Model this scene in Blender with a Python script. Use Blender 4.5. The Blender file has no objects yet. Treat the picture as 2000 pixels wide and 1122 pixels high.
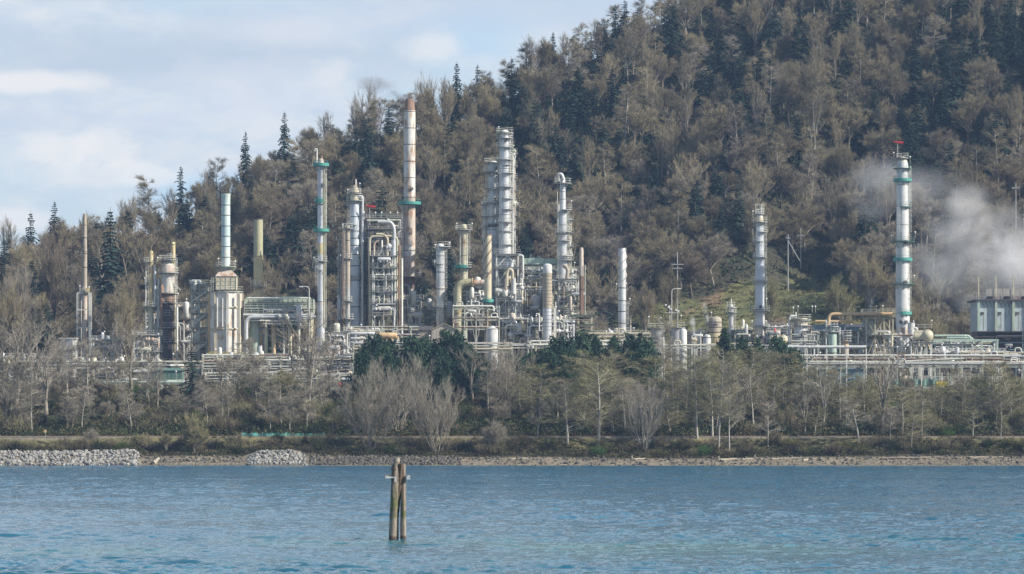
import bpy, math, random
import numpy as np
from mathutils import Vector
PI = math.pi
R_ = math.radians
# ------------------------------------------------------------------ camera
F = 7700.0          # focal length in units of 1/2000 of the frame width
CAMH = 6.3          # camera height above the water
HOR = 853.0         # row of the horizon in the 2000 px wide photograph
scene = bpy.context.scene
COL = scene.collection
cam_d = bpy.data.cameras.new('camera')
cam = bpy.data.objects.new('camera', cam_d); COL.objects.link(cam)
cam.location = (0, 0, CAMH); cam.rotation_euler = (PI/2, 0, 0)
cam_d.sensor_width = 36; cam_d.lens = F/2000*36
cam_d.shift_y = (HOR-561)/2000
cam_d.clip_start = 1; cam_d.clip_end = 20000
scene.camera = cam
# ------------------------------------------------------------------ light
SUN_EL, SUN_AZ = R_(34), R_(110)     # azimuth clockwise from +Y (view direction)
sd = Vector((math.sin(SUN_AZ)*math.cos(SUN_EL), math.cos(SUN_AZ)*math.cos(SUN_EL), math.sin(SUN_EL)))
sl = bpy.data.lights.new('sun', 'SUN'); sl.energy = 5.0; sl.angle = R_(0.5); sl.color = (1.0, .92, .80)
so = bpy.data.objects.new('sun', sl); COL.objects.link(so)
so.rotation_euler = sd.to_track_quat('Z', 'Y').to_euler()
so.location = (0, 0, 400)
scene.view_settings.view_transform = 'Standard'; scene.view_settings.look = 'None'
scene.view_settings.exposure = 0.50; scene.view_settings.gamma = 1
cy = scene.cycles
cy.max_bounces = 4; cy.diffuse_bounces = 2; cy.glossy_bounces = 2; cy.transmission_bounces = 2
cy.transparent_max_bounces = 4; cy.volume_bounces = 2
cy.use_adaptive_sampling = True; cy.adaptive_threshold = 0.006
cy.use_denoising = True; cy.denoiser = 'OPENIMAGEDENOISE'; cy.denoising_input_passes = 'RGB_ALBEDO_NORMAL'; cy.denoising_prefilter = 'NONE'
cy.caustics_reflective = False; cy.caustics_refractive = False
cy.sample_clamp_indirect = 4

# ------------------------------------------------------------------ node helpers
class NT:
    def __init__(s, tree):
        s.t = tree; s.t.nodes.clear()
    def n(s, typ, **kw):
        nd = s.t.nodes.new(typ)
        for k, v in kw.items():
            if k.startswith('i_'):
                key = k[2:]
                key = int(key) if key.isdigit() else key.replace('_', ' ')
                s.set(nd.inputs[key], v)
            else: setattr(nd, k, v)
        return nd
    def set(s, sock, v):
        if isinstance(v, bpy.types.NodeSocket): s.t.links.new(v, sock)
        elif isinstance(v, (tuple, list)) and len(v) == 3 and sock.type == 'RGBA': sock.default_value = (*v, 1)
        else: sock.default_value = v
    def math(s, op, a, b=0.0, c=0.0, clamp=False):
        nd = s.t.nodes.new('ShaderNodeMath'); nd.operation = op; nd.use_clamp = clamp
        s.set(nd.inputs[0], a); s.set(nd.inputs[1], b)
        if op in ('MULTIPLY_ADD', 'WRAP', 'SMOOTH_MIN'): s.set(nd.inputs[2], c)
        return nd.outputs[0]
    def mix(s, f, a, b, blend='MIX'):
        nd = s.t.nodes.new('ShaderNodeMix'); nd.data_type = 'RGBA'; nd.blend_type = blend
        s.set(nd.inputs[0], f); s.set(nd.inputs[6], a); s.set(nd.inputs[7], b)
        return nd.outputs[2]
    def noise(s, vec, scale, detail=3, rough=.55, dist=0.0):
        nd = s.t.nodes.new('ShaderNodeTexNoise')
        s.set(nd.inputs['Vector'], vec); nd.inputs['Scale'].default_value = scale
        nd.inputs['Detail'].default_value = detail; nd.inputs['Roughness'].default_value = rough
        nd.inputs['Distortion'].default_value = dist
        return nd.outputs[0]
    def ramp(s, v, a, b, c=0.0, d=1.0, smooth=True):
        nd = s.t.nodes.new('ShaderNodeMapRange')
        if smooth: nd.interpolation_type = 'SMOOTHSTEP'
        s.set(nd.inputs[0], v)
        for i, x in enumerate((a, b, c, d)): s.set(nd.inputs[i+1], x)
        return nd.outputs[0]
    def vmul(s, v, xyz):
        nd = s.t.nodes.new('ShaderNodeVectorMath'); nd.operation = 'MULTIPLY'
        s.set(nd.inputs[0], v); nd.inputs[1].default_value = xyz
        return nd.outputs[0]

# ------------------------------------------------------------------ world: Nishita sky with high cloud
wd = bpy.data.worlds.new("World"); scene.world = wd; wd.use_nodes = True
g = NT(wd.node_tree)
sky = g.n('ShaderNodeTexSky', sky_type='NISHITA'); sky.sun_disc = False
sky.sun_elevation = SUN_EL; sky.sun_rotation = SUN_AZ; sky.air_density = 1.2; sky.dust_density = 0.8; sky.ozone_density = 1.5
tc = g.n('ShaderNodeTexCoord')
sp = g.n('ShaderNodeSeparateXYZ', i_0=tc.outputs['Generated'])
yy = g.math('MAXIMUM', g.math('ABSOLUTE', sp.outputs[1]), .02)
# tangent-plane coordinates of the sky in front, in 1/1000 of a radian-ish
ta = g.math('MULTIPLY', g.math('DIVIDE', sp.outputs[0], yy), 7.7)     # (px-1000)/1000
te = g.math('MULTIPLY', g.math('DIVIDE', sp.outputs[2], yy), 7.7)     # (853-py)/1000
cv = g.n('ShaderNodeCombineXYZ', i_0=ta, i_1=g.math('MULTIPLY', te, 2.6), i_2=.3)
n1 = g.noise(cv.outputs[0], 1.7, 6, .55, .4)
n2 = g.noise(cv.outputs[0], 6.0, 5, .6, .3)
cv3 = g.n('ShaderNodeCombineXYZ', i_0=ta, i_1=g.math('MULTIPLY', te, 1.3), i_2=4.3)
n3 = g.noise(cv3.outputs[0], 9.0, 6, .62, .2)
cv4 = g.n('ShaderNodeCombineXYZ', i_0=ta, i_1=g.math('MULTIPLY', te, 1.6), i_2=8.1)
n4 = g.noise(cv4.outputs[0], 26.0, 6, .68, .3)
warp = g.math('ADD', g.math('MULTIPLY', g.math('SUBTRACT', n3, .5), 3.0), g.math('MULTIPLY', g.math('SUBTRACT', n4, .5), .9))
cover = g.math('MULTIPLY', g.ramp(n1, .34, .58, .15, .95), g.ramp(sp.outputs[2], .55, .22))
greycol = g.mix(g.ramp(n2, .3, .7), (5.0, 5.75, 6.6), (6.7, 6.85, 6.95))
skyc = g.mix(cover, g.mix(g.ramp(sp.outputs[2], .45, .15, 0, .6), sky.outputs[0], (4.6, 6.1, 7.8)), greycol)
def cloud(px, py, rx, ry, col, amt, soft=.75, w=1.0):
    global skyc
    dx = g.math('DIVIDE', g.math('SUBTRACT', ta, (px-1000)/1000), rx/1000)
    dy = g.math('DIVIDE', g.math('SUBTRACT', te, (853-py)/1000), ry/1000)
    d = g.math('SQRT', g.math('ADD', g.math('MULTIPLY', dx, dx), g.math('MULTIPLY', dy, dy)))
    d = g.math('ADD', d, g.math('MULTIPLY', warp, w))
    m = g.ramp(d, 1.0+soft*.5, 1.0-soft, 0, amt)
    skyc = g.mix(m, skyc, col)
WH = (7.7, 7.5, 7.2); GR = (4.3, 5.05, 5.95); BL = (4.1, 5.9, 7.5)
cloud(300, 110, 620, 75, GR, .75, .9, .6)
cloud(1000, 20, 500, 60, (4.9, 5.5, 6.5), .6, .9, .6)
cloud(60, 235, 260, 28, (4.8, 5.4, 6.5), .5, .8, .7)
cloud(450, 385, 190, 55, BL, .8, .8, .6)
cloud(330, 230, 150, 26, (5.3, 5.9, 6.9), .4, .8, .6)
cloud(940, 90, 120, 60, BL, .5, .9, .6)
cloud(60, 160, 170, 24, WH, .85, .6, .45)
cloud(110, 290, 80, 36, WH, .7, .6, .8)
cloud(210, 285, 60, 44, WH, .7, .6, .8)
cloud(640, 150, 50, 30, WH, .5, .6, .9)
cloud(300, 345, 60, 20, WH, .4, .6, .9)
cloud(580, 60, 150, 30, (6.3, 6.5, 7.0), .6, .8, .6)
cloud(520, 180, 260, 60, (6.2, 6.45, 7.0), .55, .8, .8)
cloud(850, 95, 60, 34, WH, .6, .7, .7)
cloud(20, 430, 90, 26, (7.3, 7.2, 7.1), .8, .7, .5)
cloud(180, 340, 160, 24, WH, .4, .7, .9)
bg = g.n('ShaderNodeBackground', i_0=skyc, i_1=.089)
g.n('ShaderNodeOutputWorld', i_0=bg.outputs[0])

# ------------------------------------------------------------------ placing helpers
def S(Y): return Y/F
def X_(px, Y): return (px-1000)*Y/F
def Z_(py, Y): return CAMH+(HOR-py)*Y/F
def PX(X, Y): return 1000+X/Y*F
def PY(Z, Y): return HOR-(Z-CAMH)/Y*F

# ------------------------------------------------------------------ mesh builder
class MB:
    def __init__(s): s.v = []; s.f = []; s.m = []
    def add(s, vs, fs, mi=0):
        b = len(s.v); s.v += [tuple(p) for p in vs]
        for f in fs: s.f.append([b+i for i in f]); s.m.append(mi)
        return s
    def box(s, x0, x1, y0, y1, z0, z1, mi=0):
        vs = [(x, y, z) for z in (z0, z1) for y in (y0, y1) for x in (x0, x1)]
        return s.add(vs, [(0, 2, 3, 1), (4, 5, 7, 6), (0, 1, 5, 4), (2, 6, 7, 3), (0, 4, 6, 2), (1, 3, 7, 5)], mi)
    def bar(s, a, b, w, h=None, mi=0):
        return s.tube([a, b], w/2*1.3, 4, mi)
    def tube(s, pts, r, n=8, mi=0, cap=True):
        pts = [Vector(p) for p in pts]
        rs = r if isinstance(r, (list, tuple)) else [r]*len(pts)
        vs = []; ref = None
        for i, p in enumerate(pts):
            d = (pts[min(i+1, len(pts)-1)]-pts[max(i-1, 0)])
            if d.length < 1e-9: d = Vector((0, 0, 1))
            d.normalize()
            if ref is None: ref = Vector((0, 0, 1)) if abs(d.z) < .9 else Vector((0, 1, 0))
            a = d.cross(ref).normalized(); b = a.cross(d).normalized(); ref = b
            off = PI/n
            for k in range(n):
                t = 2*PI*k/n+off
                vs.append(p+(a*math.cos(t)+b*math.sin(t))*rs[i])
        fs = []
        for i in range(len(pts)-1):
            for k in range(n):
                fs.append((i*n+k, i*n+(k+1) % n, (i+1)*n+(k+1) % n, (i+1)*n+k))
        if cap:
            fs.append(tuple(range(n-1, -1, -1))); fs.append(tuple((len(pts)-1)*n+k for k in range(n)))
        return s.add(vs, fs, mi)
    def lathe(s, x, y, prof, n=20, mi=None, cap=True):
        """prof = [(r, z, materialindex)] from the bottom up"""
        vs = []
        for q in prof:
            for k in range(n):
                t = 2*PI*k/n
                vs.append((x+q[0]*math.cos(t), y+q[0]*math.sin(t), q[1]))
        b = len(s.v); s.v += vs
        for i in range(len(prof)-1):
            m = prof[i][2] if len(prof[i]) > 2 else 0
            for k in range(n):
                s.f.append([b+i*n+k, b+i*n+(k+1) % n, b+(i+1)*n+(k+1) % n, b+(i+1)*n+k]); s.m.append(m)
        if cap:
            s.f.append([b+k for k in range(n-1, -1, -1)]); s.m.append(0)
            s.f.append([b+(len(prof)-1)*n+k for k in range(n)]); s.m.append(prof[-1][2] if len(prof[-1]) > 2 else 0)
        return s
    def cyl(s, x, y, z0, z1, r0, r1=None, n=16, mi=0):
        return s.lathe(x, y, [(r0, z0, mi), (r0 if r1 is None else r1, z1, mi)], n)
    def ell(s, c, rx, ry, rz, n=12, m=6, mi=0):
        vs = [(c[0], c[1], c[2]-rz)]
        for i in range(1, m):
            ph = -PI/2+PI*i/m
            for k in range(n):
                t = 2*PI*k/n
                vs.append((c[0]+rx*math.cos(ph)*math.cos(t), c[1]+ry*math.cos(ph)*math.sin(t), c[2]+rz*math.sin(ph)))
        vs.append((c[0], c[1], c[2]+rz)); L = len(vs)-1
        fs = [(0, 1+(k+1) % n, 1+k) for k in range(n)]
        for i in range(m-2):
            for k in range(n):
                a = 1+i*n; fs.append((a+k, a+(k+1) % n, a+n+(k+1) % n, a+n+k))
        a = 1+(m-2)*n
        fs += [(a+k, a+(k+1) % n, L) for k in range(n)]
        return s.add(vs, fs, mi)
    def pipe(s, pts, r, n=10, mi=0, bend=None):
        """a pipe run with swept elbows"""
        pts = [Vector(p) for p in pts]; bend = bend or r*2.4
        out = [pts[0]]
        for i in range(1, len(pts)-1):
            a, p, b = pts[i-1], pts[i], pts[i+1]
            da = (a-p); db = (b-p); q = min(bend, da.length*.48, db.length*.48)
            A = p+da.normalized()*q; B = p+db.normalized()*q
            for t in (0, .2, .4, .6, .8, 1):
                out.append(A*(1-t)**2+p*2*t*(1-t)+B*t*t)
        out.append(pts[-1])
        return s.tube(out, r, n, mi)

MATS = {}
ROOT = {}
def link_mesh(name, mb, mats, smooth=True):
    me = bpy.data.meshes.new(name); me.from_pydata(mb.v, [], mb.f)
    if not isinstance(mats, (list, tuple)): mats = [mats]
    for m in mats: me.materials.append(m)
    if any(mb.m): me.polygons.foreach_set('material_index', mb.m)
    me.update()
    return me
def autosmooth(me, ang=50):
    me.polygons.foreach_set('use_smooth', [True]*len(me.polygons))
    try: me.set_sharp_from_angle(angle=R_(ang))
    except Exception: pass
def tag(o, label=None, cat=None, group=None, kind=None):
    if label: o['label'] = label
    if cat: o['category'] = cat
    if group: o['group'] = group
    if kind: o['kind'] = kind
    return o
def T(name, label, cat, loc, group=None):
    o = bpy.data.objects.new(name, None); COL.objects.link(o); o.location = loc
    o.empty_display_size = .5
    ROOT[o.name] = tuple(loc)
    return tag(o, label, cat, group)
def P(name, mb, mats, parent, label=None, smooth=True):
    """a part: the mesh builder holds world coordinates, stored relative to the thing's base"""
    base = ROOT[parent.name]
    mb.v = [(a-base[0], b-base[1], c-base[2]) for a, b, c in mb.v]
    me = link_mesh(name, mb, mats)
    if smooth: autosmooth(me)
    o = bpy.data.objects.new(name, me); COL.objects.link(o); o.parent = parent
    ROOT[o.name] = base
    if label: o['label'] = label
    return o
def ONE(name, mb, mats, label, cat, loc, group=None, kind=None, smooth=True):
    """a thing that is a single mesh"""
    mb.v = [(a-loc[0], b-loc[1], c-loc[2]) for a, b, c in mb.v]
    me = link_mesh(name, mb, mats)
    if smooth: autosmooth(me)
    o = bpy.data.objects.new(name, me); COL.objects.link(o); o.location = loc
    ROOT[o.name] = tuple(loc)
    return tag(o, label, cat, group, kind)

# ------------------------------------------------------------------ materials
def new_mat(name):
    m = bpy.data.materials.new(name); m.use_nodes = True
    q = NT(m.node_tree); b = q.n('ShaderNodeBsdfPrincipled'); o = q.n('ShaderNodeOutputMaterial', i_0=b.outputs[0])
    return m, q, b
def paint(name, col, wear=None, amount=.2, rough=.55, metal=0.0, streak=6.0, var=.12, scale=1.0):
    """painted or clad steel: mottled paint with rust or dirt that ran down"""
    m, q, b = new_mat(name)
    t = q.n('ShaderNodeTexCoord').outputs['Object']
    oi = q.n('ShaderNodeObjectInfo')
    ad = q.n('ShaderNodeVectorMath', operation='ADD', i_0=t, i_1=oi.outputs['Location']).outputs[0]
    s1 = q.noise(q.vmul(ad, (1, 1, 1/streak)), 1.1*scale, 5, .65)
    s2 = q.noise(ad, .35*scale, 4, .6)
    s3 = q.noise(ad, 3.0*scale, 3, .6)
    c1 = tuple(x*(1-var) for x in col); c2 = tuple(min(x*(1+var), .95) for x in col)
    base = q.mix(q.ramp(s2, .3, .7), c1, c2)
    base = q.mix(q.ramp(s3, .45, .75, 0, .25), base, tuple(x*.6 for x in col))
    if wear:
        k = q.math('ADD', q.math('MULTIPLY', s1, .6), q.math('MULTIPLY', s2, .4))
        base = q.mix(q.ramp(k, .66-amount*.42, .74-amount*.3, 0, .9), base, wear)
    q.set(b.inputs['Base Color'], base)
    b.inputs['Roughness'].default_value = rough; b.inputs['Metallic'].default_value = metal
    bm = q.n('ShaderNodeBump', i_Strength=.25, i_Distance=.04, i_Height=s3)
    q.set(b.inputs['Normal'], bm.outputs[0])
    return m
RUST = (.16, .07, .035); DIRT = (.13, .12, .10)
M = {
 'white': paint('white_paint', (.55, .565, .56), (.26, .19, .13), .25),
 'whitex': paint('worn_white_paint', (.62, .61, .57), (.32, .19, .10), .42),
 'silver': paint('aluminium_cladding', (.52, .54, .56), (.22, .2, .18), .25, .5, .25),
 'pale': paint('pale_blue_paint', (.52, .56, .60), (.30, .30, .30), .2),
 'aqua': paint('aqua_white_paint', (.48, .60, .60), (.62, .6, .54), .45, .6),
 'cream': paint('cream_paint', (.52, .48, .35), (.28, .17, .10), .32),
 'olive': paint('faded_olive_paint', (.38, .37, .24), (.30, .20, .11), .35),
 'yellow': paint('faded_yellow_paint', (.55, .46, .26), RUST, .3),
 'orange': paint('orange_tan_paint', (.56, .40, .22), (.3, .2, .1), .3),
 'tan': paint('tan_insulation', (.38, .33, .26), (.2, .17, .13), .35, .7),
 'sage': paint('sage_green_paint', (.36, .42, .34), (.22, .2, .15), .3),
 'mint': paint('mint_green_paint', (.36, .47, .40), (.3, .3, .22), .25),
 'teal': paint('teal_paint', (.06, .28, .24), (.12, .2, .17), .25),
 'green': paint('dark_green_paint', (.10, .19, .16), (.14, .15, .12), .3),
 'rust': paint('rusty_steel', (.27, .17, .12), (.14, .10, .08), .45, .8),
 'tealdim': paint('dull_teal_paint', (.05, .15, .13), (.15, .17, .15), .35),
 'rustpale': paint('rust_streaked_steel', (.50, .44, .38), (.33, .18, .10), .42, .7),
 'dark': paint('dark_steel', (.08, .075, .08), (.12, .07, .05), .35, .7),
 'grey': paint('galvanised_steel', (.36, .37, .36), (.2, .17, .14), .3, .6),
 'light': paint('light_steel', (.66, .66, .60), (.25, .2, .15), .25, .6),
 'lichen': paint('weathered_light_steel', (.50, .51, .43), (.2, .16, .12), .35, .6),
 'conc': paint('concrete', (.34, .33, .30), (.2, .19, .17), .3, .85),
 'blue': paint('blue_grey_paint', (.16, .24, .28), (.12, .14, .15), .3),
 'shed': paint('beige_cladding', (.42, .38, .32), (.26, .23, .2), .25, .7),
 'red': paint('red_paint', (.5, .04, .03), None, .0),
 'hivis': paint('yellow_paint', (.6, .48, .05), None, 0),
 'wall': paint('blue_white_cladding', (.42, .48, .50), (.2, .23, .24), .35, .7, 0, 14),
}
m, q, b = new_mat('red_fabric'); b.inputs['Base Color'].default_value = (.55, .02, .025, 1); M['sock'] = m
m, q, b = new_mat('black_band'); b.inputs['Base Color'].default_value = (.07, .065, .06, 1); b.inputs['Roughness'].default_value = .8; M['seam'] = m
m, q, b = new_mat('glass_lamp'); b.inputs['Base Color'].default_value = (.85, .85, .85, 1); b.inputs['Roughness'].default_value = .3; M['lamp'] = m
# ------------------------------------------------------------------ terrain
_SK = np.array([(-600, 640), (-200, 540), (0, 478), (60, 462), (150, 428), (250, 398), (350, 362), (450, 312), (560, 256), (640, 222), (700, 200), (780, 176),
                (860, 166), (950, 138), (1000, 108), (1100, 60), (1150, 36), (1230, -6), (1400, -90), (1700, -190), (2000, -300), (2600, -420)], float)
_YR = np.interp(_SK[:, 0], [-600, 0, 500, 1000, 1500, 2000, 2600], [1240, 1255, 1290, 1345, 1420, 1490, 1560])
_XR = (_SK[:, 0]-1000)*_YR/F
_ZR = CAMH+(HOR-_SK[:, 1])*_YR/F-np.interp(_SK[:, 0], [0, 250, 700, 1000], [11, 12.5, 13, 15])
def wob(X, Y, s):
    return (np.sin(X/s*1.3+1.7)*np.cos(Y/s*1.1+.4)+.5*np.sin(X/s*2.7-Y/s*1.9+2.1)+.35*np.cos(X/s*4.3+Y/s*3.7))
_GUL = []
def _gul(x0, y0, Y0, x1, y1, Y1, w, d): _GUL.append((X_(x0, Y0), Y0, X_(x1, Y1), Y1, w, d))
_gul(600, 0, 1300, 150, 0, 1165, 17, 12)
_gul(1500, 0, 1420, 1130, 0, 1170, 20, 13)
_gul(1800, 0, 1440, 1600, 0, 1190, 16, 9)
def zt(X, Y):
    X = np.asarray(X, float); Y = np.asarray(Y, float)
    w = wob(X, Y, 9.0); u = X/855*F+1000
    w2 = wob(X+40, Y, 30.0)
    # the shore profile: sea bed, beach, bank, railway bench, slope, plant level
    sh = Y+np.clip(w2, -1, 1)*1.2*np.clip((Y-840)/20, 0, 1)*np.clip((900-Y)/30, 0, 1)
    z = np.interp(sh, [700, 800, 846, 850, 856, 860, 863, 867, 869.5, 875.5, 880, 888, 905, 925, 938, 950, 1100, 1122],
                  [-8, -4, -.7, .0, 1.0, 1.7, 2.6, 4.9, 6.12, 6.12, 6.4, 8.0, 12.0, 15.6, 17.2, 17.6, 20.5, 22.5])
    z = z+w*.35*np.clip((Y-876)/15, 0, 1)*np.clip((935-Y)/20, 0, 1)
    rip = np.clip((278-u)/16, 0, 1)+np.clip((u-478)/26, 0, 1)*np.clip((602-u)/26, 0, 1)
    z = z+rip*np.interp(Y, [848.5, 851, 857, 861, 866], [0, .4, 1.7, 1.3, 0])
    zr = np.interp(X, _XR, _ZR); yr = np.interp(X, _XR, _YR)
    t = np.clip((Y-1120)/(yr-1120), 0, 1)
    hill = 22.5+(zr-22.5)*(t*(1.18-.18*t))
    back = np.maximum(zr-(Y-yr)*.22, 8)
    und = np.clip(t*5, 0, 1)*np.clip((1-t)*6, 0, 1)
    hill = hill+und*(wob(X, Y, 34.0)*3.0+w*.6)
    for x0, y0, x1, y1, gw, gd in _GUL:
        dx, dy = x1-x0, y1-y0; L2 = dx*dx+dy*dy
        s = np.clip(((X-x0)*dx+(Y-y0)*dy)/L2, 0, 1)
        dd = np.hypot(X-x0-s*dx, Y-y0-s*dy)
        hill = hill-gd*np.exp(-(dd/gw)**2)*und
    z = np.where(Y > 1120, np.where(Y > yr, back, hill), z)
    return z
def zf(X, Y): return float(zt(X, Y))
def clearing(X, Y):
    """grass clearing on the toe of the hill"""
    px = PX(X, Y); py = PY(zt(X, Y), Y)
    top = np.interp(px, [1180, 1250, 1450, 1600, 1720], [640, 606, 562, 540, 520])
    e = wob(X, Y, 7.0)*28
    return (px > 1225+e) & (px < 1690+e) & (py > top+e*.3) & (Y > 1108+e*.15)
def zone_color(X, Y):
    n = wob(X, Y, 4.0)*.5+.5; n2 = wob(X+9, Y+5, 13.)*.5+.5
    c = np.zeros(X.shape+(3,))
    def lay(mask, col, vary=(0, 0, 0)):
        k = np.clip(mask, 0, 1)[..., None]
        c[:] = c*(1-k)+k*(np.array(col)+n[..., None]*np.array(vary))
    lay(np.ones_like(X), (.036, .036, .022), (.02, .017, .007))           # woodland litter
    lay((Y < 1125)*(Y > 936), (.16, .15, .135), (.05, .05, .045))          # plant yard
    lay((Y <= 936)*(Y > 876), (.04, .045, .022), (.03, .03, .01))         # undergrowth slope
    lay((Y <= 876)*(Y > 869.3), (.20, .175, .13), (.03, .03, .02))         # railway bench
    lay((Y <= 869.3)*(Y > 865.0), (.13, .12, .055), (.06, .05, .02))       # dry grass bank
    lay((Y <= 865.0)*(Y > 860), (.05, .05, .03), (.03, .02, .01))
    lay((Y <= 860), (.185, .16, .12), (.07, .06, .05))                     # beach
    lay((Y <= 851.2), (.15, .14, .11), (.02, .02, .02))
    cl = clearing(X, Y).astype(float)
    lay(cl, (.10, .115, .045), (.075, .055, .02))
    lay(cl*(n2 > .95), (.17, .12, .075), (.03, .02, .01))
    return c
def grid_mesh(name, xs, ys, zfun, mat):
    XX, YY = np.meshgrid(xs, ys); ZZ = zfun(XX, YY)
    return arr_mesh(name, XX, YY, ZZ, mat)
def arr_mesh(name, XX, YY, ZZ, mat, cols=None):
    ny, nx = XX.shape
    me = bpy.data.meshes.new(name)
    me.vertices.add(nx*ny); co = np.stack([XX, YY, ZZ], -1).astype(np.float32)
    me.vertices.foreach_set('co', co.ravel())
    i = np.arange(nx-1)[None, :]+np.arange(ny-1)[:, None]*nx
    q = np.stack([i, i+1, i+1+nx, i+nx], -1).reshape(-1, 4)
    nf = len(q)
    me.loops.add(nf*4); me.loops.foreach_set('vertex_index', q.ravel().astype(np.int32))
    me.polygons.add(nf); me.polygons.foreach_set('loop_start', np.arange(nf, dtype=np.int32)*4)
    me.polygons.foreach_set('loop_total', np.full(nf, 4, np.int32))
    me.polygons.foreach_set('use_smooth', np.ones(nf, bool))
    me.update(calc_edges=True)
    if cols is not None:
        for nm, c in cols.items():
            a = me.color_attributes.new(nm, 'FLOAT_COLOR', 'POINT')
            if c.ndim == 2: c = np.repeat(c[..., None], 3, -1)
            cc = np.concatenate([c, np.ones(c.shape[:2]+(1,))], -1).astype(np.float32)
            a.data.foreach_set('color', cc.ravel())
    me.materials.append(mat)
    return me
m, q, b = new_mat('ground'); M['ground'] = m
at = q.n('ShaderNodeVertexColor', layer_name='soil').outputs[0]
tcg = q.n('ShaderNodeTexCoord').outputs['Object']
ga = q.noise(tcg, .9, 6, .7); gb = q.noise(tcg, .12, 4, .6)
cc = q.mix(q.ramp(ga, .35, .7), q.mix(1.0, at, (.62, .62, .62), 'MULTIPLY'), q.mix(1.0, at, (1.3, 1.28, 1.2), 'MULTIPLY'))
q.set(b.inputs['Base Color'], cc); b.inputs['Roughness'].default_value = .95
q.set(b.inputs['Normal'], q.n('ShaderNodeBump', i_Strength=.8, i_Distance=.4, i_Height=ga).outputs[0])
xs = np.concatenate([[-2500, -1500, -900, -600, -420], np.arange(-320, 321, 3.0), [420, 600, 900, 1500, 2500]])
ys = np.concatenate([[-600, 0, 400, 700, 800], np.arange(836, 850, 2.0), np.arange(850, 882, .8), np.arange(882, 945, 2.0), np.arange(945, 1120, 5.0),
                     np.arange(1120, 1500, 3.5), np.arange(1500, 1620, 8.0), [1700, 1900, 2300, 3000, 3500]])
XX, YY = np.meshgrid(xs, ys); ZZ = zt(XX, YY)
ter = bpy.data.objects.new('ground', arr_mesh('ground', XX, YY, ZZ, M['ground'], {'soil': zone_color(XX, YY)}))
COL.objects.link(ter); tag(ter, 'wooded hillside, plant level and beach of the far shore', 'ground', kind='structure')

# railway bench: ballast and rails, seen edge-on
def strip(name, prof, mat, label, cat, kind=None):
    mb = MB(); xs_ = np.arange(-330, 331, 6.0)
    for yy0, yy1, zz in prof:
        vs = []; fs = []
        for i, x in enumerate(xs_): vs += [(x, yy0, zz), (x, yy1, zz), (x, yy0, zz-.16), (x, yy1, zz-.16)]
        for i in range(len(xs_)-1):
            a = i*4; fs += [(a, a+4, a+5, a+1), (a, a+2, a+6, a+4), (a+1, a+5, a+7, a+3)]
        mb.add(vs, fs)
    return ONE(name, mb, mat, label, cat, (0, prof[0][0], prof[0][2]), kind=kind, smooth=False)
strip('railway_ballast', [(870.6, 874.6, 6.27)], M['conc'], 'low gravel ballast bed running level behind the shore bank', 'ballast', 'structure')
strip('railway_track', [(871.6, 871.68, 6.45), (873.1, 873.18, 6.45)], M['rust'], 'pair of rusty rails along the gravel bench above the beach', 'railway track')

# ------------------------------------------------------------------ water
rng = np.random.default_rng(5)
tt = np.concatenate([[-2.8, -1.5, -.8, -.4, -.24], np.linspace(-.165, .165, 760), [.24, .4, .8, 1.5, 2.8]])
yw = [-400., -100., 20., 60., 100., 130.]
y_ = 150.
while y_ < 862:
    yw.append(y_); y_ += .30 if y_ < 230 else .30+(y_-230)*.0020
yw = np.array(yw)
base = np.maximum(yw, 150.)
WX = tt[None, :]*base[:, None]; WY = np.repeat(yw[:, None], len(tt), 1)
WZ = np.zeros_like(WX)
jx = WX+1.6*np.sin(WY*.21+WX*.13)+.8*np.sin(WX*.37-WY*.5); jy = WY+1.5*np.sin(WX*.17+1)+.8*np.sin(WX*.43+WY*.29)
env = .75+.35*np.sin(WX*.045+WY*.06+1.2)*np.sin(WX*.021-WY*.037)
for k in range(37):
    lam = .8*1.075**k if k < 34 else 9.5+(k-34)*1.7
    th = rng.normal(-.3, 1.0)                         # wind drives the chop towards the camera, a little to the left
    kk = 2*PI/lam
    ph = (jx*math.sin(th)+jy*math.cos(th))*kk+rng.uniform(0, 6.28)
    amp = .0150*lam**.12
    res = np.clip((lam/np.maximum(base, 150)[:, None]*150-.32)/.5, 0, 1)
    WZ += amp*(np.sin(ph)+.28*np.sin(2*ph+.6))*res
WZ *= env*np.clip((900-WY)/60, .15, 1)
WZ[:6] = 0; WZ[:, :5] = 0; WZ[:, -5:] = 0
def sn(a, b, s): return np.sin(WX/s*a+WY/s*b)
pat = .5+.25*np.sin(WX*.031+.4)*np.cos(WY*.011)+.25*np.sin(WX*.093+WY*.045+2)
shal = .40*np.exp(-((WY-225-WX*.2)/22)**2)*(.5+.5*np.sin(WX*.13+1.2+1.5*np.sin(WY*.11)+.8*np.sin(WX*.37))) + .10*np.clip((300-WY)/120, 0, 1) + .10*np.exp(-((WY-300)/60)**2)*pat
foam = ((WZ > .21) & (rng.random(WZ.shape) < .22) & (np.sin(WX*1.3+WY*.17)*np.sin(WX*.31-WY*.41) > .93)).astype(float)
m, q, b = new_mat('water'); M['water'] = m
tw = q.n('ShaderNodeTexCoord').outputs['Object']
sh_ = q.n('ShaderNodeVertexColor', layer_name='shallow').outputs[0]
fo = q.n('ShaderNodeVertexColor', layer_name='foam').outputs[0]
wa = q.noise(q.vmul(tw, (1, .45, 1)), .10, 4, .6)
deep = q.mix(q.ramp(wa, .35, .65), (.011, .092, .165), (.018, .122, .215))
wc = q.mix(sh_, deep, (.06, .20, .155))
wc = q.mix(fo, wc, (.8, .82, .82))
q.set(b.inputs['Base Color'], wc)
q.set(b.inputs['Roughness'], q.math('MULTIPLY_ADD', fo, .5, .07)); b.inputs['IOR'].default_value = 1.33; b.inputs['Specular IOR Level'].default_value = .38
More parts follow.
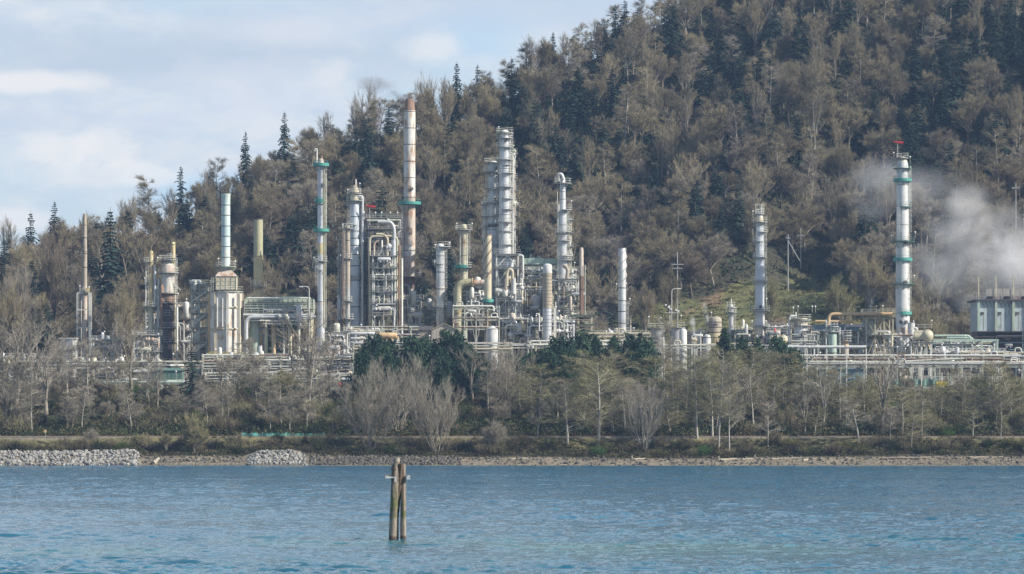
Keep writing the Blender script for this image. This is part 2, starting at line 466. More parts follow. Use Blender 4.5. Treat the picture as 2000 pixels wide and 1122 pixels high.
r1 = q.noise(q.vmul(tw, (1, 1.5, 1)), 2.6, 4, .65); r2 = q.noise(q.vmul(tw, (.8, 1.3, 1)), .55, 5, .65)
far = q.ramp(q.n('ShaderNodeSeparateXYZ', i_0=tw).outputs[1], 240, 620)
hh = q.math('ADD', q.math('MULTIPLY', r1, .03), q.math('MULTIPLY', r2, q.math('MULTIPLY_ADD', far, .55, .11)))
q.set(b.inputs['Normal'], q.n('ShaderNodeBump', i_Strength=1.0, i_Distance=1.0, i_Height=hh).outputs[0])
wo = bpy.data.objects.new('water', arr_mesh('water', WX, WY, WZ, M['water'], {'shallow': np.clip(shal, 0, 1), 'foam': foam}))
COL.objects.link(wo); tag(wo, 'choppy blue green sea in front of the shore', 'water', kind='structure')

# ------------------------------------------------------------------ tree builders
def twig_mat(name, a, b_, c):
    m, q, b = new_mat(name)
    oi = q.n('ShaderNodeObjectInfo').outputs['Random']
    col = q.mix(q.ramp(oi, 0, .5, smooth=False), a, b_); col = q.mix(q.ramp(oi, .5, 1, smooth=False), col, c)
    t = q.n('ShaderNodeTexCoord').outputs['Object']
    n = q.noise(t, .35, 3, .6)
    col = q.mix(q.ramp(n, .35, .65, 0, .45), col, q.mix(1.0, col, (.55, .55, .55), 'MULTIPLY'))
    q.set(b.inputs['Base Color'], col); b.inputs['Roughness'].default_value = .85
    b.inputs['Specular IOR Level'].default_value = .2
    return m
M['bark'] = twig_mat('grey_bark', (.30, .27, .22), (.22, .19, .15), (.36, .34, .30))
M['barkdark'] = twig_mat('dark_bark', (.09, .075, .06), (.12, .10, .08), (.07, .06, .05))
M['barkpale'] = twig_mat('pale_bark', (.40, .38, .33), (.32, .30, .25), (.46, .44, .39))
M['twig'] = twig_mat('bare_twigs', (.235, .205, .13), (.34, .29, .18), (.19, .165, .115))
M['twigpale'] = twig_mat('pale_twigs', (.38, .34, .27), (.34, .30, .23), (.31, .28, .23))
M['twigolive'] = twig_mat('budding_twigs', (.25, .24, .125), (.31, .28, .155), (.21, .205, .115))
M['needle'] = twig_mat('needles', (.022, .05, .034), (.03, .06, .045), (.018, .038, .03))
M['cedar'] = twig_mat('cedar_sprays', (.03, .065, .034), (.045, .09, .05), (.025, .055, .035))
M['leafdark'] = twig_mat('dark_leaves', (.03, .05, .02), (.045, .065, .025), (.035, .04, .02))
M['leafolive'] = twig_mat('olive_leaves', (.12, .13, .04), (.15, .15, .06), (.09, .11, .035))
M['twigred'] = twig_mat('reddish_twigs', (.25, .205, .145), (.21, .185, .145), (.30, .245, .165))
M['leafgreen'] = twig_mat('fresh_leaves', (.06, .16, .03), (.09, .18, .04), (.05, .12, .03))
M['bramble'] = twig_mat('bramble', (.15, .12, .08), (.12, .11, .06), (.17, .13, .09))

class TG:
    """grows one tree: tapered limbs as tubes, twigs as small tapering blades"""
    def __init__(s, seed): s.r = random.Random(seed); s.wood = MB(); s.tri = []; s.nodes = []
    def rv(s, k=1.0): return Vector((s.r.gauss(0, k), s.r.gauss(0, k), s.r.gauss(0, k)))
    def branch(s, p, d, L, r0, r1, n, up, wobl, sides):
        pts = [Vector(p)]; d = Vector(d).normalized()
        for i in range(n):
            d = (d+s.rv(wobl)+Vector((0, 0, up))).normalized()
            pts.append(pts[-1]+d*(L/n))
        s.wood.tube(pts, [r0+(r1-r0)*i/n for i in range(n+1)], sides, 0, cap=False)
        return pts
    def along(s, pts, t):
        f = t*(len(pts)-1); i = min(int(f), len(pts)-2); return pts[i].lerp(pts[i+1], f-i), (pts[i+1]-pts[i]).normalized()
    def side(s, d, ang):
        a = s.rv(); a = (a-d*a.dot(d))
        if a.length < 1e-3: a = Vector((1, 0, 0))
        a.normalize(); return (d*math.cos(ang)+a*math.sin(ang)).normalized()
    def blade(s, p, d, L, w):
        k = s.rv(); k = (k-d*k.dot(d)); k = k.normalized()*w*.5 if k.length > 1e-4 else Vector((w*.5, 0, 0))
        s.tri.append((p-k, p+k, p+d*L+s.rv(L*.05)))
    def twigs(s, pts, n, L, w, ang=.7, up=.25, t0=.2, sub=2, flat=0):
        for i in range(n):
            p, d = s.along(pts, t0+(1-t0)*s.r.random())
            q = s.side(d, ang*s.r.uniform(.5, 1.3)); q.z = q.z*(1-flat)+up; q.normalize()
            l = L*s.r.uniform(.6, 1.25); s.blade(p, q, l, w)
            for k in range(sub):
                t = s.r.uniform(.25, .9); q2 = s.side(q, ang*s.r.uniform(.6, 1.2)); q2.z = q2.z*(1-flat)+up*.6; q2.normalize()
                s.blade(p+q*l*t, q2, l*s.r.uniform(.4, .7), w*.75)
    def leafs(s, c, rad, n, size, flat=.5):
        for i in range(n):
            p = c+Vector((s.r.gauss(0, rad.x), s.r.gauss(0, rad.y), s.r.gauss(0, rad.z)))
            a = s.rv().normalized()*size*s.r.uniform(.5, 1.2); b = s.rv().normalized()*size*s.r.uniform(.5, 1.0); b.z *= flat
            s.tri.append((p-a*.5, p+a*.5, p+b))
    def crown(s):
        mb = MB(); v = []; f = []
        for i, t in enumerate(s.tri):
            v += [tuple(x) for x in t]; f.append((3*i, 3*i+1, 3*i+2))
        mb.v = v; mb.f = f; mb.m = [0]*len(f); return mb

def maple(seed, H=18, stems=4, lean=.22, W=1.0, tw=.055, dens=1.0, trunk=0.0, low=.15, r0=.26, asc=.75, cup=.02):
    """many-stemmed, vase-shaped bare maple"""
    g = TG(seed); r = g.r
    base = Vector((0, 0, -.6)); st = []
    if trunk > 0:
        tp = g.branch(base, (0, 0, 1), H*trunk+.6, .42, .30, 3, .05, .04, 6); base = tp[-1]
    for i in range(stems):
        a = 2.4*i+r.uniform(-.4, .4); l = lean*(.25+1.0*(i+.5)/stems)*r.uniform(.8, 1.2)
        d = Vector((math.cos(a)*l, math.sin(a)*l, 1))
        st.append(g.branch(base+Vector((math.cos(a), math.sin(a), 0))*.35*(trunk == 0), d, (H*(1-trunk))*r.uniform(.80, .96)*(1-.25*l*l), r0*r.uniform(.7, 1.1), .035, 8, cup, .045, 5))
    for p in st:
        nl = int(10*dens)
        for k in range(nl):
            t = low+(.94-low)*(k+r.random())/nl
            q, d = g.along(p, t); L = H*.26*W*(1.15-t*.65)*r.uniform(.7, 1.2)
            b = g.branch(q, g.side(d, r.uniform(.4, .75)*asc), L, .07*(1.2-t*.6), .018, 4, .14, .06, 3)
            g.twigs(b, int(8*dens), 1.5, tw, .45, .55, .15, 3)
            for j in range(3):
                q2, d2 = g.along(b, r.uniform(.2, .85))
                b2 = g.branch(q2, g.side(d2, r.uniform(.3, .55)), L*r.uniform(.35, .6), .035, .012, 3, .14, .08, 3)
                g.twigs(b2, int(8*dens), 1.4, tw*.85, .42, .55, .05, 3)
        g.twigs(p, int(22*dens), 1.6, tw, .42, .5, .45, 3)
    return g
def alder(seed, H=17, W=1.0, tw=.055, nb=34, start=.3, flat=.6, lean=0.0, sub=3):
    """slender pale trunk with short, level branches in layers"""
    g = TG(seed); r = g.r
    p = g.branch((0, 0, -.6), (lean, 0, 1), H+.6, .17+H*.004, .03, 9, .015, .022, 6)
    for k in range(nb):
        t = start+(.97-start)*(k+r.random()*.8)/nb
        q, d = g.along(p, t); L = H*.30*W*(1.1-t*.80)*r.uniform(.55, 1.25)+.5
        a = r.uniform(0, 2*PI)
        b = g.branch(q, (math.cos(a), math.sin(a), .45), L, .05, .015, 4, .02, .09, 3)
        g.twigs(b, 18, 1.25, tw, .75, .12, .15, sub, flat)
        for j in range(3):
            q2, d2 = g.along(b, r.uniform(.3, .8)); b2 = g.branch(q2, g.side(d2, .6), L*.45, .03, .012, 3, .03, .1, 3)
            g.twigs(b2, 12, 1.05, tw*.9, .75, .12, .1, sub, flat)
    return g
def dome(seed, H=16, W=14, tw=.06, limbs=7, dens=1.0, trunk=.3):
    """round-headed bare tree with a fine even crown"""
    g = TG(seed); r = g.r
    tp = g.branch((0, 0, -.8), (r.uniform(-.08, .08), 0, 1), H*trunk+.8, .33, .24, 3, 0, .04, 6)
    for i in range(limbs):
        a = 2*PI*i/limbs+r.uniform(-.3, .3); o = r.uniform(.25, 1.0)
        tgt = Vector((math.cos(a)*W*.42*o, math.sin(a)*W*.42*o, H*(.98-.42*o*o)*r.uniform(.85, 1.05)))
        d = tgt-tp[-1]; L = d.length*.9
        b = g.branch(tp[-1], Vector((d.x*.8, d.y*.8, d.z*.95)), L, .17, .045, 5, .02, .07, 4)
        for k in range(int(8*dens)):
            t = .3+.68*(k+r.random())/(8*dens); q, dd = g.along(b, t)
            L2 = L*.42*(1.25-t*.6)*r.uniform(.7, 1.2)
            b2 = g.branch(q, g.side(dd, r.uniform(.5, .95)), L2, .055, .018, 4, .1, .1, 3)
            g.twigs(b2, int(14*dens), 1.25, tw, .65, .35, .1, 3)
            for j in range(3):
                q3, d3 = g.along(b2, r.uniform(.25, .9)); b3 = g.branch(q3, g.side(d3, .6), L2*.45, .03, .012, 3, .12, .1, 3)
                g.twigs(b3, int(11*dens), 1.1, tw*.85, .65, .35, 0, 3)
    return g
def fir(seed, H=24, W=7, dens=1.0, ragged=.25, bare=.1):
    g = TG(seed); r = g.r
    p = g.branch((0, 0, -.8), (r.uniform(-.03, .03), 0, 1), H+.8, .34, .03, 6, .01, .008, 6)
    n = int(H*1.9*dens)
    for k in range(n):
        t = bare+(.985-bare)*k/n; q, d = g.along(p, t)
        R = W*.5*(1-t)**.72*(1-max(0, bare+.12-t)*3)*r.uniform(1-ragged, 1+ragged*.6)+.25
        nb = 5+int(3*(1-t))
        a0 = r.uniform(0, 6.28)
        for j in range(nb):
            if r.random() < ragged*.5: continue
            a = a0+2*PI*j/nb+r.uniform(-.3, .3); L = R*r.uniform(.7, 1.15)
            o = Vector((math.cos(a), math.sin(a), 0)); droop = .12+.35*(1-t)*r.uniform(.5, 1.3)
            up = .25 if t > .8 else 0
            steps = max(2, int(L/.75))
            for s_ in range(steps):
                f0 = s_/steps; f1 = (s_+1.4)/steps
                A = q+o*L*f0+Vector((0, 0, (up-droop*f0)*L*f0)); B = q+o*L*min(f1, 1.05)+Vector((0, 0, (up-droop*f1)*L*f1))
                sd_ = Vector((-o.y, o.x, 0)); w = (.75*(1-f0)+.30)*min(L, 2.6)*.42
                for sg in (-1, 1):
                    g.tri.append((A, B, A.lerp(B, .55)+sd_*sg*w*r.uniform(.7, 1.3)+Vector((0, 0, -.25*r.random()-.1))))
                g.tri.append((A, B, A.lerp(B, .5)+Vector((r.uniform(-.2, .2), r.uniform(-.2, .2), -.55*r.uniform(.5, 1.3)))))
    return g
def evergreen(seed, H=14, W=7, lobes=22, leaf=.5, n=70):
    """dense dark evergreen with upright, pointed tufts"""
    g = TG(seed); r = g.r
    p = g.branch((0, 0, -.6), (0, 0, 1), H*.9, .28, .05, 5, .02, .03, 6)
    for i in range(lobes):
        t = (i+.5)/lobes; h = H*(.08+.84*t); R = W*.5*(math.sin(PI*min(.93, .30+.63*t))**.8)
        a = i*2.4+r.uniform(-.3, .3); rr = R*r.uniform(.25, .95)
        c = Vector((math.cos(a)*rr, math.sin(a)*rr, h)); q = p[min(len(p)-1, int(t*len(p)))]
        g.branch(q, c-q, rr, .07, .03, 3, .05, .04, 3)
        sx = W*.15*r.uniform(.7, 1.2); hh = W*.40*r.uniform(.8, 1.3)
        for k in range(n):
            u = r.random(); cc = c+Vector((r.gauss(0, sx*(1-.75*u)), r.gauss(0, sx*(1-.75*u)), (u-.4)*hh))
            aa = g.rv().normalized()*leaf*r.uniform(.5, 1.0); bb = (g.rv()*.6+Vector((0, 0, 1))).normalized()*leaf*r.uniform(.8, 1.5)
            g.tri.append((cc-aa*.5, cc+aa*.5, cc+bb))
    return g
def shrub(seed, W=5, H=3, n=60, leaf=0, lf=.3, tw=.045, up=.5):
    g = TG(seed); r = g.r
    for i in range(n):
        a = r.uniform(0, 6.28); o = r.random()**.6
        d = Vector((math.cos(a)*o*W*.5, math.sin(a)*o*W*.5, H*(1-o*o*.55)*r.uniform(.75, 1.08)))
        b = g.branch(Vector((d.x*.2, d.y*.2, -.2)), Vector((d.x*.7, d.y*.7, d.z)), d.length, .04, .012, 3, .03, .1, 3)
        g.twigs(b, 9, W*.16, tw, .6, up, .25, 2)
        if leaf:
            for k in range(leaf):
                q, dd = g.along(b, r.uniform(.3, 1)); g.leafs(q, Vector((.3, .3, .25))*W*.15, 3, lf)
    return g
PROTO = {}
def proto(key, g, wood, crown):
    mw = link_mesh('trunk', g.wood, wood); autosmooth(mw, 60)
    mc = link_mesh('crown', g.crown(), crown)
    PROTO[key] = (mw, mc)
NTREE = [0]
def plant(key, name, label, cat, X, Y, s=1.0, rz=None, group=None, sz=None, z=None, wood=None, parts=True):
    mw, mc = PROTO[key]
    e = bpy.data.objects.new(name, None); COL.objects.link(e); e.empty_display_size = .5
    e.location = (X, Y, zf(X, Y) if z is None else z); s3 = s if sz is None else sz
    e.scale = (s, s, s3); e.rotation_euler = (0, 0, random.uniform(0, 6.28) if rz is None else rz)
    tag(e, label, cat, group)
    for nm, me in (('trunk', mw), ('crown', mc)):
        o = bpy.data.objects.new(nm, me); COL.objects.link(o); o.parent = e
    NTREE[0] += 1
    return e
# ------------------------------------------------------------------ tree kinds
for i in range(3): proto('hmaple%d' % i, maple(10+i, 18, 4, .26, 1.1, .055, .9, trunk=.22, r0=.2, asc=1.1), M['bark'], M['twig'])
for i in range(4): proto('dome%d' % i, dome(20+i, 16, 14+i, .052, 10, 1.2), M['barkdark'] if i < 2 else M['bark'], [M['twig'], M['twigred'], M['twig'], M['twigpale']][i])
for i in range(4): proto('halder%d' % i, alder(30+i, 19, .8, .055, 38, .32, .25), M['bark'] if i % 2 else M['barkpale'], [M['twig'], M['twigred'], M['twig'], M['twigpale']][i])
for i in range(4): proto('fir%d' % i, fir(40+i, 22, 8.5, .8, .28+.08*i), M['barkdark'], M['needle'])
for i in range(4): proto('maple%d' % i, maple(50+i, 20, 11+i % 3, .50, 1.05, .034, 1.0, low=.2, r0=.13, asc=1.0, cup=.055), M['bark'], M['twigpale'])
for i in range(2): proto('tall%d' % i, maple(60+i, 22, 3, .16, 1.15, .038, .8, trunk=.28, low=.12, asc=1.5), M['bark'], M['twigpale'])
for i in range(5): proto('alder%d' % i, alder(70+i, 17, 1.1+.12*(i % 3), .045, 34, .25, .35, .04*(i-2)), M['barkpale'], M['twigolive'])
for i in range(3): proto('grey%d' % i, alder(80+i, 18, .9, .05, 34, .3, .1, .02*i), M['barkpale'], M['twigpale'])
for i in range(3): proto('green%d' % i, evergreen(90+i, 13, 8, 34, .55, 130), M['barkdark'], M['cedar'])
for i in range(3): proto('bushy%d' % i, dome(100+i, 9, 9, .05, 9, .9, .12), M['bark'], [M['twigolive'], M['twig'], M['twigpale']][i])
for i in range(3): proto('scrub%d' % i, shrub(110+i, 6, 3.2, 60, 0, .3, .05), M['barkdark'], [M['bramble'], M['twig'], M['twigolive']][i])
for i in range(3): proto('leafy%d' % i, shrub(120+i, 5.5, 3.0, 46, 7, .34, .04), M['barkdark'], [M['leafdark'], M['leafolive'], M['leafgreen']][i])
proto('willow', dome(130, 7, 8, .045, 12, 1.0, .05), M['bark'], M['twigolive'])
random.seed(7)

# ------------------------------------------------------------------ the wooded hill
DARK = [(560, 320, 60, 60, .7), (480, 350, 40, 70, .7), (380, 440, 60, 60, .55), (215, 450, 40, 40, .8), (100, 600, 50, 50, .6), (180, 600, 40, 60, .7), (730, 290, 60, 40, .7),
        (600, 440, 60, 60, .5), (560, 520, 70, 60, .45), (890, 160, 45, 45, .8), (700, 600, 40, 60, .7), (1130, 240, 120, 80, .5), (1000, 210, 60, 60, .5), (1200, 120, 40, 90, .5),
        (1100, 330, 60, 60, .45), (1230, 420, 60, 70, .4), (1420, 130, 60, 100, .65), (1330, 60, 60, 60, .5), (1560, 60, 80, 70, .45), (1700, 60, 90, 80, .42), (1850, 200, 110, 130, .55),
        (1950, 160, 90, 140, .5), (1400, 420, 40, 60, .5), (1810, 330, 60, 90, .7), (1690, 470, 18, 20, .9), (1930, 60, 80, 60, .6), (870, 370, 40, 40, .5), (1500, 200, 40, 50, .5), (840, 560, 40, 50, .6), (1620, 250, 50, 60, .35)]
LANDW = [(0, 'at the far left edge'), (110, 'behind the slim pink stack'), (230, 'behind the black and white reactor'), (380, 'behind the banded aqua stack'), (500, 'behind the faded yellow stack'),
         (610, 'behind the slender teal-ringed column'), (700, 'behind the pipe-wrapped frame'), (800, 'behind the rust-topped tall stack'), (900, 'left of the twin columns'), (1010, 'right of the twin columns'),
         (1130, 'behind the thin rusty stack'), (1240, 'right of the spiral-finned stack'), (1370, 'left of the ringed white column'), (1490, 'right of the ringed white column'), (1620, 'left of the tallest ringed column'), (1760, 'behind the steam'),
         (1880, 'above the cooling tower')]
def where(px, py):
    a = [t for x, t in LANDW if px >= x] or [LANDW[0][1]]
    top = np.interp(px, _SK[:, 0], _SK[:, 1]); f = (py-top)/max(640-top, 1)
    h = 'on the skyline' if f < .12 else 'high on the hill' if f < .42 else 'halfway up the hill' if f < .72 else 'at the foot of the hill'
    return h+' '+a[-1]
cand = []
step = 9.0
for iy, Y in enumerate(np.arange(1126, 1560, step*.86)):
    w = Y*.165
    for X in np.arange(-w, w, step):
        x = X+random.uniform(-.45, .45)*step+(iy % 2)*step/2; y = Y+random.uniform(-.4, .4)*step
        yr = float(np.interp(x, _XR, _YR))
        if y > yr+26: continue
        if bool(clearing(np.array(x), np.array(y))) : continue
        px = PX(x, y); py = PY(zf(x, y), y)
        if px < -90 or px > 2090: 
            if random.random() < .4: continue
        if py < -160 and random.random() < .3: continue
        if 1215 < px < 1640 and y < 1172: continue
        if 1640 <= px < 1720 and y < 1140: continue
        cand.append((y, x, px, py))
cand.sort()
cnt = {'m': 0, 'a': 0, 'f': 0}; extra = []
for y, x, px, py in cand:
    p = .085 if py > 150 else .12
    for cx, cy_, rx, ry, pp in DARK:
        d = ((px-cx)/rx)**2+((py-55-cy_)/ry)**2
        if d < 1.3: p = max(p, pp*min(1, 1.3-d+.3))
    if y > float(np.interp(x, _XR, _YR))-25 and px < 1050: p = 0
    u = random.random()
    nz = float(wob(x, y, 17.0))
    k = 'f' if u < p else ('a' if random.random() < .16+.22*(nz > .5)+.16*(py < 200) else 'm')
    inview = -60 < px < 2060 and py > -20
    yr = float(np.interp(x, _XR, _YR)); sky_ = y > yr-10
    s = random.uniform(.66, 1.15)*((.72 if px < 1000 else .9) if sky_ else 1)
    if k == 'f': s = random.uniform(.6, 1.05)*(.8 if sky_ else 1)
    if not inview or cnt[k] >= 290:
        extra.append((x, y, k, s)); continue
    cnt[k] += 1; loc = where(px, py-60)
    if k == 'f':
        plant('fir%d' % random.randrange(4), 'fir_tree', 'dark fir '+loc, 'fir tree', x, y, s*1.35, sz=s*.92, group='dark firs '+loc)
    elif k == 'a':
        plant('halder%d' % random.randrange(4), 'alder_tree', 'tall thin bare tree '+loc, 'tree', x, y, s*1.15, sz=s*.95, group='tall thin bare trees '+loc)
    else:
        key = 'dome%d' % random.randrange(4) if random.random() < .72 else 'hmaple%d' % random.randrange(3)
        plant(key, 'maple_tree', 'spreading bare tree '+loc, 'tree', x, y, s*1.22, sz=s*.93, group='spreading bare trees '+loc)
# single conifers that break the skyline: (px, top row, base row)
for px, top, Y, lab in [(350, 322, 1280, 'small pointed fir alone on the left skyline'), (481, 254, 1288, 'ragged fir on the skyline above the banded aqua stack'),
                        (555, 216, 1296, 'tall fir on the skyline left of the ringed slender column'), (893, 120, 1325, 'fir on the skyline, left one of the pair beside the rust-topped stack'),
                        (935, 124, 1330, 'fir on the skyline, right one of the pair beside the rust-topped stack'), (1203, 6, 1368, 'pointed fir where the skyline leaves the top of the photo'), (60, 412, 1240, 'ragged fir on the skyline at the far left'),
                        (108, 390, 1250, 'bushy dark fir on the skyline left of the slim pink stack'), (215, 405, 1200, 'dark fir below the skyline right of the slim pink stack'), (722, 258, 1240, 'big dark fir standing out on the slope left of the rust-topped stack'),
                        (1876, 130, 1330, 'broad dark fir at the upper right with grey branch tips'), (1960, 95, 1330, 'broad dark fir at the upper right edge'), (1420, 110, 1350, 'dark fir high on the slope above the ringed white column'), (1080, 60, 1352, 'fir near the skyline in the upper middle')]:
    X = X_(px, Y); zb = zf(X, Y); h = Z_(top, Y)-zb; sz = max(h/22, .3)
    plant('fir%d' % random.randrange(3), 'fir_tree', lab, 'fir tree', X, Y, max(sz*.95, .36), sz=sz)
e = plant('fir1', 'young_fir_tree', 'small blue green fir on the clearing edge left of the tallest ringed column', 'fir tree', X_(1682, 1170), 1170, .55, sz=.62)
# a few tall pale maples named one by one
for px, top, Y, s, lab in [(1628, 345, 1215, 1.0, 'big pale leafless maple left of the tallest ringed column'), (1450, 305, 1240, 1.0, 'pale leafless tree catching the sun above the ringed white column'), (1560, 330, 1225, .95, 'pale leafless tree left of the big maple by the tallest ringed column'),
                           (835, 150, 1318, .7, 'feathery pale tree on the skyline right of the rust-topped stack'), (722, 165, 1305, .75, 'feathery grey tree on the skyline left of the rust-topped stack')]:
    X = X_(px, Y); h = Z_(top, Y)-zf(X, Y); sz = max(h, 9)/19
    plant('maple%d' % random.randrange(4), 'maple_tree', lab, 'tree', X, Y, s, sz=sz)
# round olive trees round the clearing
for px, top, Y, s in [(1500, 505, 1140, 1.0), (1310, 530, 1150, .9), (1640, 500, 1140, 1.15), (1700, 480, 1150, 1.2),
                      (1740, 500, 1130, 1.0), (1660, 560, 1118, .8), (1790, 490, 1128, 1.1), (1830, 520, 1118, 1.0), (1880, 560, 1120, .9), (1260, 560, 1140, .8), (1720, 560, 1116, .9), (1820, 590, 1112, .8), (1230, 570, 1150, .8)]:
    X = X_(px, Y); z = zf(X, Y); h = Z_(top, Y)-z; sz = min(max(h/9, .5), 2.0)
    plant('bushy%d' % random.randrange(2), 'bushy_tree', 'low round olive tree beside the grassy clearing '+[t for x, t in LANDW if px >= x][-1], 'tree', X, Y, s*1.25, sz=sz, group='low round olive trees '+[t for x, t in LANDW if px >= x][-1])
# the rest of the wood, too many to name: one object scattered by nodes
pc = bpy.data.collections.new('woodland_kinds')
kinds = []
for nm, key in (('a', 'halder0'), ('f', 'fir0'), ('f2', 'fir2'), ('m', 'dome0'), ('m2', 'dome2'), ('m3', 'hmaple1')):
    mw, mc = PROTO[key]
    vo = bpy.data.meshes.new('woodland_tree'); v = [tuple(x.co) for x in mw.vertices]; nv = len(v)
    v += [tuple(x.co) for x in mc.vertices]
    f = [tuple(p.vertices) for p in mw.polygons]+[tuple(i+nv for i in p.vertices) for p in mc.polygons]
    vo.from_pydata(v, [], f); vo.materials.append(mw.materials[0]); vo.materials.append(mc.materials[0])
    vo.polygons.foreach_set('material_index', [0]*len(mw.polygons)+[1]*len(mc.polygons)); vo.update()
    ob = bpy.data.objects.new('kind_%d_%s' % (len(kinds), nm), vo); pc.objects.link(ob); kinds.append(nm[0])
pm = bpy.data.meshes.new('woodland')
pm.from_pydata([(x, y, zf(x, y)-.3) for x, y, k, s in extra], [], [])
at = pm.attributes.new('kind_index', 'INT', 'POINT'); at.data.foreach_set('value', [random.choice([i for i, kk in enumerate(kinds) if kk == k]) for x, y, k, s in extra])
at = pm.attributes.new('size', 'FLOAT', 'POINT'); at.data.foreach_set('value', [s for x, y, k, s in extra])
at = pm.attributes.new('turn', 'FLOAT', 'POINT'); at.data.foreach_set('value', [random.uniform(0, 6.28) for _ in extra])
wl = bpy.data.objects.new('woodland', pm); COL.objects.link(wl)
tag(wl, 'mixed bare and evergreen trees filling the rest of the hill', 'woodland', kind='stuff')
gt = bpy.data.node_groups.new('woodland', 'GeometryNodeTree')
gt.interface.new_socket('Geometry', in_out='INPUT', socket_type='NodeSocketGeometry'); gt.interface.new_socket('Geometry', in_out='OUTPUT', socket_type='NodeSocketGeometry')
N = gt.nodes; L = gt.links
gi = N.new('NodeGroupInput'); go = N.new('NodeGroupOutput'); ci = N.new('GeometryNodeCollectionInfo'); ci.inputs[0].default_value = pc
ci.inputs['Separate Children'].default_value = True; ci.inputs['Reset Children'].default_value = True
ip = N.new('GeometryNodeInstanceOnPoints'); ip.inputs['Pick Instance'].default_value = True
def attr(nm, ty):
    a = N.new('GeometryNodeInputNamedAttribute'); a.data_type = ty; a.inputs[0].default_value = nm; return a.outputs[0]
cx = N.new('ShaderNodeCombineXYZ'); L.new(attr('turn', 'FLOAT'), cx.inputs[2])
e2r = N.new('FunctionNodeEulerToRotation'); L.new(cx.outputs[0], e2r.inputs[0])
L.new(gi.outputs[0], ip.inputs['Points']); L.new(ci.outputs[0], ip.inputs['Instance']); L.new(attr('kind_index', 'INT'), ip.inputs['Instance Index'])
L.new(e2r.outputs[0], ip.inputs['Rotation']); L.new(attr('size', 'FLOAT'), ip.inputs['Scale']); L.new(ip.outputs[0], go.inputs[0])
md = wl.modifiers.new('woodland', 'NODES'); md.node_group = gt
print('hill trees', cnt, 'rest', len(extra))

# understorey of the hill: one mass of low leaves and stems that nobody could count
def scatter(name, label, pts, n_each, spread, size, mats, seed, hgt=1.0, split=3):
    r = np.random.default_rng(seed)
    P0 = np.repeat(np.array(pts, float), n_each, 0); n = len(P0)
    c = P0[:, :3]+np.stack([r.normal(0, spread, n), r.normal(0, spread*.8, n), np.abs(r.normal(0, spread*.45*hgt, n))], -1)
    sc = P0[:, 3:4]
    c = P0[:, :3]+(c-P0[:, :3])*sc
    a = r.normal(0, 1, (n, 3)); a /= np.linalg.norm(a, axis=1)[:, None]
    b = r.normal(0, 1, (n, 3)); b[:, 2] = np.abs(b[:, 2])+.3; b /= np.linalg.norm(b, axis=1)[:, None]
    s = size*r.uniform(.5, 1.4, (n, 1))
    V = np.stack([c-a*s*.5, c+a*s*.5, c+b*s*1.2], 1).reshape(-1, 3).astype(np.float32)
    me = bpy.data.meshes.new(name); me.vertices.add(3*n); me.vertices.foreach_set('co', V.ravel())
    me.loops.add(3*n); me.loops.foreach_set('vertex_index', np.arange(3*n, dtype=np.int32))
    me.polygons.add(n); me.polygons.foreach_set('loop_start', np.arange(n, dtype=np.int32)*3); me.polygons.foreach_set('loop_total', np.full(n, 3, np.int32))
    for m_ in mats: me.materials.append(m_)
    pi = np.repeat(r.integers(0, len(mats), len(pts)), n_each); fl = r.random(n) < .15; pi[fl] = r.integers(0, len(mats), fl.sum())
    me.polygons.foreach_set('material_index', pi.astype(np.int32)); me.update(calc_edges=True)
    o = bpy.data.objects.new(name, me); COL.objects.link(o); tag(o, label, 'undergrowth', kind='stuff')
    return o
def flatm(name, c):
    m, q, b = new_mat(name); t = q.n('ShaderNodeTexCoord').outputs['Object']; n = q.noise(t, .3, 4, .6)
    q.set(b.inputs['Base Color'], q.mix(q.ramp(n, .3, .7), tuple(x*.65 for x in c), tuple(x*1.3 for x in c))); b.inputs['Roughness'].default_value = .9
    b.inputs['Specular IOR Level'].default_value = .2; return m
U = [flatm('ivy_green', (.035, .06, .025)), flatm('bramble_brown', (.09, .078, .05)), flatm('moss_olive', (.085, .09, .035)), flatm('dead_bracken', (.13, .11, .06))]
pts = []
for i in range(9000):
    Y = random.uniform(1122, 1500); X = random.uniform(-.15, .15)*Y
    if Y > float(np.interp(X, _XR, _YR))+15 or bool(clearing(np.array(X), np.array(Y))): continue
    pts.append((X, Y, zf(X, Y), random.uniform(.6, 1.4)))
scatter('hillside_undergrowth', 'low ivy and brush between the hillside trees', pts, 16, 1.7, .75, [U[0], U[1], U[0], U[2]], 3, 1.6)
pts = []
for i in range(5200):
    Y = random.uniform(877, 938); X = random.uniform(-.145, .145)*Y
    if random.random() < .35: Y = random.uniform(877, 890)
    pts.append((X, Y, zf(X, Y), random.uniform(.6, 1.5)))
scatter('slope_undergrowth', 'brambles and ivy covering the slope behind the railway', pts, 42, .95, .32, [U[0], U[1], U[0], U[2], U[3]], 4, 1.7)
pts = []
for i in range(3400):
    Y = random.uniform(860.5, 869); X = random.uniform(-.145, .145)*Y; px = PX(X, Y)
    if Y > 867 and random.random() < .8: continue
    pts.append((X, Y, zf(X, Y)-.1, random.uniform(.5, 1.1)*(1.3 if Y < 865.5 else .55)))
scatter('bank_undergrowth', 'dry grass and brambles on the bank above the beach', pts, 40, .62, .24, [U[0], U[1], U[2], U[1], U[3]], 5, 1.3)
pts = []
for i in range(1500):
    px = random.uniform(1215, 1700); Y = random.uniform(1106, 1200); X = X_(px, Y)
    if bool(clearing(np.array(X), np.array(Y))): pts.append((X, Y, zf(X, Y)-.1, random.uniform(.4, 1)))
scatter('clearing_grass', 'rough grass and bracken on the clearing at the foot of the hill', pts, 30, 1.5, .4, [U[2], U[3], U[2], U[1]], 6, .3)

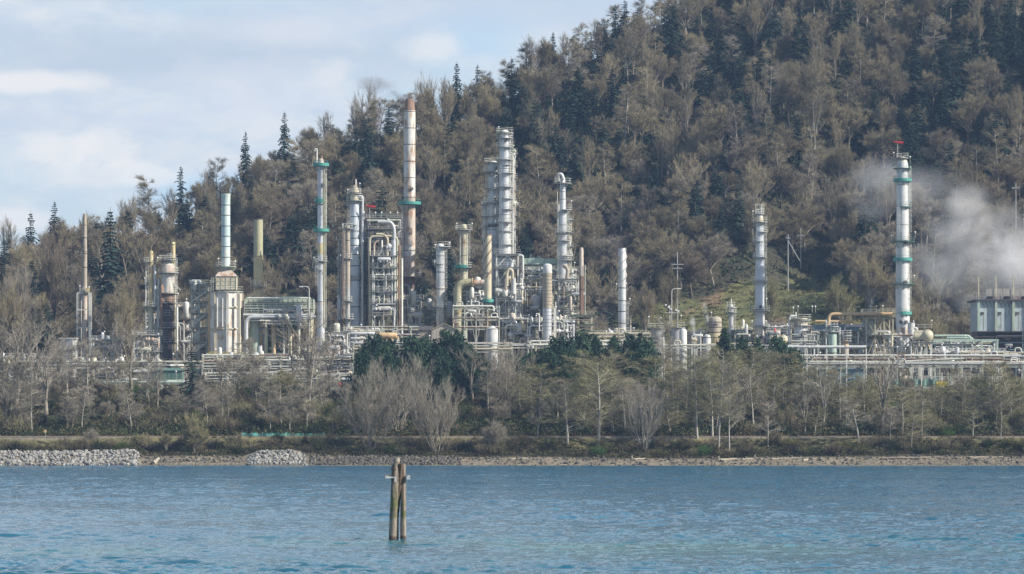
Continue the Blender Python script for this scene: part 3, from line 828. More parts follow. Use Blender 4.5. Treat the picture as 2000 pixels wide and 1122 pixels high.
# ------------------------------------------------------------------ shore trees, one by one
# (kind, px of the trunk, row of its top, depth, half width px or None, words that single it out)
SH = [
 ('maple0', 722, 706, 863, 62, 'many-stemmed pale maple on the bank left of the timber piles, front one of the pair'),
 ('maple1', 775, 683, 882, 58, 'many-stemmed pale maple standing just behind the front maple left of the piles'),
 ('maple2', 852, 704, 863, 66, 'many-stemmed pale maple on the bank right of the timber piles'),
 ('maple3', 985, 655, 905, 62, 'wide fan-shaped bare tree right of the pale maples, below the twin columns'),
 ('tall0', 922, 668, 915, 34, 'bare tree with a forked pale trunk between the pale maples and the fan-shaped tree'),
 ('tall1', 605, 598, 930, 60, 'tall thin-twigged tree standing before the heater building'),
 ('grey0', 604, 650, 905, 36, 'grey bare tree below the slender ringed column'),
 ('tall0', 255, 612, 925, 54, 'tall brown-trunked bare tree before the black and white reactor'),
 ('tall0', 8, 625, 915, 50, 'tall grey tree cut by the left edge'),
 ('tall1', 70, 615, 925, 52, 'tall grey tree between the two left edge trees'),
 ('tall0', 118, 640, 928, 44, 'tall grey tree just left of the white rectangular tank'),
 ('tall1', 205, 660, 925, 40, 'tall grey tree right of the slim pink stack'),
 ('tall0', 640, 640, 928, 44, 'tall grey tree right of the slender ringed column'),
 ('tall1', 570, 640, 930, 46, 'tall grey tree below the middle of the heater building'),
 ('tall0', 430, 690, 926, 36, 'tall grey tree below the left side of the white furnace'),
 ('tall1', 30, 600, 905, 60, 'tall grey bare tree at the left edge of the slope'),
 ('tall0', 92, 655, 890, 48, 'grey bare tree second from the left edge'),
 ('grey1', 132, 668, 915, 40, 'grey bare tree before the white rectangular tank'),
 ('grey2', 175, 655, 905, 40, 'leaning bare tree below the slim pink stack'),
 ('grey0', 225, 700, 915, 30, 'thin bare tree between the slim pink stack and the reactor'),
 ('grey1', 292, 735, 905, 26, 'low pale forked tree before the green container'),
 ('grey2', 395, 735, 893, 46, 'bare tree spreading in front of the small dark fir'),
 ('tall1', 362, 660, 932, 26, 'bare tree left of the small dark fir'),
 ('grey0', 458, 655, 930, 34, 'bare tree before the big white furnace'),
 ('grey1', 500, 690, 915, 34, 'bare tree between the white furnace and the heater building'),
 ('alder0', 545, 720, 900, 34, 'olive twigged tree below the heater building'),
 ('alder1', 1052, 705, 893, 46, 'olive tree with layered branches right of the fan-shaped bare tree'),
 ('alder2', 1108, 735, 866, 54, 'leaning alder with flat olive layers, left one of the layered group'),
 ('alder3', 1168, 690, 866, 62, 'pale trunked alder with wide olive layers in the middle of the layered group'),
 ('alder4', 1200, 672, 898, 64, 'tall olive crowned tree behind the layered alders'),
 ('alder0', 1140, 680, 902, 52, 'olive tree in front of the dark evergreens, left of the tallest olive crown'),
 ('maple1', 1258, 735, 865, 36, 'three-forked pale tree on the bank right of the layered alders'),
 ('alder1', 1275, 690, 905, 56, 'olive crowned tree behind the three-forked pale tree'),
 ('grey2', 1297, 612, 925, 26, 'tall thin bare tree before the two storage drums'),
 ('alder2', 1340, 700, 900, 52, 'olive crowned tree left of the white trunked group'),
 ('alder3', 1362, 690, 870, 40, 'leaning pale trunk tree left of the white trunked group'),
 ('alder4', 1392, 685, 872, 44, 'white trunked alder, leftmost of the cluster'),
 ('alder0', 1403, 668, 865, 48, 'white trunked alder, tallest of the cluster'),
 ('grey0', 1424, 700, 863, 30, 'white forked tree with bare top standing at the beach edge'),
 ('alder1', 1450, 672, 895, 52, 'olive crowned tree behind the white trunked cluster'),
 ('alder2', 1490, 680, 905, 50, 'olive tree right of the white trunked cluster'),
 ('grey1', 1500, 780, 866, 22, 'short broken pale tree by the beach'),
 ('alder3', 1535, 682, 905, 46, 'olive tree against the dark evergreens left of the wide column'),
 ('alder4', 1562, 740, 900, 40, 'olive scrub tree below the wide column'),
 ('grey2', 1572, 720, 893, 26, 'grey forked tree below the wide column'),
 ('alder0', 1610, 705, 900, 44, 'olive tree below the mint green drum'),
 ('alder1', 1640, 715, 893, 42, 'olive tree just right of the one below the mint green drum'),
 ('grey0', 1677, 770, 866, 34, 'grey tree leaning at the beach edge on the right'),
 ('tall0', 1722, 668, 880, 44, 'tall dark-trunked tree before the ringed column base'),
 ('alder2', 1762, 745, 878, 46, 'olive tree right of the tall dark-trunked tree'),
 ('alder3', 1800, 775, 868, 60, 'broad bright olive tree on the right bank'),
 ('alder4', 1780, 800, 864, 44, 'low bright olive tree at the beach edge on the right'),
 ('alder0', 1835, 745, 890, 48, 'olive tree right of the broad bright one'),
 ('grey1', 1885, 720, 903, 30, 'thin bare tree below the cooling tower'),
 ('grey2', 1942, 700, 915, 28, 'thin bare tree right of the yellow truck'),
 ('alder1', 1978, 700, 890, 50, 'olive tree at the right edge'),
 ('alder2', 1900, 790, 872, 44, 'low olive tree below the cooling tower'),
 ('alder3', 1955, 810, 868, 44, 'low olive tree in the right corner of the bank'),
 ('grey0', 1050, 780, 872, 30, 'thin grey tree between the fan-shaped tree and the layered alders'),
 ('maple2', 668, 780, 884, 40, 'low spreading bare tree left of the pale maples'),
 ('grey1', 812, 760, 893, 34, 'grey bare tree in the gap between the pale maples'),
 ('grey0', 20, 700, 895, 36, 'grey twiggy tree nearest the left edge'),
 ('grey2', 62, 735, 883, 34, 'small bare tree on the slope near the left edge'),
 ('alder0', 330, 770, 890, 28, 'small olive tree left of the small dark fir'),
 ('grey1', 1220, 730, 885, 30, 'bare tree between the layered alders and the three-forked tree'),
 ('alder4', 1310, 760, 880, 44, 'low layered olive tree right of the three-forked tree'),
 ('alder1', 1590, 790, 880, 44, 'low olive tree on the bank below the wide column'),
 ('grey2', 1738, 790, 866, 24, 'thin grey tree at the foot of the tall dark-trunked tree'),
]
HW = {k: float(np.percentile([abs(v.co.x) for v in PROTO[k][1].vertices if v.co.z > 3], 93)) for k in PROTO}
for key, px, top, Y, hw, lab in SH:
    X = X_(px, Y); zb = zf(X, Y); h = Z_(top, Y)-zb
    mc = PROTO[key][1]; zmax = max(v.co.z for v in mc.vertices) if 'zmax' not in mc else mc['zmax']; mc['zmax'] = zmax
    sz = h/zmax; s = (hw*S(Y))/HW[key]*1.0
    s = min(max(s, sz*.6), sz*(1.15 if 'maple' in key else 1.7))
    nm = {'maple': 'maple_tree', 'tall': 'cottonwood_tree', 'alder': 'budding_alder_tree', 'grey': 'grey_alder_tree'}[key[:-1]]
    plant(key, nm, lab, 'tree', X, Y, s, sz=sz)
BW_ = [(0, 'near the left edge'), (130, 'left of the white tank'), (260, 'below the green container'), (400, 'below the white furnace'), (500, 'above the teal netting'), (640, 'left of the pale maples'), (780, 'between the pale maples'), (900, 'right of the pale maples'),
      (1040, 'below the layered alders'), (1220, 'round the three-forked tree'), (1330, 'round the white trunked cluster'), (1480, 'below the wide column'), (1640, 'near the tall dark-trunked tree'), (1800, 'below the yellow truck'), (1900, 'near the right edge')]

# more slope trees between the named ones
INF = [('alder', 'budding_alder_tree', 'olive twigged tree'), ('grey', 'grey_alder_tree', 'grey bare tree'), ('bushy', 'bushy_tree', 'round low twiggy tree'), ('tall', 'cottonwood_tree', 'forked bare tree')]
for i in range(230):
    px = -30+2060*(i+random.random())/230; Y = random.uniform(880, 934); right = px > 1000
    k = random.choices([0, 1, 2, 3], [6, 2, 3, .4] if right else [1.2, 4, 3, 1.4])[0]; st, nm, lb = INF[k]
    key = st+str(random.randrange({'alder': 5, 'grey': 3, 'bushy': 3, 'tall': 2}[st]))
    X = X_(px, Y); h = random.uniform(7.5, 15.5) if k != 2 else random.uniform(4, 7.5)
    top = PY(zf(X, Y)+h, Y); lim = (690 if random.random() < .3 else 745) if px < 700 else (748 if px < 900 else 710) if px < 1000 else 735 if (1040 < px < 1150 or 1205 < px < 1285) else 680 if px < 1540 else (715 if random.random() < .3 else 750)
    if top < lim: h = Z_(lim, Y)-zf(X, Y)
    if h < 3.5 or (655 < px < 945 and Y < 912): continue
    mc = PROTO[key][1]; zmax = max(v.co.z for v in mc.vertices) if 'zmax' not in mc else mc['zmax']; mc['zmax'] = zmax
    sz = h/zmax; loc = ([t for x, t in BW_ if px >= x] or ['near the left edge'])[-1]
    plant(key, nm, lb+' growing on the slope '+loc, 'tree', X, Y, sz*random.uniform(1.1, 1.5), sz=sz, group=lb+'s growing on the slope '+loc)
# dark evergreens in front of the plant
for px, top, Y, s, lab in [(730, 665, 925, .8, 'dark evergreen left of the pale maples, left one'), (745, 672, 922, .7, 'dark evergreen leaning over the pale maples'), (805, 668, 925, .85, 'dark evergreen between the pale maples'), (822, 670, 930, .7, 'dark evergreen right behind the gap between the maples'),
                            (872, 655, 932, .7, 'dark evergreen below the beige shed, left one'), (893, 660, 928, .75, 'dark evergreen below the beige shed, right one'), (862, 690, 915, .6, 'yellow green cypress between the dark evergreens'), (1070, 690, 920, .85, 'dark evergreen right of the fan-shaped bare tree, lowest of the clump'), (1105, 672, 924, .8, 'dark evergreen second in the clump of the middle'),
                            (1135, 662, 928, .85, 'dark evergreen topmost in the clump of the middle'), (1160, 664, 930, .7, 'dark evergreen at the right of the clump of the middle'), (1238, 664, 925, .95, 'dark evergreen below the spiral-finned stack'), (1262, 672, 922, .75, 'dark evergreen right under the spiral-finned stack'),
                            (1415, 655, 935, .5, 'small dark evergreen top below the white horizontal drum'), (1450, 668, 932, .6, 'small dark evergreen below the ringed white column, left one'), (1480, 672, 930, .5, 'small dark evergreen below the ringed white column, right one'), (1518, 668, 925, .8, 'dark evergreen left of the wide column'), (1548, 690, 920, .75, 'dark evergreen at the foot of the wide column'),
                            (1200, 668, 932, .6, 'dark evergreen top left of the spiral-finned stack'), (712, 690, 918, .75, 'dark evergreen lowest and farthest left of the row'), (758, 675, 930, .8, 'dark evergreen at the right of the left clump'), (845, 675, 932, .8, 'dark evergreen behind the yellow green cypress'), (910, 680, 926, .6, 'dark evergreen beside the forked tree'), (1088, 668, 934, .8, 'dark evergreen at the back of the middle clump'), (1120, 690, 915, .7, 'dark evergreen at the front of the middle clump'), (1255, 690, 916, .9, 'dark evergreen at the front under the spiral-finned stack'), (938, 700, 920, .8, 'dark evergreen behind the left half of the fan-shaped tree'), (1008, 702, 922, .85, 'dark evergreen behind the right half of the fan-shaped tree'), (1040, 695, 926, .8, 'dark evergreen joining the fan-shaped tree to the middle clump')]:
    X = X_(px, Y); zb = zf(X, Y); sz = (Z_(top, Y)-zb)/12.5
    plant('green%d' % random.randrange(3), 'evergreen_tree', lab, 'evergreen', X, Y, s*1.3, sz=sz)
X = X_(378, 905); plant('fir2', 'fir_tree', 'small dark fir on the slope left of the white furnace', 'fir tree', X, 905, .95, sz=(Z_(672, 905)-zf(X, 905))/22)
for px, Y, s in [(90, 1128, .9), (75, 1130, .8), (180, 1126, .8), (205, 1130, .9), (150, 1135, 1.), (690, 1126, .8), (570, 1126, .8), (840, 1130, .9), (870, 1135, .8), (640, 1128, .7)]:
    loc = [t for x, t in LANDW if px >= x][-1]
    plant('fir%d' % random.randrange(4), 'fir_tree', 'dark fir low down just '+loc, 'fir tree', X_(px, Y), Y, s, group='dark firs low down '+loc)
# tawny round trees on the far left
for px, top, Y, s, lab in [(110, 455, 1135, 1.1, 'broad tawny round-headed tree at the left of the hill'), (40, 520, 1122, 1.0, 'tawny bare tree at the left edge of the hill'), (165, 520, 1120, .9, 'tawny bare tree just right of the slim pink stack'), (15, 570, 1112, .9, 'grey-brown bare tree low at the left edge'), (240, 560, 1118, .9, 'brown bare tree between the pink stack and the reactor')]:
    X = X_(px, Y); plant('dome%d' % random.randrange(4), 'maple_tree', lab, 'tree', X, Y, s, sz=(Z_(top, Y)-zf(X, Y))/15.5)
# shrubs
names = {'scrub0': ('bramble_bush', 'brown bramble mound'), 'scrub1': ('thorn_bush', 'grey brown leafless bush'), 'scrub2': ('willow_bush', 'olive twiggy bush'), 'leafy0': ('laurel_bush', 'dark leafy bush'), 'leafy1': ('broom_bush', 'olive leafy bush'), 'leafy2': ('salmonberry_bush', 'bright green leafy bush')}
BW = [(0, 'near the left edge'), (130, 'left of the white tank'), (260, 'below the green container'), (400, 'below the white furnace'), (500, 'above the teal netting'), (640, 'left of the pale maples'), (780, 'between the pale maples'), (900, 'right of the pale maples'),
      (1040, 'below the layered alders'), (1220, 'round the three-forked tree'), (1330, 'round the white trunked cluster'), (1480, 'below the wide column'), (1640, 'near the tall dark-trunked tree'), (1800, 'below the yellow truck'), (1900, 'near the right edge')]
cb = {}
for i in range(420):
    px = random.uniform(-40, 2040); u = random.random()
    Y = random.uniform(878, 934) if u < .66 else random.uniform(861.5, 867)
    front = Y < 870
    w_ = [3, 3, 2, 4, 2, .5] if not front else [4, 4, 3, 3, 1, .3]
    if px > 1000: w_[4] += 2; w_[2] += 2
    key = random.choices(['scrub0', 'scrub1', 'scrub2', 'leafy0', 'leafy1', 'leafy2'], w_)[0]
    s = random.uniform(.7, 1.5)*(.58 if front else 1.0); nm, lb = names[key]
    loc = [t for x, t in BW if px >= x] or [BW[0][1]]; lab = lb+(' on the front bank ' if front else ' on the slope ')+loc[-1]
    plant(key, nm, lab, 'bush', X_(px, Y), Y, s, group='every '+lab)
for key, px, Y, s, lab in [('leafy2', 262, 925, .8, 'vivid green bush below the left end of the green container'), ('leafy2', 290, 925, .75, 'vivid green bush below the middle of the green container'), ('leafy2', 485, 928, .9, 'pale green bush below the heater building'), ('leafy2', 1745, 905, .8, 'vivid green bush beside the tall dark-trunked tree'),
                             ('leafy2', 1850, 872, .7, 'vivid green bush on the right bank'), ('leafy0', 905, 864, .7, 'dark glossy bush at the beach edge right of the maples')]:
    plant(key, 'salmonberry_bush', lab, 'bush', X_(px, Y), Y, s)
plant('willow', 'willow_tree', 'pale olive round willow leaning over the stones left of the piles', 'tree', X_(378, 862), 862, .78, sz=.95)
plant('bushy1', 'willow_tree', 'low grey bush hiding the end of the pale rock bank', 'bush', X_(325, 862), 862, .5)
for px, Y, lab in [(178, 866, 'small pale bush on the railway bank at the left'), (965, 862, 'brown rounded bush right of the pale maples')]:
    plant('bushy2', 'willow_tree', lab, 'bush', X_(px, Y), Y, .45 if px < 200 else .8)
print('trees', NTREE[0])
# ------------------------------------------------------------------ process plant builders
random.seed(11)
def ring(mb, x, y, z, r0, r1, th, a0=0.0, a1=2*PI, mi=0):
    """a deck in the shape of a ring or part of a ring"""
    n = max(6, int(20*(a1-a0)/(2*PI))); vs = []
    for i in range(n+1):
        a = a0+(a1-a0)*i/n; c, s_ = math.cos(a), math.sin(a)
        vs += [(x+r0*c, y+r0*s_, z), (x+r1*c, y+r1*s_, z), (x+r1*c, y+r1*s_, z-th), (x+r0*c, y+r0*s_, z-th)]
    fs = []
    for i in range(n):
        for k in range(4): fs.append((i*4+k, i*4+(k+1) % 4, i*4+4+(k+1) % 4, i*4+4+k))
    fs += [(0, 1, 2, 3), (n*4+3, n*4+2, n*4+1, n*4)]
    mb.add(vs, fs, mi)
def arc_rail(mb, x, y, z, r, a0, a1, h=1.15, t=.035):
    n = max(6, int(20*(a1-a0)/(2*PI)))
    for hh in (h*.5, h): mb.tube([(x+r*math.cos(a0+(a1-a0)*i/n), y+r*math.sin(a0+(a1-a0)*i/n), z+hh) for i in range(n+1)], t, 4)
    for i in range(0, n+1, 2):
        a = a0+(a1-a0)*i/n; mb.tube([(x+r*math.cos(a), y+r*math.sin(a), z), (x+r*math.cos(a), y+r*math.sin(a), z+h)], t, 4)
def line_rail(mb, a, b, h=1.1, t=.035, gap=1.6):
    a = Vector(a); b = Vector(b); n = max(1, int((b-a).length/gap)); u = Vector((0, 0, 1))
    for hh in (h*.5, h): mb.tube([a+u*hh, b+u*hh], t, 4)
    for i in range(n+1):
        p = a.lerp(b, i/n); mb.tube([p, p+u*h], t, 4)
def ladder(par, x, y, z0, z1, dx=0.0, mat='light', cage=True):
    mb = MB()
    for s_ in (-.23, .23): mb.tube([(x+s_, y, z0), (x+s_, y, z1)], .035, 4)
    z = z0
    while z < z1: mb.tube([(x-.23, y, z), (x+.23, y, z)], .022, 4); z += .45
    if cage:
        z = z0+2.2
        while z < z1:
            mb.tube([(x-.36, y, z), (x-.36, y-.55, z), (x, y-.8, z), (x+.36, y-.55, z), (x+.36, y, z)], .028, 4); z += 1.3
        for q in ((-.36, -.5), (.36, -.5), (0, -.8)): mb.tube([(x+q[0], y+q[1], z0+2.2), (x+q[0], y+q[1], z1)], .022, 4)
    return P('ladder', mb, M[mat], par, smooth=False)
def platform(par, x, y, z, r0, r1, a0=0.0, a1=2*PI, deck='grey', rail='light', skirt=.25):
    mb = MB(); ring(mb, x, y, z, r0*1.01, r1, .14, a0, a1)
    if skirt > .3: ring(mb, x, y, z+skirt*.8, r1-.03, r1+.03, skirt, a0, a1)
    n = max(3, int(8*(a1-a0)/(2*PI)))
    for i in range(n+1):
        a = a0+(a1-a0)*i/n; c, s_ = math.cos(a), math.sin(a)
        mb.tube([(x+r0*c, y+r0*s_, z-(r1-r0)*.9-.3), (x+r1*.93*c, y+r1*.93*s_, z-.14)], .06, 4)
    o = P('platform', mb, M[deck], par, smooth=False)
    rb = MB(); arc_rail(rb, x, y, z, r1-.04, a0, a1)
    P('railing', rb, M[rail], o, smooth=False)
    return o
def lamp(par, x, y, z, h=1.8, mat='light'):
    mb = MB(); mb.tube([(x, y, z), (x, y, z+h)], .035, 5); o = P('lamp_post', mb, M[mat], par)
    b = MB(); b.ell((x, y, z+h+.12), .2, .2, .2, 8, 5); P('floodlight', b, M['lamp'], o)
def manway(par, x, y, z, r, ang, mat='dark', q=.45):
    mb = MB(); c, s_ = math.cos(ang), math.sin(ang)
    mb.tube([(x+r*.95*c, y+r*.95*s_, z), (x+(r+.35)*c, y+(r+.35)*s_, z)], q, 12)
    P('manway', mb, M[mat], par)
def column(name, label, cat, cx, Y, secs, top='dome', plats=(), seams=(), mats=None, lad=None, pipes=(), ground=None, foot=None, lamps=(), skirt=None, mw=(), vent=None, nseg=24, seamw=.1):
    """secs: [(row, width px, material)] from the top down; it stands on the plant level"""
    x = X_(cx, Y); s = S(Y); zg = zf(x, Y) if ground is None else ground
    root = T(name, label, cat, (x, Y, zg))
    names = []
    for q in secs:
        if q[2] not in names: names.append(q[2])
    mts = [M[n] for n in names]+[M['seam']]; sm = len(names)
    pr = []
    for py, w, mt in secs: pr.append([w/2*s, Z_(py, Y), names.index(mt)])
    pr = pr[::-1]
    if pr[0][1] > zg+.2: pr.insert(0, [pr[0][0], zg-.1, pr[0][2]])
    # the material index of a profile ring colours the piece above it
    for i in range(len(pr)-1): pr[i][2] = pr[i+1][2]
    def rad(z):
        for a, b in zip(pr, pr[1:]):
            if a[1] <= z <= b[1]: return a[0]+(b[0]-a[0])*(z-a[1])/max(b[1]-a[1], 1e-6), a[2]
        return pr[-1][0], pr[-1][2]
    ex = []
    for py in seams:
        z = Z_(py, Y)
        if z < zg: continue
        r, mi = rad(z); ex += [[r, z-seamw, mi], [r+.05, z-seamw+.01, sm], [r+.05, z+seamw, sm], [r, z+seamw+.01, mi]]
    pr = sorted(pr+ex, key=lambda q: q[1])
    R = pr[-1][0]; zt_ = pr[-1][1]; mi = pr[-1][2]
    if top == 'dome':
        for k in range(1, 5): a = PI/2*k/4; pr.append([R*math.cos(a)+.01, zt_+R*.55*math.sin(a), mi])
    elif top == 'open':
        pr += [[R*.86, zt_+.01, sm], [R*.84, zt_-2.0, sm]]
    mb = MB(); mb.lathe(x, Y, pr, nseg)
    sh = P('shell', mb, mts, root)
    for q in plats:
        py, hw, side = q[:3]; colr = q[3] if len(q) > 3 else 'grey'; z = Z_(py, Y); r, _ = rad(z)
        a0, a1 = {0: (0, 2*PI), 1: (-PI*.62, PI*.45), -1: (PI*.55, PI*1.62)}[side]
        platform(root, x, Y, z, r, max(hw*s, r+.5), a0, a1, colr, colr if 'teal' in colr else 'light', .75 if colr == 'teal' else .25)
    if lad:
        side, y0, y1 = lad; r, _ = rad(Z_((y0+y1)/2, Y)); ladder(root, x+side*(r+.28), Y-.5, max(Z_(y1, Y), zg), Z_(y0, Y))
    for dx, w, y0, y1, mt, *hook in pipes:
        px_ = x+dx*s; r = w/2*s; yb = Y-.6; z1 = Z_(y0, Y); z0 = max(Z_(y1, Y), zg)
        pts = [(px_, yb, z0), (px_, yb, z1)]
        if hook and hook[0]: pts += [(x+hook[0]*s, yb, z1)]
        mb = MB(); mb.pipe(pts, r, 10); P('pipe', mb, M[mt], root)
    for py, ang in mw: r, _ = rad(Z_(py, Y)); manway(root, x, Y, Z_(py, Y), r, ang)
    for dx, py in lamps: lamp(root, x+dx*s, Y-.7, Z_(py, Y)-1.4, 1.4)
    if vent:
        mb = MB(); mb.pipe([(x+vent[0]*s, Y, zt_-.5), (x+vent[0]*s, Y, Z_(vent[1], Y)), (x+(vent[0]+vent[2])*s, Y, Z_(vent[1], Y)), (x+(vent[0]+vent[2])*s, Y, Z_(vent[1], Y)-.6)], .16, 8)
        P('vent_pipe', mb, M['light'], root)
    return root, x, rad
def frame(par, x0, x1, y0, y1, zs, nb=2, t=.16, mat='light', brace='inv', decks=True, rails=True, nd=1, deckmat='grey'):
    """bolted steel frame: posts, beams, braces on the faces, decks with railings"""
    mb = MB(); br = MB()
    xs_ = [x0+(x1-x0)*i/nb for i in range(nb+1)]; ys_ = [y0+(y1-y0)*i/nd for i in range(nd+1)]
    for x in xs_:
        for y in ys_: mb.box(x-t, x+t, y-t, y+t, zs[0], zs[-1])
    for z in zs[1:]:
        for y in ys_: mb.box(x0-t*1.6, x1+t*1.6, y-t*.8, y+t*.8, z-t*2.2, z-.01)
        for x in xs_: mb.box(x-t*.8, x+t*.8, y0, y1, z-t*2.2, z-.012)
    for i in range(len(zs)-1):
        za, zb = zs[i], zs[i+1]-t*2
        for k in range(nb):
            xa, xb = xs_[k], xs_[k+1]; xm = (xa+xb)/2
            for y in (y0, y1):
                if brace == 'inv': br.bar((xa, y, za), (xm, y, zb), t); br.bar((xb, y, za), (xm, y, zb), t)
                elif brace == 'x' and (i+k) % 2 == 0: br.bar((xa, y, za), (xb, y, zb), t); br.bar((xb, y+.1, za), (xa, y+.1, zb), t)
                elif brace == 'd': br.bar((xa, y, za), (xb, y, zb), t) if (i+k) % 2 else br.bar((xb, y, za), (xa, y, zb), t)
    if 0 < len(br.v) <= 16: mb.add(br.v, br.f); br = MB()
    o = P('steel_frame', mb, M[mat], par, smooth=False)
    if br.v: P('bracing', br, M[mat], par, smooth=False)
    for i, z in enumerate(zs[1:]):
        if decks:
            d = MB(); d.box(x0-.7, x1+.7, y0-.7, y1+.7, z, z+.09); dk = P('deck', d, M[deckmat], par, smooth=False)
            if rails:
                rb = MB()
                for a, b in (((x0-.65, y0-.65), (x1+.65, y0-.65)), ((x0-.65, y1+.65), (x1+.65, y1+.65)), ((x0-.65, y0-.65), (x0-.65, y1+.65)), ((x1+.65, y0-.65), (x1+.65, y1+.65))):
                    line_rail(rb, (*a, z+.09), (*b, z+.09), t=.045)
                P('railing', rb, M[mat], dk, smooth=False)
    return o
def drum(par, x, y, z, L, r, mat='light', axis='x', name='drum'):
    """horizontal vessel with domed ends on two saddles"""
    mb = MB(); pr = [(0.01, -L/2-r*.5), (r*.6, -L/2-r*.38), (r*.93, -L/2-r*.15), (r, -L/2), (r, L/2), (r*.93, L/2+r*.15), (r*.6, L/2+r*.38), (.01, L/2+r*.5)]
    n = 16; vs = []
    for q, h in pr:
        for k in range(n):
            a = 2*PI*k/n; u, v = q*math.cos(a), q*math.sin(a)
            vs.append((x+h, y+u, z+v) if axis == 'x' else (x+u, y+h, z+v))
    fs = [(i*n+k, i*n+(k+1) % n, (i+1)*n+(k+1) % n, (i+1)*n+k) for i in range(len(pr)-1) for k in range(n)]
    mb.add(vs, fs)
    for s_ in (-.3, .3):
        if axis == 'x': mb.box(x+s_*L-.15, x+s_*L+.15, y-r*.8, y+r*.8, z-r*1.5, z-r*.5)
        else: mb.box(x-r*.8, x+r*.8, y+s_*L-.15, y+s_*L+.15, z-r*1.5, z-r*.5)
    return P(name, mb, M[mat], par)
PIPEM = ['light', 'white', 'silver', 'grey', 'cream', 'light', 'silver', 'rustpale', 'white', 'lichen']
RACKM = ['light', 'grey', 'tan', 'lichen', 'rustpale', 'silver', 'dark', 'light', 'cream', 'rust']
def clutter(par, x0, x1, y0, y1, z0, z1, n=14, nd=3, seed=0, mats=None, rmax=.28):
    """process piping, small vessels, exchangers and valves packed in a frame"""
    r = random.Random(seed); mats = mats or PIPEM
    for i in range(n):
        y = r.uniform(y0, y1); rad = r.choice([.09, .12, .15, .2, rmax]); a = r.uniform(x0, x1); b = min(max(a+r.choice([-1, 1])*r.uniform(1.5, 7), x0), x1)
        za = r.uniform(z0, z1); zb = r.uniform(z0, z1)
        k = r.random(); mb = MB()
        if k < .45: pts = [(a, y, min(za, zb)), (a, y, max(za, zb)+.4), (b, y, max(za, zb)+.4), (b, y, za if r.random() < .5 else zb)]
        elif k < .75: pts = [(a, y, z0), (a, y, za), (b, y, za), (b, y+.6, za), (b, y+.6, z1)]
        else: pts = [(x0, y, za), (a, y, za), (a, y, zb), (x1, y, zb)]
        mb.pipe(pts, rad, 8)
        for q in range(r.randint(1, 3)):
            p = Vector(pts[1]).lerp(Vector(pts[2]), r.random()); mb.ell(p, rad*1.9, rad*1.9, rad*1.9, 8, 5)
        P('pipe', mb, M[r.choice(mats)], par)
    for i in range(nd):
        x = r.uniform(x0+.8, x1-.8); y = r.uniform(y0, y1); z = r.uniform(z0+1, z1-1)
        if r.random() < .5: drum(par, x, y, z, r.uniform(1.6, 3.5), r.uniform(.4, .8), r.choice(mats), r.choice('xy'), 'heat_exchanger')
        else:
            h = r.uniform(1.6, 4); q = r.uniform(.35, .8); mb = MB(); mb.lathe(x, y, [(.02, z-.3), (q*.7, z-.1), (q, z+.1), (q, z+h), (q*.7, z+h+.25), (.02, z+h+.4)], 14); P('small_vessel', mb, M[r.choice(mats)], par)
def rack(label, p0, p1, Y, levels, base=None, dep=4.0, npipe=4, gap=46, mat='lichen', rmax=.26, seed=0, pmats=None, brace=False, lampy=True):
    """pipe rack: a row of bents that carry level upon level of pipes"""
    r = random.Random(seed); x0, x1 = X_(p0, Y), X_(p1, Y); zg = min(zf(x0, Y), zf(x1, Y)) if base is None else base
    root = T('pipe_rack', label, 'pipe rack', (x0, Y, zg)); n = max(2, int(round((p1-p0)/gap))); mb = MB()
    zs = sorted(Z_(l, Y) for l in levels); t = .13
    for i in range(n+1):
        x = x0+(x1-x0)*i/n
        for y in (Y, Y+dep): mb.box(x-t, x+t, y-t, y+t, zg-.3, zs[-1]+.4)
        for z in zs: mb.box(x-t*.8, x+t*.8, Y-.5, Y+dep+.5, z-.3, z)
        if brace and i < n and i % 2 == 0: xb = x0+(x1-x0)*(i+1)/n; mb.bar((x, Y, zg), (xb, Y, zs[0]), t); mb.bar((xb, Y+.1, zg), (x, Y+.1, zs[0]), t)
    for z in zs:
        mb.box(x0, x1, Y-t, Y+t, z-.55, z-.31); mb.box(x0, x1, Y+dep-t, Y+dep+t, z-.55, z-.31)
    P('rack_frame', mb, M[mat], root, smooth=False)
    for z in zs:
        for k in range(npipe):
            q = r.choice([.1, .13, .17, .22, rmax]); y = Y-.2+(dep+.2)*k/max(npipe-1, 1); a = x0 if r.random() < .6 else r.uniform(x0, x0+(x1-x0)*.4); b = x1 if r.random() < .6 else r.uniform(x0+(x1-x0)*.6, x1)
            pts = [(a, y, z+q), (b, y, z+q)]
            if a > x0: pts.insert(0, (a, y, z-r.uniform(.5, 1.5)))
            if b < x1: pts.append((b, y, z+r.choice([-1, 1])*r.uniform(.6, 1.6)))
            if r.random() < .35:                               # an expansion loop
                c = r.uniform(a, b-2) if b-a > 4 else a+1
                pts = pts[:-1]+[(c, y, z+q), (c, y, z+q+1.1), (c+1.5, y, z+q+1.1), (c+1.5, y, z+q)]+pts[-1:] if b-a > 6 else pts
            m_ = MB(); m_.pipe(pts, q, 8); P('pipe', m_, M[r.choice(pmats or RACKM)], root)
    if lampy:
        for k in range(max(1, int((p1-p0)/120))): lamp(root, r.uniform(x0, x1), Y, zs[-1], r.uniform(1.5, 2.6))
    return root
def windsock(px, py, Y, base_py, label, d=1):
    x, z = X_(px, Y), Z_(py, Y); zb = Z_(base_py, Y)
    root = T('windsock', label, 'windsock', (x, Y, zb)); mb = MB(); mb.tube([(x, Y, zb), (x, Y, z+.3)], .05, 6); P('pole', mb, M['light'], root)
    mb = MB(); mb.tube([(x-d*1.0, Y, z+.22), (x-d*.3, Y, z+.12), (x+d*.6, Y, z), (x+d*1.4, Y, z-.08)], [.12, .18, .25, .29], 10, cap=False); P('sock', mb, M['sock'], root)

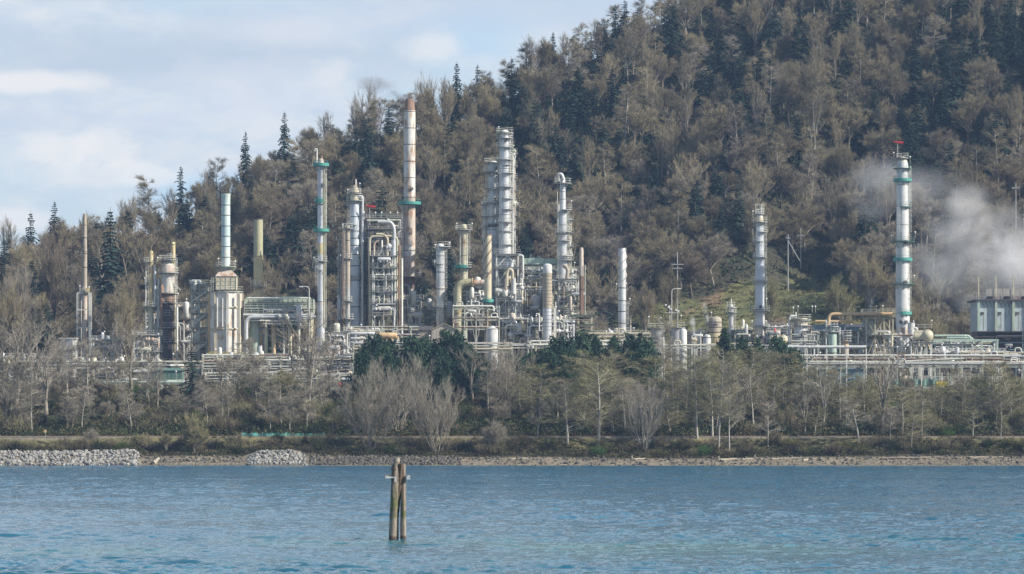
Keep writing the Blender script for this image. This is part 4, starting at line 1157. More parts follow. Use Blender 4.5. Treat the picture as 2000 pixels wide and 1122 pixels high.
# ------------------------------------------------------------------ stacks and columns, left to right
# slim pink stack in its support frame
Y = 1010
r_, x, _ = column('furnace_stack', 'slim tall pinkish stack standing in a light steel support at the far left', 'stack', 165.5, Y, [(418, 6.5, 'rustpale'), (440, 7.5, 'tan'), (492, 9, 'tan'), (560, 9.5, 'rustpale'), (572, 10, 'rustpale'), (700, 10, 'rustpale')], 'open',
                  seams=(440, 465, 492, 496, 523, 605, 640), plats=((572, 10.5, 0, 'green'),), lamps=((-9, 560), (9, 562)))
s = S(Y); zg = zf(x, Y)
mb = MB()
for a, b in ((-14, -1), (9, -1), (9, 1), (-8, 1), (13, 0)): mb.box(x+a*s-.12, x+a*s+.12, Y+b*1.3-.12, Y+b*1.3+.12, zg, Z_(574, Y))
for py in (572, 605, 640, 675): z = Z_(py, Y); mb.box(x-14*s, x+13*s, Y-1.35, Y-1.2, z-.2, z); mb.box(x-14*s, x+13*s, Y+1.2, Y+1.35, z-.2, z)
P('support_frame', mb, M['light'], r_, smooth=False); ladder(r_, x-12*s, Y-1.6, zg, Z_(574, Y)); ladder(r_, x+11*s, Y-1.6, zg, Z_(574, Y), cage=False)
mb = MB(); mb.box(x+4*s, x+10*s, Y-2, Y-1, Z_(571, Y), Z_(563, Y)); P('control_box', mb, M['yellow'], r_)
# the three vessels of the black and white reactor
column('furnace_stack', 'short yellow stack with a red cap left of the black and white reactor', 'stack', 295, 1000, [(492, 7.5, 'yellow'), (497, 9, 'yellow'), (525, 9, 'yellow'), (527, 10, 'orange'), (533, 10, 'orange'), (535, 9, 'yellow'), (600, 10, 'cream')], 'dome',
       plats=((512, 15, -1), (598, 13, 0)), lad=(-1, 510, 598), lamps=((-12, 545),), pipes=((8, 5, 520, 600, 'silver'), (-10, 2.5, 530, 600, 'light')))
column('furnace_stack', 'slim yellow stack rising just right of the black and white reactor', 'stack', 338, 1004, [(475, 8, 'yellow'), (478, 9, 'yellow'), (505, 9, 'yellow'), (570, 9, 'rustpale'), (640, 9, 'rust')], 'dome', seams=(478, 505), plats=((504, 13, -1),), lad=(1, 505, 640))
r_, x, rad = column('reactor', 'tall reactor with white patched shell above a sooty black lower half', 'reactor', 328, 1000, [(512, 14, 'whitex'), (518, 24, 'whitex'), (534, 26, 'rustpale'), (536, 25, 'whitex'), (572, 26, 'whitex'), (574, 28, 'rust'), (590, 27, 'rust'), (592, 26, 'dark'), (640, 27, 'rustpale'), (642, 26, 'dark'), (720, 26, 'dark')], 'dome',
       seams=(534, 573, 592, 615), plats=((533, 22, 0), (508, 18, 0), (573, 20, 0), (592, 18, 0), (616, 17, 1), (640, 19, 0), (668, 20, 0)), lad=(1, 510, 600), lamps=((20, 575), (-20, 505)), pipes=((-18, 4, 545, 640, 'silver'), (18, 5, 600, 720, 'light'), (-8, 5, 600, 640, 'silver'), (14, 4, 560, 700, 'cream'), (-20, 3.5, 560, 700, 'grey')))
s = S(1000); mb = MB(); mb.bar((x+12*s, 999, Z_(553, 1000)), (x+26*s, 999, Z_(568, 1000)), .2); P('davit', mb, M['light'], r_)
mb = MB(); mb.lathe(x-11*s, 998.5, [(.5, Z_(640, 1000)), (.5, Z_(560, 1000)), (.1, Z_(556, 1000))], 10); P('side_vessel', mb, M['rust'], r_)
# light frame tower with ducts
Y = 990; x0, x1 = X_(374, Y), X_(404, Y); zg = zf(x0, Y)
r_ = T('stair_tower', 'light grey frame with stairs and duct elbows between reactor and white furnace', 'steel frame', ((x0+x1)/2, Y, zg))
zs = [zg]+[Z_(q, Y) for q in (695, 668, 640, 612, 590, 570, 556)]
frame(r_, x0, x1, Y, Y+5, zs, 2, .15, 'lichen', 'none')
for z0_, z1_ in zip(zs[:5], zs[1:6]):
    mb = MB(); xm = (x0+x1)/2+.6; mb.pipe([(xm-1.2, Y+1, z0_+.2), (xm-1.2, Y+1, (z0_+z1_)/2+.4), (xm+1.3, Y+1, z1_-.5)], .8, 12, bend=1.8); P('duct', mb, M['lichen'], r_)
mb = MB()
for a, b in ((1, 2), (3, 4), (5, 6)): mb.bar((x0, Y-.9, zs[a]), (x1, Y-.9, zs[b]), .25); mb.bar((x0, Y-.9, zs[a]+1), (x1, Y-.9, zs[b]+1), .06)
P('stairs', mb, M['light'], r_, smooth=False); clutter(r_, x0, x1, Y-.6, Y+4, zs[-3], zs[-1]+.4, 10, 2, 3)
mb = MB(); mb.pipe([(x0, Y, zs[-1]), (x0, Y, Z_(549, Y)), (x0+2.2, Y, Z_(549, Y)), (x0+2.2, Y, zs[-1])], .35, 10); P('pipe', mb, M['silver'], r_)
# the big white furnace
Y = 985; s = S(Y); x = X_(441, Y); zg = zf(x, Y)
r_ = T('furnace', 'huge white eight-sided furnace with rust streaks, a roofed box and a banded aqua stack', 'furnace', (x, Y, zg))
mb = MB(); rr = 32*s; n = 8; a_ = PI/8*.45
prof = [(rr, zg, 0), (rr, Z_(572, Y), 0)]
vs = []; zT = Z_(571, Y)
for z in (zg, zT):
    for k in range(8): t = 2*PI*k/8+a_; vs.append((x+rr*math.cos(t), Y+rr*math.sin(t), z))
mb.add(vs, [(k, (k+1) % 8, 8+(k+1) % 8, 8+k) for k in range(8)]+[tuple(range(8, 16))]); P('wall', mb, M['whitex'], r_, smooth=False)
for k in range(8):
    t = 2*PI*k/8+a_; mb = MB(); c, s_ = math.cos(t), math.sin(t)
    mb.box(x+(rr+.05)*c-.3, x+(rr+.05)*c+.3, Y+(rr+.05)*s_-.3, Y+(rr+.05)*s_+.3, zg, zT-.3)
    P('buttress', mb, M['orange'] if k in (4,) else M['cream'] if k == 5 else M['whitex'], r_, smooth=False)
for py in (600, 642): mb = MB(); ring(mb, x, Y, Z_(py, Y), rr*.9, rr*1.03, .3); P('stiffening_band', mb, M['cream'], r_)
platform(r_, x, Y, Z_(570, Y), rr*.5, rr*1.06, 0, 2*PI, 'lichen', 'light')
bx0, bx1 = X_(424, Y), X_(463, Y); zb0, zb1 = Z_(568, Y)+.1, Z_(541, Y)
mb = MB(); mb.box(bx0, bx1, Y-3.4, Y+2.5, zb0, zb1); P('hood_box', mb, M['cream'], r_, smooth=False)
mb = MB()
for q in (.33, .66): z = zb0+(zb1-zb0)*q; mb.box(bx0-.05, bx1+.05, Y-3.46, Y+2.55, z-.06, z+.06)
for q in range(5): xx = bx0+(bx1-bx0)*q/4; mb.box(xx-.06, xx+.06, Y-3.5, Y-3.4, zb0, zb1)
P('panel_ribs', mb, M['lichen'], r_, smooth=False)
mb = MB(); xm = X_(441, Y); e = .25
mb.add([(bx0-e, Y-3.6, zb1), (bx1+e, Y-3.6, zb1), (bx1+e, Y+2.7, zb1), (bx0-e, Y+2.7, zb1), (xm-1.2, Y-1, Z_(527, Y)), (xm+1.2, Y-1, Z_(527, Y)), (xm+1.2, Y+1, Z_(527, Y)), (xm-1.2, Y+1, Z_(527, Y))],
       [(0, 1, 5, 4), (1, 2, 6, 5), (2, 3, 7, 6), (3, 0, 4, 7), (4, 5, 6, 7), (3, 2, 1, 0)])
P('hip_roof', mb, M['rustpale'], r_, smooth=False)
pr = [[8.5*s, Z_(527, Y)], [8.8*s, Z_(382, Y)], [9.4*s, Z_(381, Y)], [9.4*s, Z_(379, Y)], [7.6*s, Z_(379, Y)], [7.6*s, Z_(384, Y)]]
base_pr = []
for i, q in enumerate(pr): base_pr.append([q[0], q[1], 0])
ex = []
for py in (401, 421, 442, 462, 482, 503): z = Z_(py, Y); ex += [[8.6*s, z-.09, 1], [8.6*s+.06, z-.08, 1], [8.6*s+.06, z+.08, 0], [8.6*s, z+.09, 0]]
pr = [base_pr[0]]+sorted(ex, key=lambda q: q[1])+base_pr[1:]
mb = MB(); mb.lathe(x, Y, pr, 24); P('stack', mb, [M['aqua'], M['seam']], r_)
platform(r_, x, Y, Z_(521, Y), 8.8*s, 21*s, 0, 2*PI, 'sage', 'light')
mb = MB(); mb.bar((x-20*s, Y-1, Z_(522, Y)), (x-12*s, Y-1, Z_(533, Y)), .2); mb.bar((x+20*s, Y-1, Z_(522, Y)), (x+12*s, Y-1, Z_(533, Y)), .2); P('bracket', mb, M['sage'], r_)
lamp(r_, x-14*s, Y-1, Z_(521, Y), 1.8); lamp(r_, x+19*s, Y-1, Z_(521, Y), 1.2)
ladder(r_, X_(418, Y), Y-4.6, Z_(570, Y), Z_(543, Y)); mb = MB(); mb.tube([(X_(470, Y), Y-3.8, zg), (X_(470, Y), Y-3.8, Z_(575, Y))], .28, 10); P('pipe', mb, M['cream'], r_)
mb = MB()
line_rail(mb, (X_(412, Y), Y-5.5, Z_(696, Y)), (X_(472, Y), Y-5.5, Z_(696, Y)), .9, .09, 1.3); P('yellow_rail', mb, M['hivis'], r_, smooth=False)
for px in (427, 437): mb = MB(); mb.tube([(X_(px, Y), Y-4.5, Z_(640, Y)), (X_(px, Y), Y-4.5, Z_(584, Y))], .2, 8); P('pipe', mb, M['white'], r_)
# faded yellow stack on the heater building
column('furnace_stack', 'plain faded yellow stack standing on the heater building', 'stack', 504.5, 1012, [(428, 18, 'olive'), (500, 18, 'olive'), (501, 18.4, 'yellow'), (560, 18.4, 'yellow'), (580, 18, 'orange')], 'open', seams=(429, 501), plats=((560, 16, 1), (558, 16, -1)), lamps=((-15, 545),))
# heater building
Y = 985; x0, x1 = X_(478, Y), X_(612, Y); zg = zf(x0, Y)
r_ = T('heater_building', 'long pale green heater building on beige columns with catwalks and a silver elbow duct', 'heater', ((x0+x1)/2, Y, zg))
mb = MB(); z0_, z1_ = Z_(612, Y), Z_(584, Y); mb.box(x0, x1, Y, Y+7, z0_, z1_); P('wall', mb, M['sage'], r_, smooth=False)
mb = MB(); mb.box(X_(480, Y), X_(604, Y), Y+1, Y+8, z1_-.01, Z_(580, Y)); P('roof', mb, M['mint'], r_, smooth=False)
mb = MB()
for i in range(15): xx = x0+(x1-x0)*i/14; mb.box(xx-.08, xx+.08, Y-.12, Y, z0_, z1_)
P('ribs', mb, M['lichen'], r_, smooth=False)
for py, a, b in ((612, 478, 614), (602, 478, 616), (590, 485, 604), (622, 476, 614)):
    mb = MB(); z = Z_(py, Y); mb.box(X_(a, Y), X_(b, Y), Y-1.5, Y-.1, z-.12, z); o = P('catwalk', mb, M['lichen'], r_, smooth=False)
    mb = MB(); line_rail(mb, (X_(a, Y), Y-1.45, z), (X_(b, Y), Y-1.45, z), t=.05); P('railing', mb, M['light'], o, smooth=False)
for px, w, mt in ((497, 20, 'sage'), (534, 9, 'orange'), (519, 8, 'cream'), (566, 8, 'cream'), (583, 6, 'lichen'), (606, 12, 'cream')):
    xx = X_(px, Y); mb = MB(); mb.cyl(xx, Y+1, zg, z0_, w/2*S(Y), n=14); P('burner_column', mb, M[mt], r_)
mb = MB(); mb.pipe([(X_(482, Y), Y-2.3, Z_(692, Y)), (X_(482, Y), Y-2.3, Z_(620, Y)), (X_(512, Y), Y-2.3, Z_(620, Y))], .5, 14, bend=2.6); P('elbow_duct', mb, M['silver'], r_)
for px0, px1, py, q, mt in ((512, 618, 620, .33, 'silver'), (476, 612, 616, .25, 'white'), (478, 600, 627, .18, 'light'), (484, 604, 583, .16, 'light')):
    mb = MB(); mb.pipe([(X_(px0, Y), Y-2, Z_(py, Y)), (X_(px1, Y), Y-2, Z_(py, Y))], q, 10); P('pipe', mb, M[mt], r_)
clutter(r_, X_(515, Y), x1, Y-2.4, Y-.8, Z_(640, Y), Z_(606, Y), 14, 5, 21); clutter(r_, X_(490, Y), x1, Y-2, Y+5, zg, Z_(640, Y), 18, 5, 22)
mb = MB(); mb.pipe([(X_(603, Y), Y-3, zg), (X_(603, Y), Y-3, Z_(570, Y)), (X_(587, Y), Y-3, Z_(560, Y))], .09, 6); o = P('lamp_post', mb, M['grey'], r_)
# slender column with teal rings
r_, x, _ = column('fractionation_column', 'slender silver column with teal ring platforms and a gooseneck vent on top', 'column', 627, 980, [(312, 9, 'rustpale'), (318, 12, 'cream'), (325, 13.5, 'silver'), (475, 13.5, 'silver'), (476, 14, 'yellow'), (490, 14, 'yellow'), (497, 13.5, 'silver'), (588, 13.5, 'silver'), (592, 15, 'rustpale'), (596, 15, 'silver'), (700, 15, 'silver')], 'dome',
       seams=(325, 400, 513, 590), plats=((324, 15.5, 0, 'teal'), (394, 13, -1, 'teal'), (452, 15.5, 0, 'teal'), (510, 13, 0), (528, 13, -1)), lad=(1, 326, 452), vent=(-8, 291, -4), lamps=((-14, 505),), pipes=((5.5, 3.5, 330, 640, 'olive'), (9.5, 2, 340, 640, 'lichen'), (-8, 2, 300, 320, 'light')), mw=((362, -1.0),))
ladder(r_, x-8*S(980), 979, Z_(560, 980), Z_(505, 980))
mb = MB(); mb.ell((x+1*S(980), 980, Z_(309, 980)), .35, .35, .5, 10, 6); mb.tube([(x+2*S(980), 980, Z_(310, 980)), (x+2*S(980), 980, Z_(291, 980))], .07, 6); P('relief_valve', mb, M['rust'], r_)
# group left of the furnace frame
column('fractionation_column', 'slender beige column left of the blue-white banded column', 'column', 679, 996, [(443, 8, 'tan'), (500, 10, 'tan'), (560, 9, 'grey'), (690, 9, 'tan')], 'dome', seams=(470, 505, 590), plats=((446, 11, 0), (505, 10, 0), (588, 10, 0), (623, 13, 0)), lad=(-1, 446, 620), pipes=((-8, 4, 455, 640, 'rust'), (-13, 2.5, 470, 640, 'dark')), lamps=((-10, 440), (-14, 500)))
column('fractionation_column', 'thick blue-white banded column with a tall silver downcomer pipe', 'column', 693, 1002, [(365, 10, 'tan'), (374, 17, 'cream'), (395, 18, 'tan'), (398, 19, 'pale'), (645, 19.5, 'silver')], 'dome', seams=(377, 398, 424, 452, 466, 480, 498, 520, 548, 600), plats=((392, 17, 0), (440, 16, -1), (540, 17, 0), (378, 14, 0)), lad=(-1, 395, 540),
       vent=(2, 352, 0), pipes=((15, 5.5, 384, 650, 'silver', 6), (-14, 3, 470, 560, 'light')), lamps=((-14, 372), (10, 360)))
mb = MB(); Y = 1000
# frame of the furnace with the inverted U pipes
x0, x1 = X_(716, Y), X_(781, Y); zg = zf(x0, Y); r_ = T('reformer_structure', 'tall frame wrapped in thick bent pipes beside the tallest rust-topped stack', 'process unit', ((x0+x1)/2, Y, zg))
frame(r_, x0+.4, x1-.3, Y+1.5, Y+7, [zg]+[Z_(q, Y) for q in (640, 606, 575, 545, 515, 488, 464, 447, 426)], 3, .14, 'grey', 'none')
for pts, q, mt in ((((724, 640), (724, 536), (724, 536)), .45, 'cream'), (((722, 545), (722, 462), (776, 462), (776, 640)), .30, 'cream'), (((758, 645), (758, 540)), .75, 'yellow'), (((757, 545), (757, 465), (748, 458), (735, 458)), .34, 'cream'),
                   (((769, 650), (769, 470)), .6, 'silver'), (((780, 640), (780, 480)), .3, 'rust'), (((738, 434), (764, 434), (770, 446), (770, 470)), .42, 'silver'), (((738, 560), (738, 500), (746, 492), (746, 470)), .25, 'light'), (((731, 540), (731, 475), (740, 470)), .25, 'rustpale'),
                   (((785, 655), (785, 505)), .3, 'light'), (((769, 645), (771, 652), (779, 656)), .6, 'silver')):
    mb = MB(); mb.pipe([(X_(a, Y), Y-.5, Z_(b, Y)) for a, b in pts], q, 14, bend=1.3); P('pipe', mb, M[mt], r_)
clutter(r_, x0+.6, x1-1, Y, Y+5, Z_(640, Y), Z_(480, Y), 40, 10, 31); clutter(r_, x0+.6, x1-1, Y-.4, Y+2, Z_(560, Y), Z_(465, Y), 22, 5, 32)
clutter(r_, x0, x1, Y+1, Y+5, Z_(462, Y), Z_(425, Y), 8, 1, 33)
for dx in (733, 745, 762, 776): lamp(r_, X_(dx, Y), Y+1, Z_(426, Y)+.1, 1.2)
windsock(722, 404, Y, 440, 'small red windsock above the pipe-wrapped furnace frame', 1)
# the rust-topped stack
column('main_stack', 'tallest stack, pale with a tapered rusty cap and a teal ring halfway', 'stack', 800, 1030, [(194, 15, 'rust'), (196, 17, 'rust'), (217, 22, 'rust'), (219, 22.5, 'whitex'), (385, 22.5, 'whitex'), (400, 22.5, 'rustpale'), (480, 22.5, 'whitex'), (500, 21.5, 'rustpale'), (530, 21, 'rustpale'), (545, 21, 'rust'), (566, 20, 'whitex'), (590, 20, 'whitex'), (700, 20, 'rust')], 'open', seams=(219, 251, 283, 316, 348, 386, 400, 490, 543), seamw=.08,
       plats=((399, 22, 0, 'teal'), (541, 25, 0, 'tan'), (585, 24, 0)), lad=(-1, 400, 540), pipes=((-13, 4, 405, 600, 'rustpale'), (-15, 2.5, 510, 600, 'white')), lamps=((20, 530), (-12, 527)), mw=((370, -1.2),))
# small ones between
column('small_column', 'short white-grey round-topped column right of the tallest stack', 'column', 860, 1000, [(480, 15, 'white'), (500, 17, 'silver'), (560, 17, 'whitex'), (700, 16, 'silver')], 'dome', seams=(500, 532, 565), plats=((482, 20, 1), (516, 14, -1), (600, 15, 0)), lad=(1, 482, 600), lamps=((-11, 512), (18, 476), (-10, 480)))
column('reactor', 'greenish yellow column with a teal side platform and a fat elbow duct', 'column', 906, 1005, [(441, 11, 'cream'), (447, 14, 'olive'), (452, 15, 'cream'), (545, 15.5, 'olive'), (600, 14, 'sage'), (700, 14, 'olive')], 'dome', seams=(447, 475, 500, 530), seamw=.06, plats=((449, 17, 0), (522, 17, 0, 'grey'), (523, 19, -1, 'teal'), (598, 18, 0)), lad=(1, 450, 520), lamps=((-14, 438), (16, 438)), pipes=((6, 3, 455, 560, 'lichen'), (-7, 3, 448, 520, 'lichen')))
Y = 1000; zg = zf(X_(893, Y), Y); r_ = T('flue_duct', 'fat faded green duct that bends over left of the rust-spiralled yellow stack', 'duct', (X_(893, Y), Y, zg)); mb = MB(); mb.pipe([(X_(894, Y), Y-2, zg), (X_(894, Y), Y-2, Z_(555, Y)), (X_(922, Y), Y-2, Z_(552, Y))], .95, 16, bend=1.9); P('duct', mb, M['olive'], r_)
mb = MB(); mb.pipe([(X_(894, Y), Y-2.6, Z_(612, Y)), (X_(902, Y), Y-2.6, Z_(600, Y))], .6, 10); P('branch_duct', mb, M['yellow'], r_); mb = MB(); mb.tube([(X_(922, Y), Y-2, Z_(552, Y)), (X_(924, Y), Y-2, Z_(552, Y))], 1.08, 16); P('flange', mb, M['orange'], r_)
clutter(r_, X_(885, Y), X_(945, Y), Y-1, Y+3, Z_(640, Y), Z_(565, Y), 18, 6, 41)
mb = MB(); mb.tube([(X_(926, Y), Y-1, Z_(553, Y)), (X_(948, Y), Y-1, Z_(553, Y))], .8, 14); P('cross_duct', mb, M['rustpale'], r_)
r_, x, rad = column('furnace_stack', 'yellow-white stack with a rusty spiral near its top beside the twin columns', 'stack', 953, 990, [(460, 14, 'cream'), (588, 14, 'cream'), (590, 14.3, 'cream'), (610, 14.3, 'orange'), (640, 14, 'rustpale'), (700, 14, 'cream')], 'open', seams=(460, 534, 590, 612), plats=((590, 11, 0, 'teal'),))
Y = 990; s = S(Y)
def spiral(par, x, Y, r, z0, z1, turns, mat, t=.14, ph=0.0, w=.14, name='spiral_fin'):
    mb = MB(); n = int(turns*18); vs = []; fs = []
    for i in range(n+1):
        a = ph+2*PI*turns*i/n; z = z0+(z1-z0)*i/n; c, q = math.cos(a), math.sin(a)
        vs += [(x+(r-.02)*c, Y+(r-.02)*q, z), (x+(r+t)*c, Y+(r+t)*q, z), (x+(r+t)*c, Y+(r+t)*q, z+w), (x+(r-.02)*c, Y+(r-.02)*q, z+w)]
    for i in range(n):
        for k in range(4): fs.append((i*4+k, i*4+(k+1) % 4, i*4+4+(k+1) % 4, i*4+4+k))
    fs += [(0, 1, 2, 3), (n*4+3, n*4+2, n*4+1, n*4)]
    mb.add(vs, fs); P(name, mb, M[mat], par)
for ph in (0, 2.1, 4.2): spiral(r_, x, Y, 7*s, Z_(545, Y), Z_(461, Y), 1.4, 'rust', .12, ph, .5, 'rust_spiral')
# ------------------------------------------------------------------ the twin columns
tp = [(270, 17, 0), (288, 17, 0), (312, 18, 0), (322, 14, 1), (338, 18, 1), (365, 17, 0), (388, 17, 1), (409, 17, 1), (434, 15, 0), (452, 14, 0), (478, 18, 1)]
column('distillation_column', 'front and taller one of the twin silver columns, belted with many platforms', 'column', 986, 1010, [(258, 15, 'light'), (264, 20, 'silver'), (345, 21, 'silver'), (430, 23, 'white'), (492, 24, 'silver'), (510, 26, 'silver')], 'dome', seams=(290, 330, 372, 420), seamw=.05, plats=[(q[0], q[1], q[2]) for q in tp]+[(259, 17, 0)], lad=(1, 260, 480), pipes=((10, 3, 265, 480, 'light'), (-8, 2.5, 290, 480, 'light'), (6, 3.5, 262, 300, 'white', -3)), lamps=((-12, 250), (12, 300)), mw=((276, -1.4), (440, -1.3)))
column('distillation_column', 'rear and shorter one of the twin silver columns, dotted with manholes', 'column', 964, 1018, [(318, 14, 'light'), (324, 21, 'tan'), (345, 22, 'white'), (430, 24, 'pale'), (500, 25, 'silver'), (520, 26, 'silver')], 'dome', seams=(345, 400, 450), seamw=.05, plats=((318, 18, 0), (336, 22, -1), (338, 16, 0), (369, 20, 0), (396, 20, 0), (422, 19, 0), (440, 19, 0), (478, 19, 0)), lad=(-1, 320, 490), pipes=((-10, 3, 330, 490, 'light'), (3, 3, 345, 490, 'grey'), (12, 3, 330, 480, 'light')), lamps=((-20, 330),), mw=((441, -2.2), (441, -1.2), (441, -1.7), (330, -1.1), (390, -1.2)))
Y = 1004; x0, x1 = X_(970, Y), X_(1012, Y); zg = zf(x0, Y); r_ = T('column_base_structure', 'light steel frame with crossed braces carrying the twin columns', 'steel frame', ((x0+x1)/2, Y, zg))
frame(r_, x0, x1, Y-1, Y+9, [zg]+[Z_(q, Y) for q in (648, 628, 610, 582, 560, 523, 497)], 1, .2, 'light', 'inv')
clutter(r_, x0+.5, x1+1, Y-2, Y+6, Z_(650, Y), Z_(528, Y), 44, 10, 51, rmax=.34)
for pts, q, mt in ((((1001, 560), (1001, 530), (995, 526), (990, 534), (990, 560)), .42, 'cream'), (((1003, 575), (1003, 545)), .6, 'white'), (((988, 568), (988, 545)), .4, 'rustpale'), (((1021, 545), (1021, 500), (1013, 500)), .32, 'white'), (((1000, 583), (1004, 590), (1020, 590)), .33, 'white')):
    mb = MB(); mb.pipe([(X_(a, Y), Y-2.2, Z_(b, Y)) for a, b in pts], q, 12, bend=.9); P('pipe', mb, M[mt], r_)
mb = MB(); xx = X_(993, Y); zz = Z_(525, Y); mb.lathe(xx, Y+1, [(.3, zz-2.3), (1.2, zz), (1.5, zz+1.8), (1.5, zz+2.6)], 16); P('hopper', mb, M['pale'], r_)
# big crowded frame with the pale green air coolers
Y = 1012; x0, x1 = X_(1020, Y), X_(1092, Y); zg = zf(x0, Y); r_ = T('air_cooler_structure', 'crowded frame under a pale green air cooler beam right of the twin columns', 'process unit', ((x0+x1)/2, Y, zg))
frame(r_, x0, x1, Y, Y+9, [zg]+[Z_(q, Y) for q in (650, 622, 600, 576, 550, 532)], 4, .17, 'light', 'x', nd=1)
mb = MB(); mb.box(X_(1020, Y), X_(1062, Y), Y-1, Y+9, Z_(517, Y), Z_(505, Y)); mb.box(X_(1063, Y), X_(1088, Y), Y-.6, Y+9, Z_(516, Y), Z_(506, Y)); P('air_cooler_beam', mb, M['mint'], r_, smooth=False)
mb = MB()
for px in (1023, 1040, 1056, 1072, 1086): mb.box(X_(px, Y)-.15, X_(px, Y)+.15, Y-.5, Y-.2, Z_(532, Y), Z_(517, Y))
for px in (1040, 1072): mb.bar((X_(px-12, Y), Y-.6, Z_(518, Y)), (X_(px, Y), Y-.6, Z_(528, Y)), .15); mb.bar((X_(px+12, Y), Y-.6, Z_(518, Y)), (X_(px, Y), Y-.6, Z_(528, Y)), .15)
P('cooler_support', mb, M['mint'], r_, smooth=False)
mb = MB(); mb.lathe(X_(1046, Y), Y-2, [(.02, Z_(602, Y)), (1.1, Z_(598, Y)), (1.35, Z_(590, Y)), (1.35, Z_(584, Y)), (.9, Z_(578, Y)), (.02, Z_(576, Y))], 16); P('small_vessel', mb, M['silver'], r_)
mb = MB(); mb.tube([(X_(1019, Y), Y-3.4, Z_(594, Y)), (X_(1019, Y), Y+2, Z_(594, Y))], .72, 18); P('exchanger', mb, M['orange'], r_)
mb = MB(); mb.tube([(X_(1035, Y), Y-3, Z_(604, Y)), (X_(1052, Y), Y-3, Z_(602, Y))], .6, 14); P('exchanger', mb, M['white'], r_)
clutter(r_, x0, x1, Y-2, Y+4, Z_(645, Y), Z_(530, Y), 48, 12, 52, rmax=.32)
clutter(r_, X_(1035, Y), X_(1055, Y), Y+2, Y+6, Z_(505, Y), Z_(497, Y), 5, 1, 53, ['rust', 'light'])
# tan insulated drum with a white dome
column('insulated_vessel', 'tall tan wrapped vessel with a shiny white domed head', 'vessel', 1069, 985, [(520, 18, 'white'), (533, 19, 'white'), (534, 18.6, 'tan'), (600, 18.6, 'tan'), (602, 18.6, 'silver'), (700, 18, 'silver')], 'dome', seams=tuple(range(540, 650, 7)), seamw=.03, plats=(), pipes=((-16, 3.5, 614, 646, 'white', -22), (13, 2.5, 600, 690, 'light'), (16, 2.5, 590, 690, 'light')))
# flared column and its frame
r_, x, _ = column('fractionation_column', 'slim silver column with a wide crow\'s nest platform and looped pipe on top', 'column', 1099, 1010, [(352, 9, 'silver'), (360, 11, 'silver'), (408, 13, 'silver'), (414, 15, 'tan'), (416, 16, 'silver'), (500, 17, 'silver'), (530, 17, 'silver'), (545, 15, 'silver'), (700, 13, 'silver')], 'dome', seams=(375, 390, 440, 470), seamw=.05, plats=((358, 17, 0), (410, 18, 1), (453, 17, 1), (470, 17, 1), (500, 19, 1), (508, 18, 1), (455, 17, -1)), lad=(1, 412, 500), pipes=((-8, 2.5, 400, 560, 'light'), (-10.5, 1.5, 370, 560, 'lichen')), lamps=((17, 394), (-14, 348)))
s = S(1010); mb = MB(); mb.pipe([(x-9*s, 1009, Z_(354, 1010)), (x-9*s, 1009, Z_(341, 1010)), (x-2*s, 1009, Z_(341, 1010)), (x+2*s, 1009, Z_(352, 1010))], .42, 10, bend=.8); P('looped_pipe', mb, M['silver'], r_)
Y = 1000; x0, x1 = X_(1092, Y), X_(1130, Y); zg = zf(x0, Y); r_ = T('process_structure', 'light steel frame packed with thin vertical pipes beside the thin rusty stack', 'steel frame', ((x0+x1)/2, Y, zg))
frame(r_, x0, x1, Y, Y+8, [zg]+[Z_(q, Y) for q in (665, 645, 612, 588, 570, 545)], 2, .15, 'light', 'inv')
clutter(r_, x0-2, x1+1, Y-2, Y+5, Z_(680, Y), Z_(550, Y), 52, 6, 61)
for px, a, b in ((1083, 600, 690), (1089, 608, 690), (1096, 620, 690), (1103, 618, 690), (1112, 630, 690), (1122, 625, 690)): mb = MB(); mb.pipe([(X_(px, Y), Y-2.5, Z_(b, Y)), (X_(px, Y), Y-2.5, Z_(a, Y)), (X_(px+3, Y), Y-1, Z_(a, Y))], .22, 8); P('pipe', mb, M['light'], r_)
mb = MB(); mb.pipe([(X_(1107, Y), Y-2, Z_(545, Y)), (X_(1109, Y), Y-2, Z_(526, Y)), (X_(1101, Y), Y-1, Z_(520, Y))], .5, 12, bend=1); P('pipe', mb, M['tan'], r_)
column('furnace_stack', 'thin rust-red stack rising from a pale green boxed frame', 'stack', 1135.5, 995, [(484, 6, 'rustpale'), (490, 8.4, 'rustpale'), (540, 8.6, 'rust'), (612, 9, 'rust'), (700, 9, 'rust')], 'open', seams=(566,), pipes=((7, 1.8, 518, 660, 'lichen'),))
r_, x, rad = column('furnace_stack', 'pale stack with spiral wind fins standing alone right of the plant', 'stack', 1215, 1000, [(484, 15, 'tan'), (486, 15.5, 'silver'), (655, 15.5, 'silver'), (700, 15.5, 'silver')], 'open', seams=(485, 563, 588, 609, 632), plats=((650, 22, 0),), lad=(1, 590, 650), lamps=((-11, 556), (15, 585)))
for ph in (0, 2.1, 4.2): spiral(r_, x, 1000, 7.7*S(1000), Z_(556, 1000), Z_(488, 1000), 1.25, 'rustpale', .28, ph, .12)
Y = 990; x0, x1 = X_(1121, Y), X_(1156, Y); zg = zf(x0, Y); r_ = T('stack_support_structure', 'pale green square frame with a dark green deck under the thin rusty stack', 'steel frame', ((x0+x1)/2, Y, zg))
frame(r_, x0, x1, Y, Y+7, [zg]+[Z_(q, Y) for q in (648, 634, 617)], 1, .18, 'cream', 'd', deckmat='green')
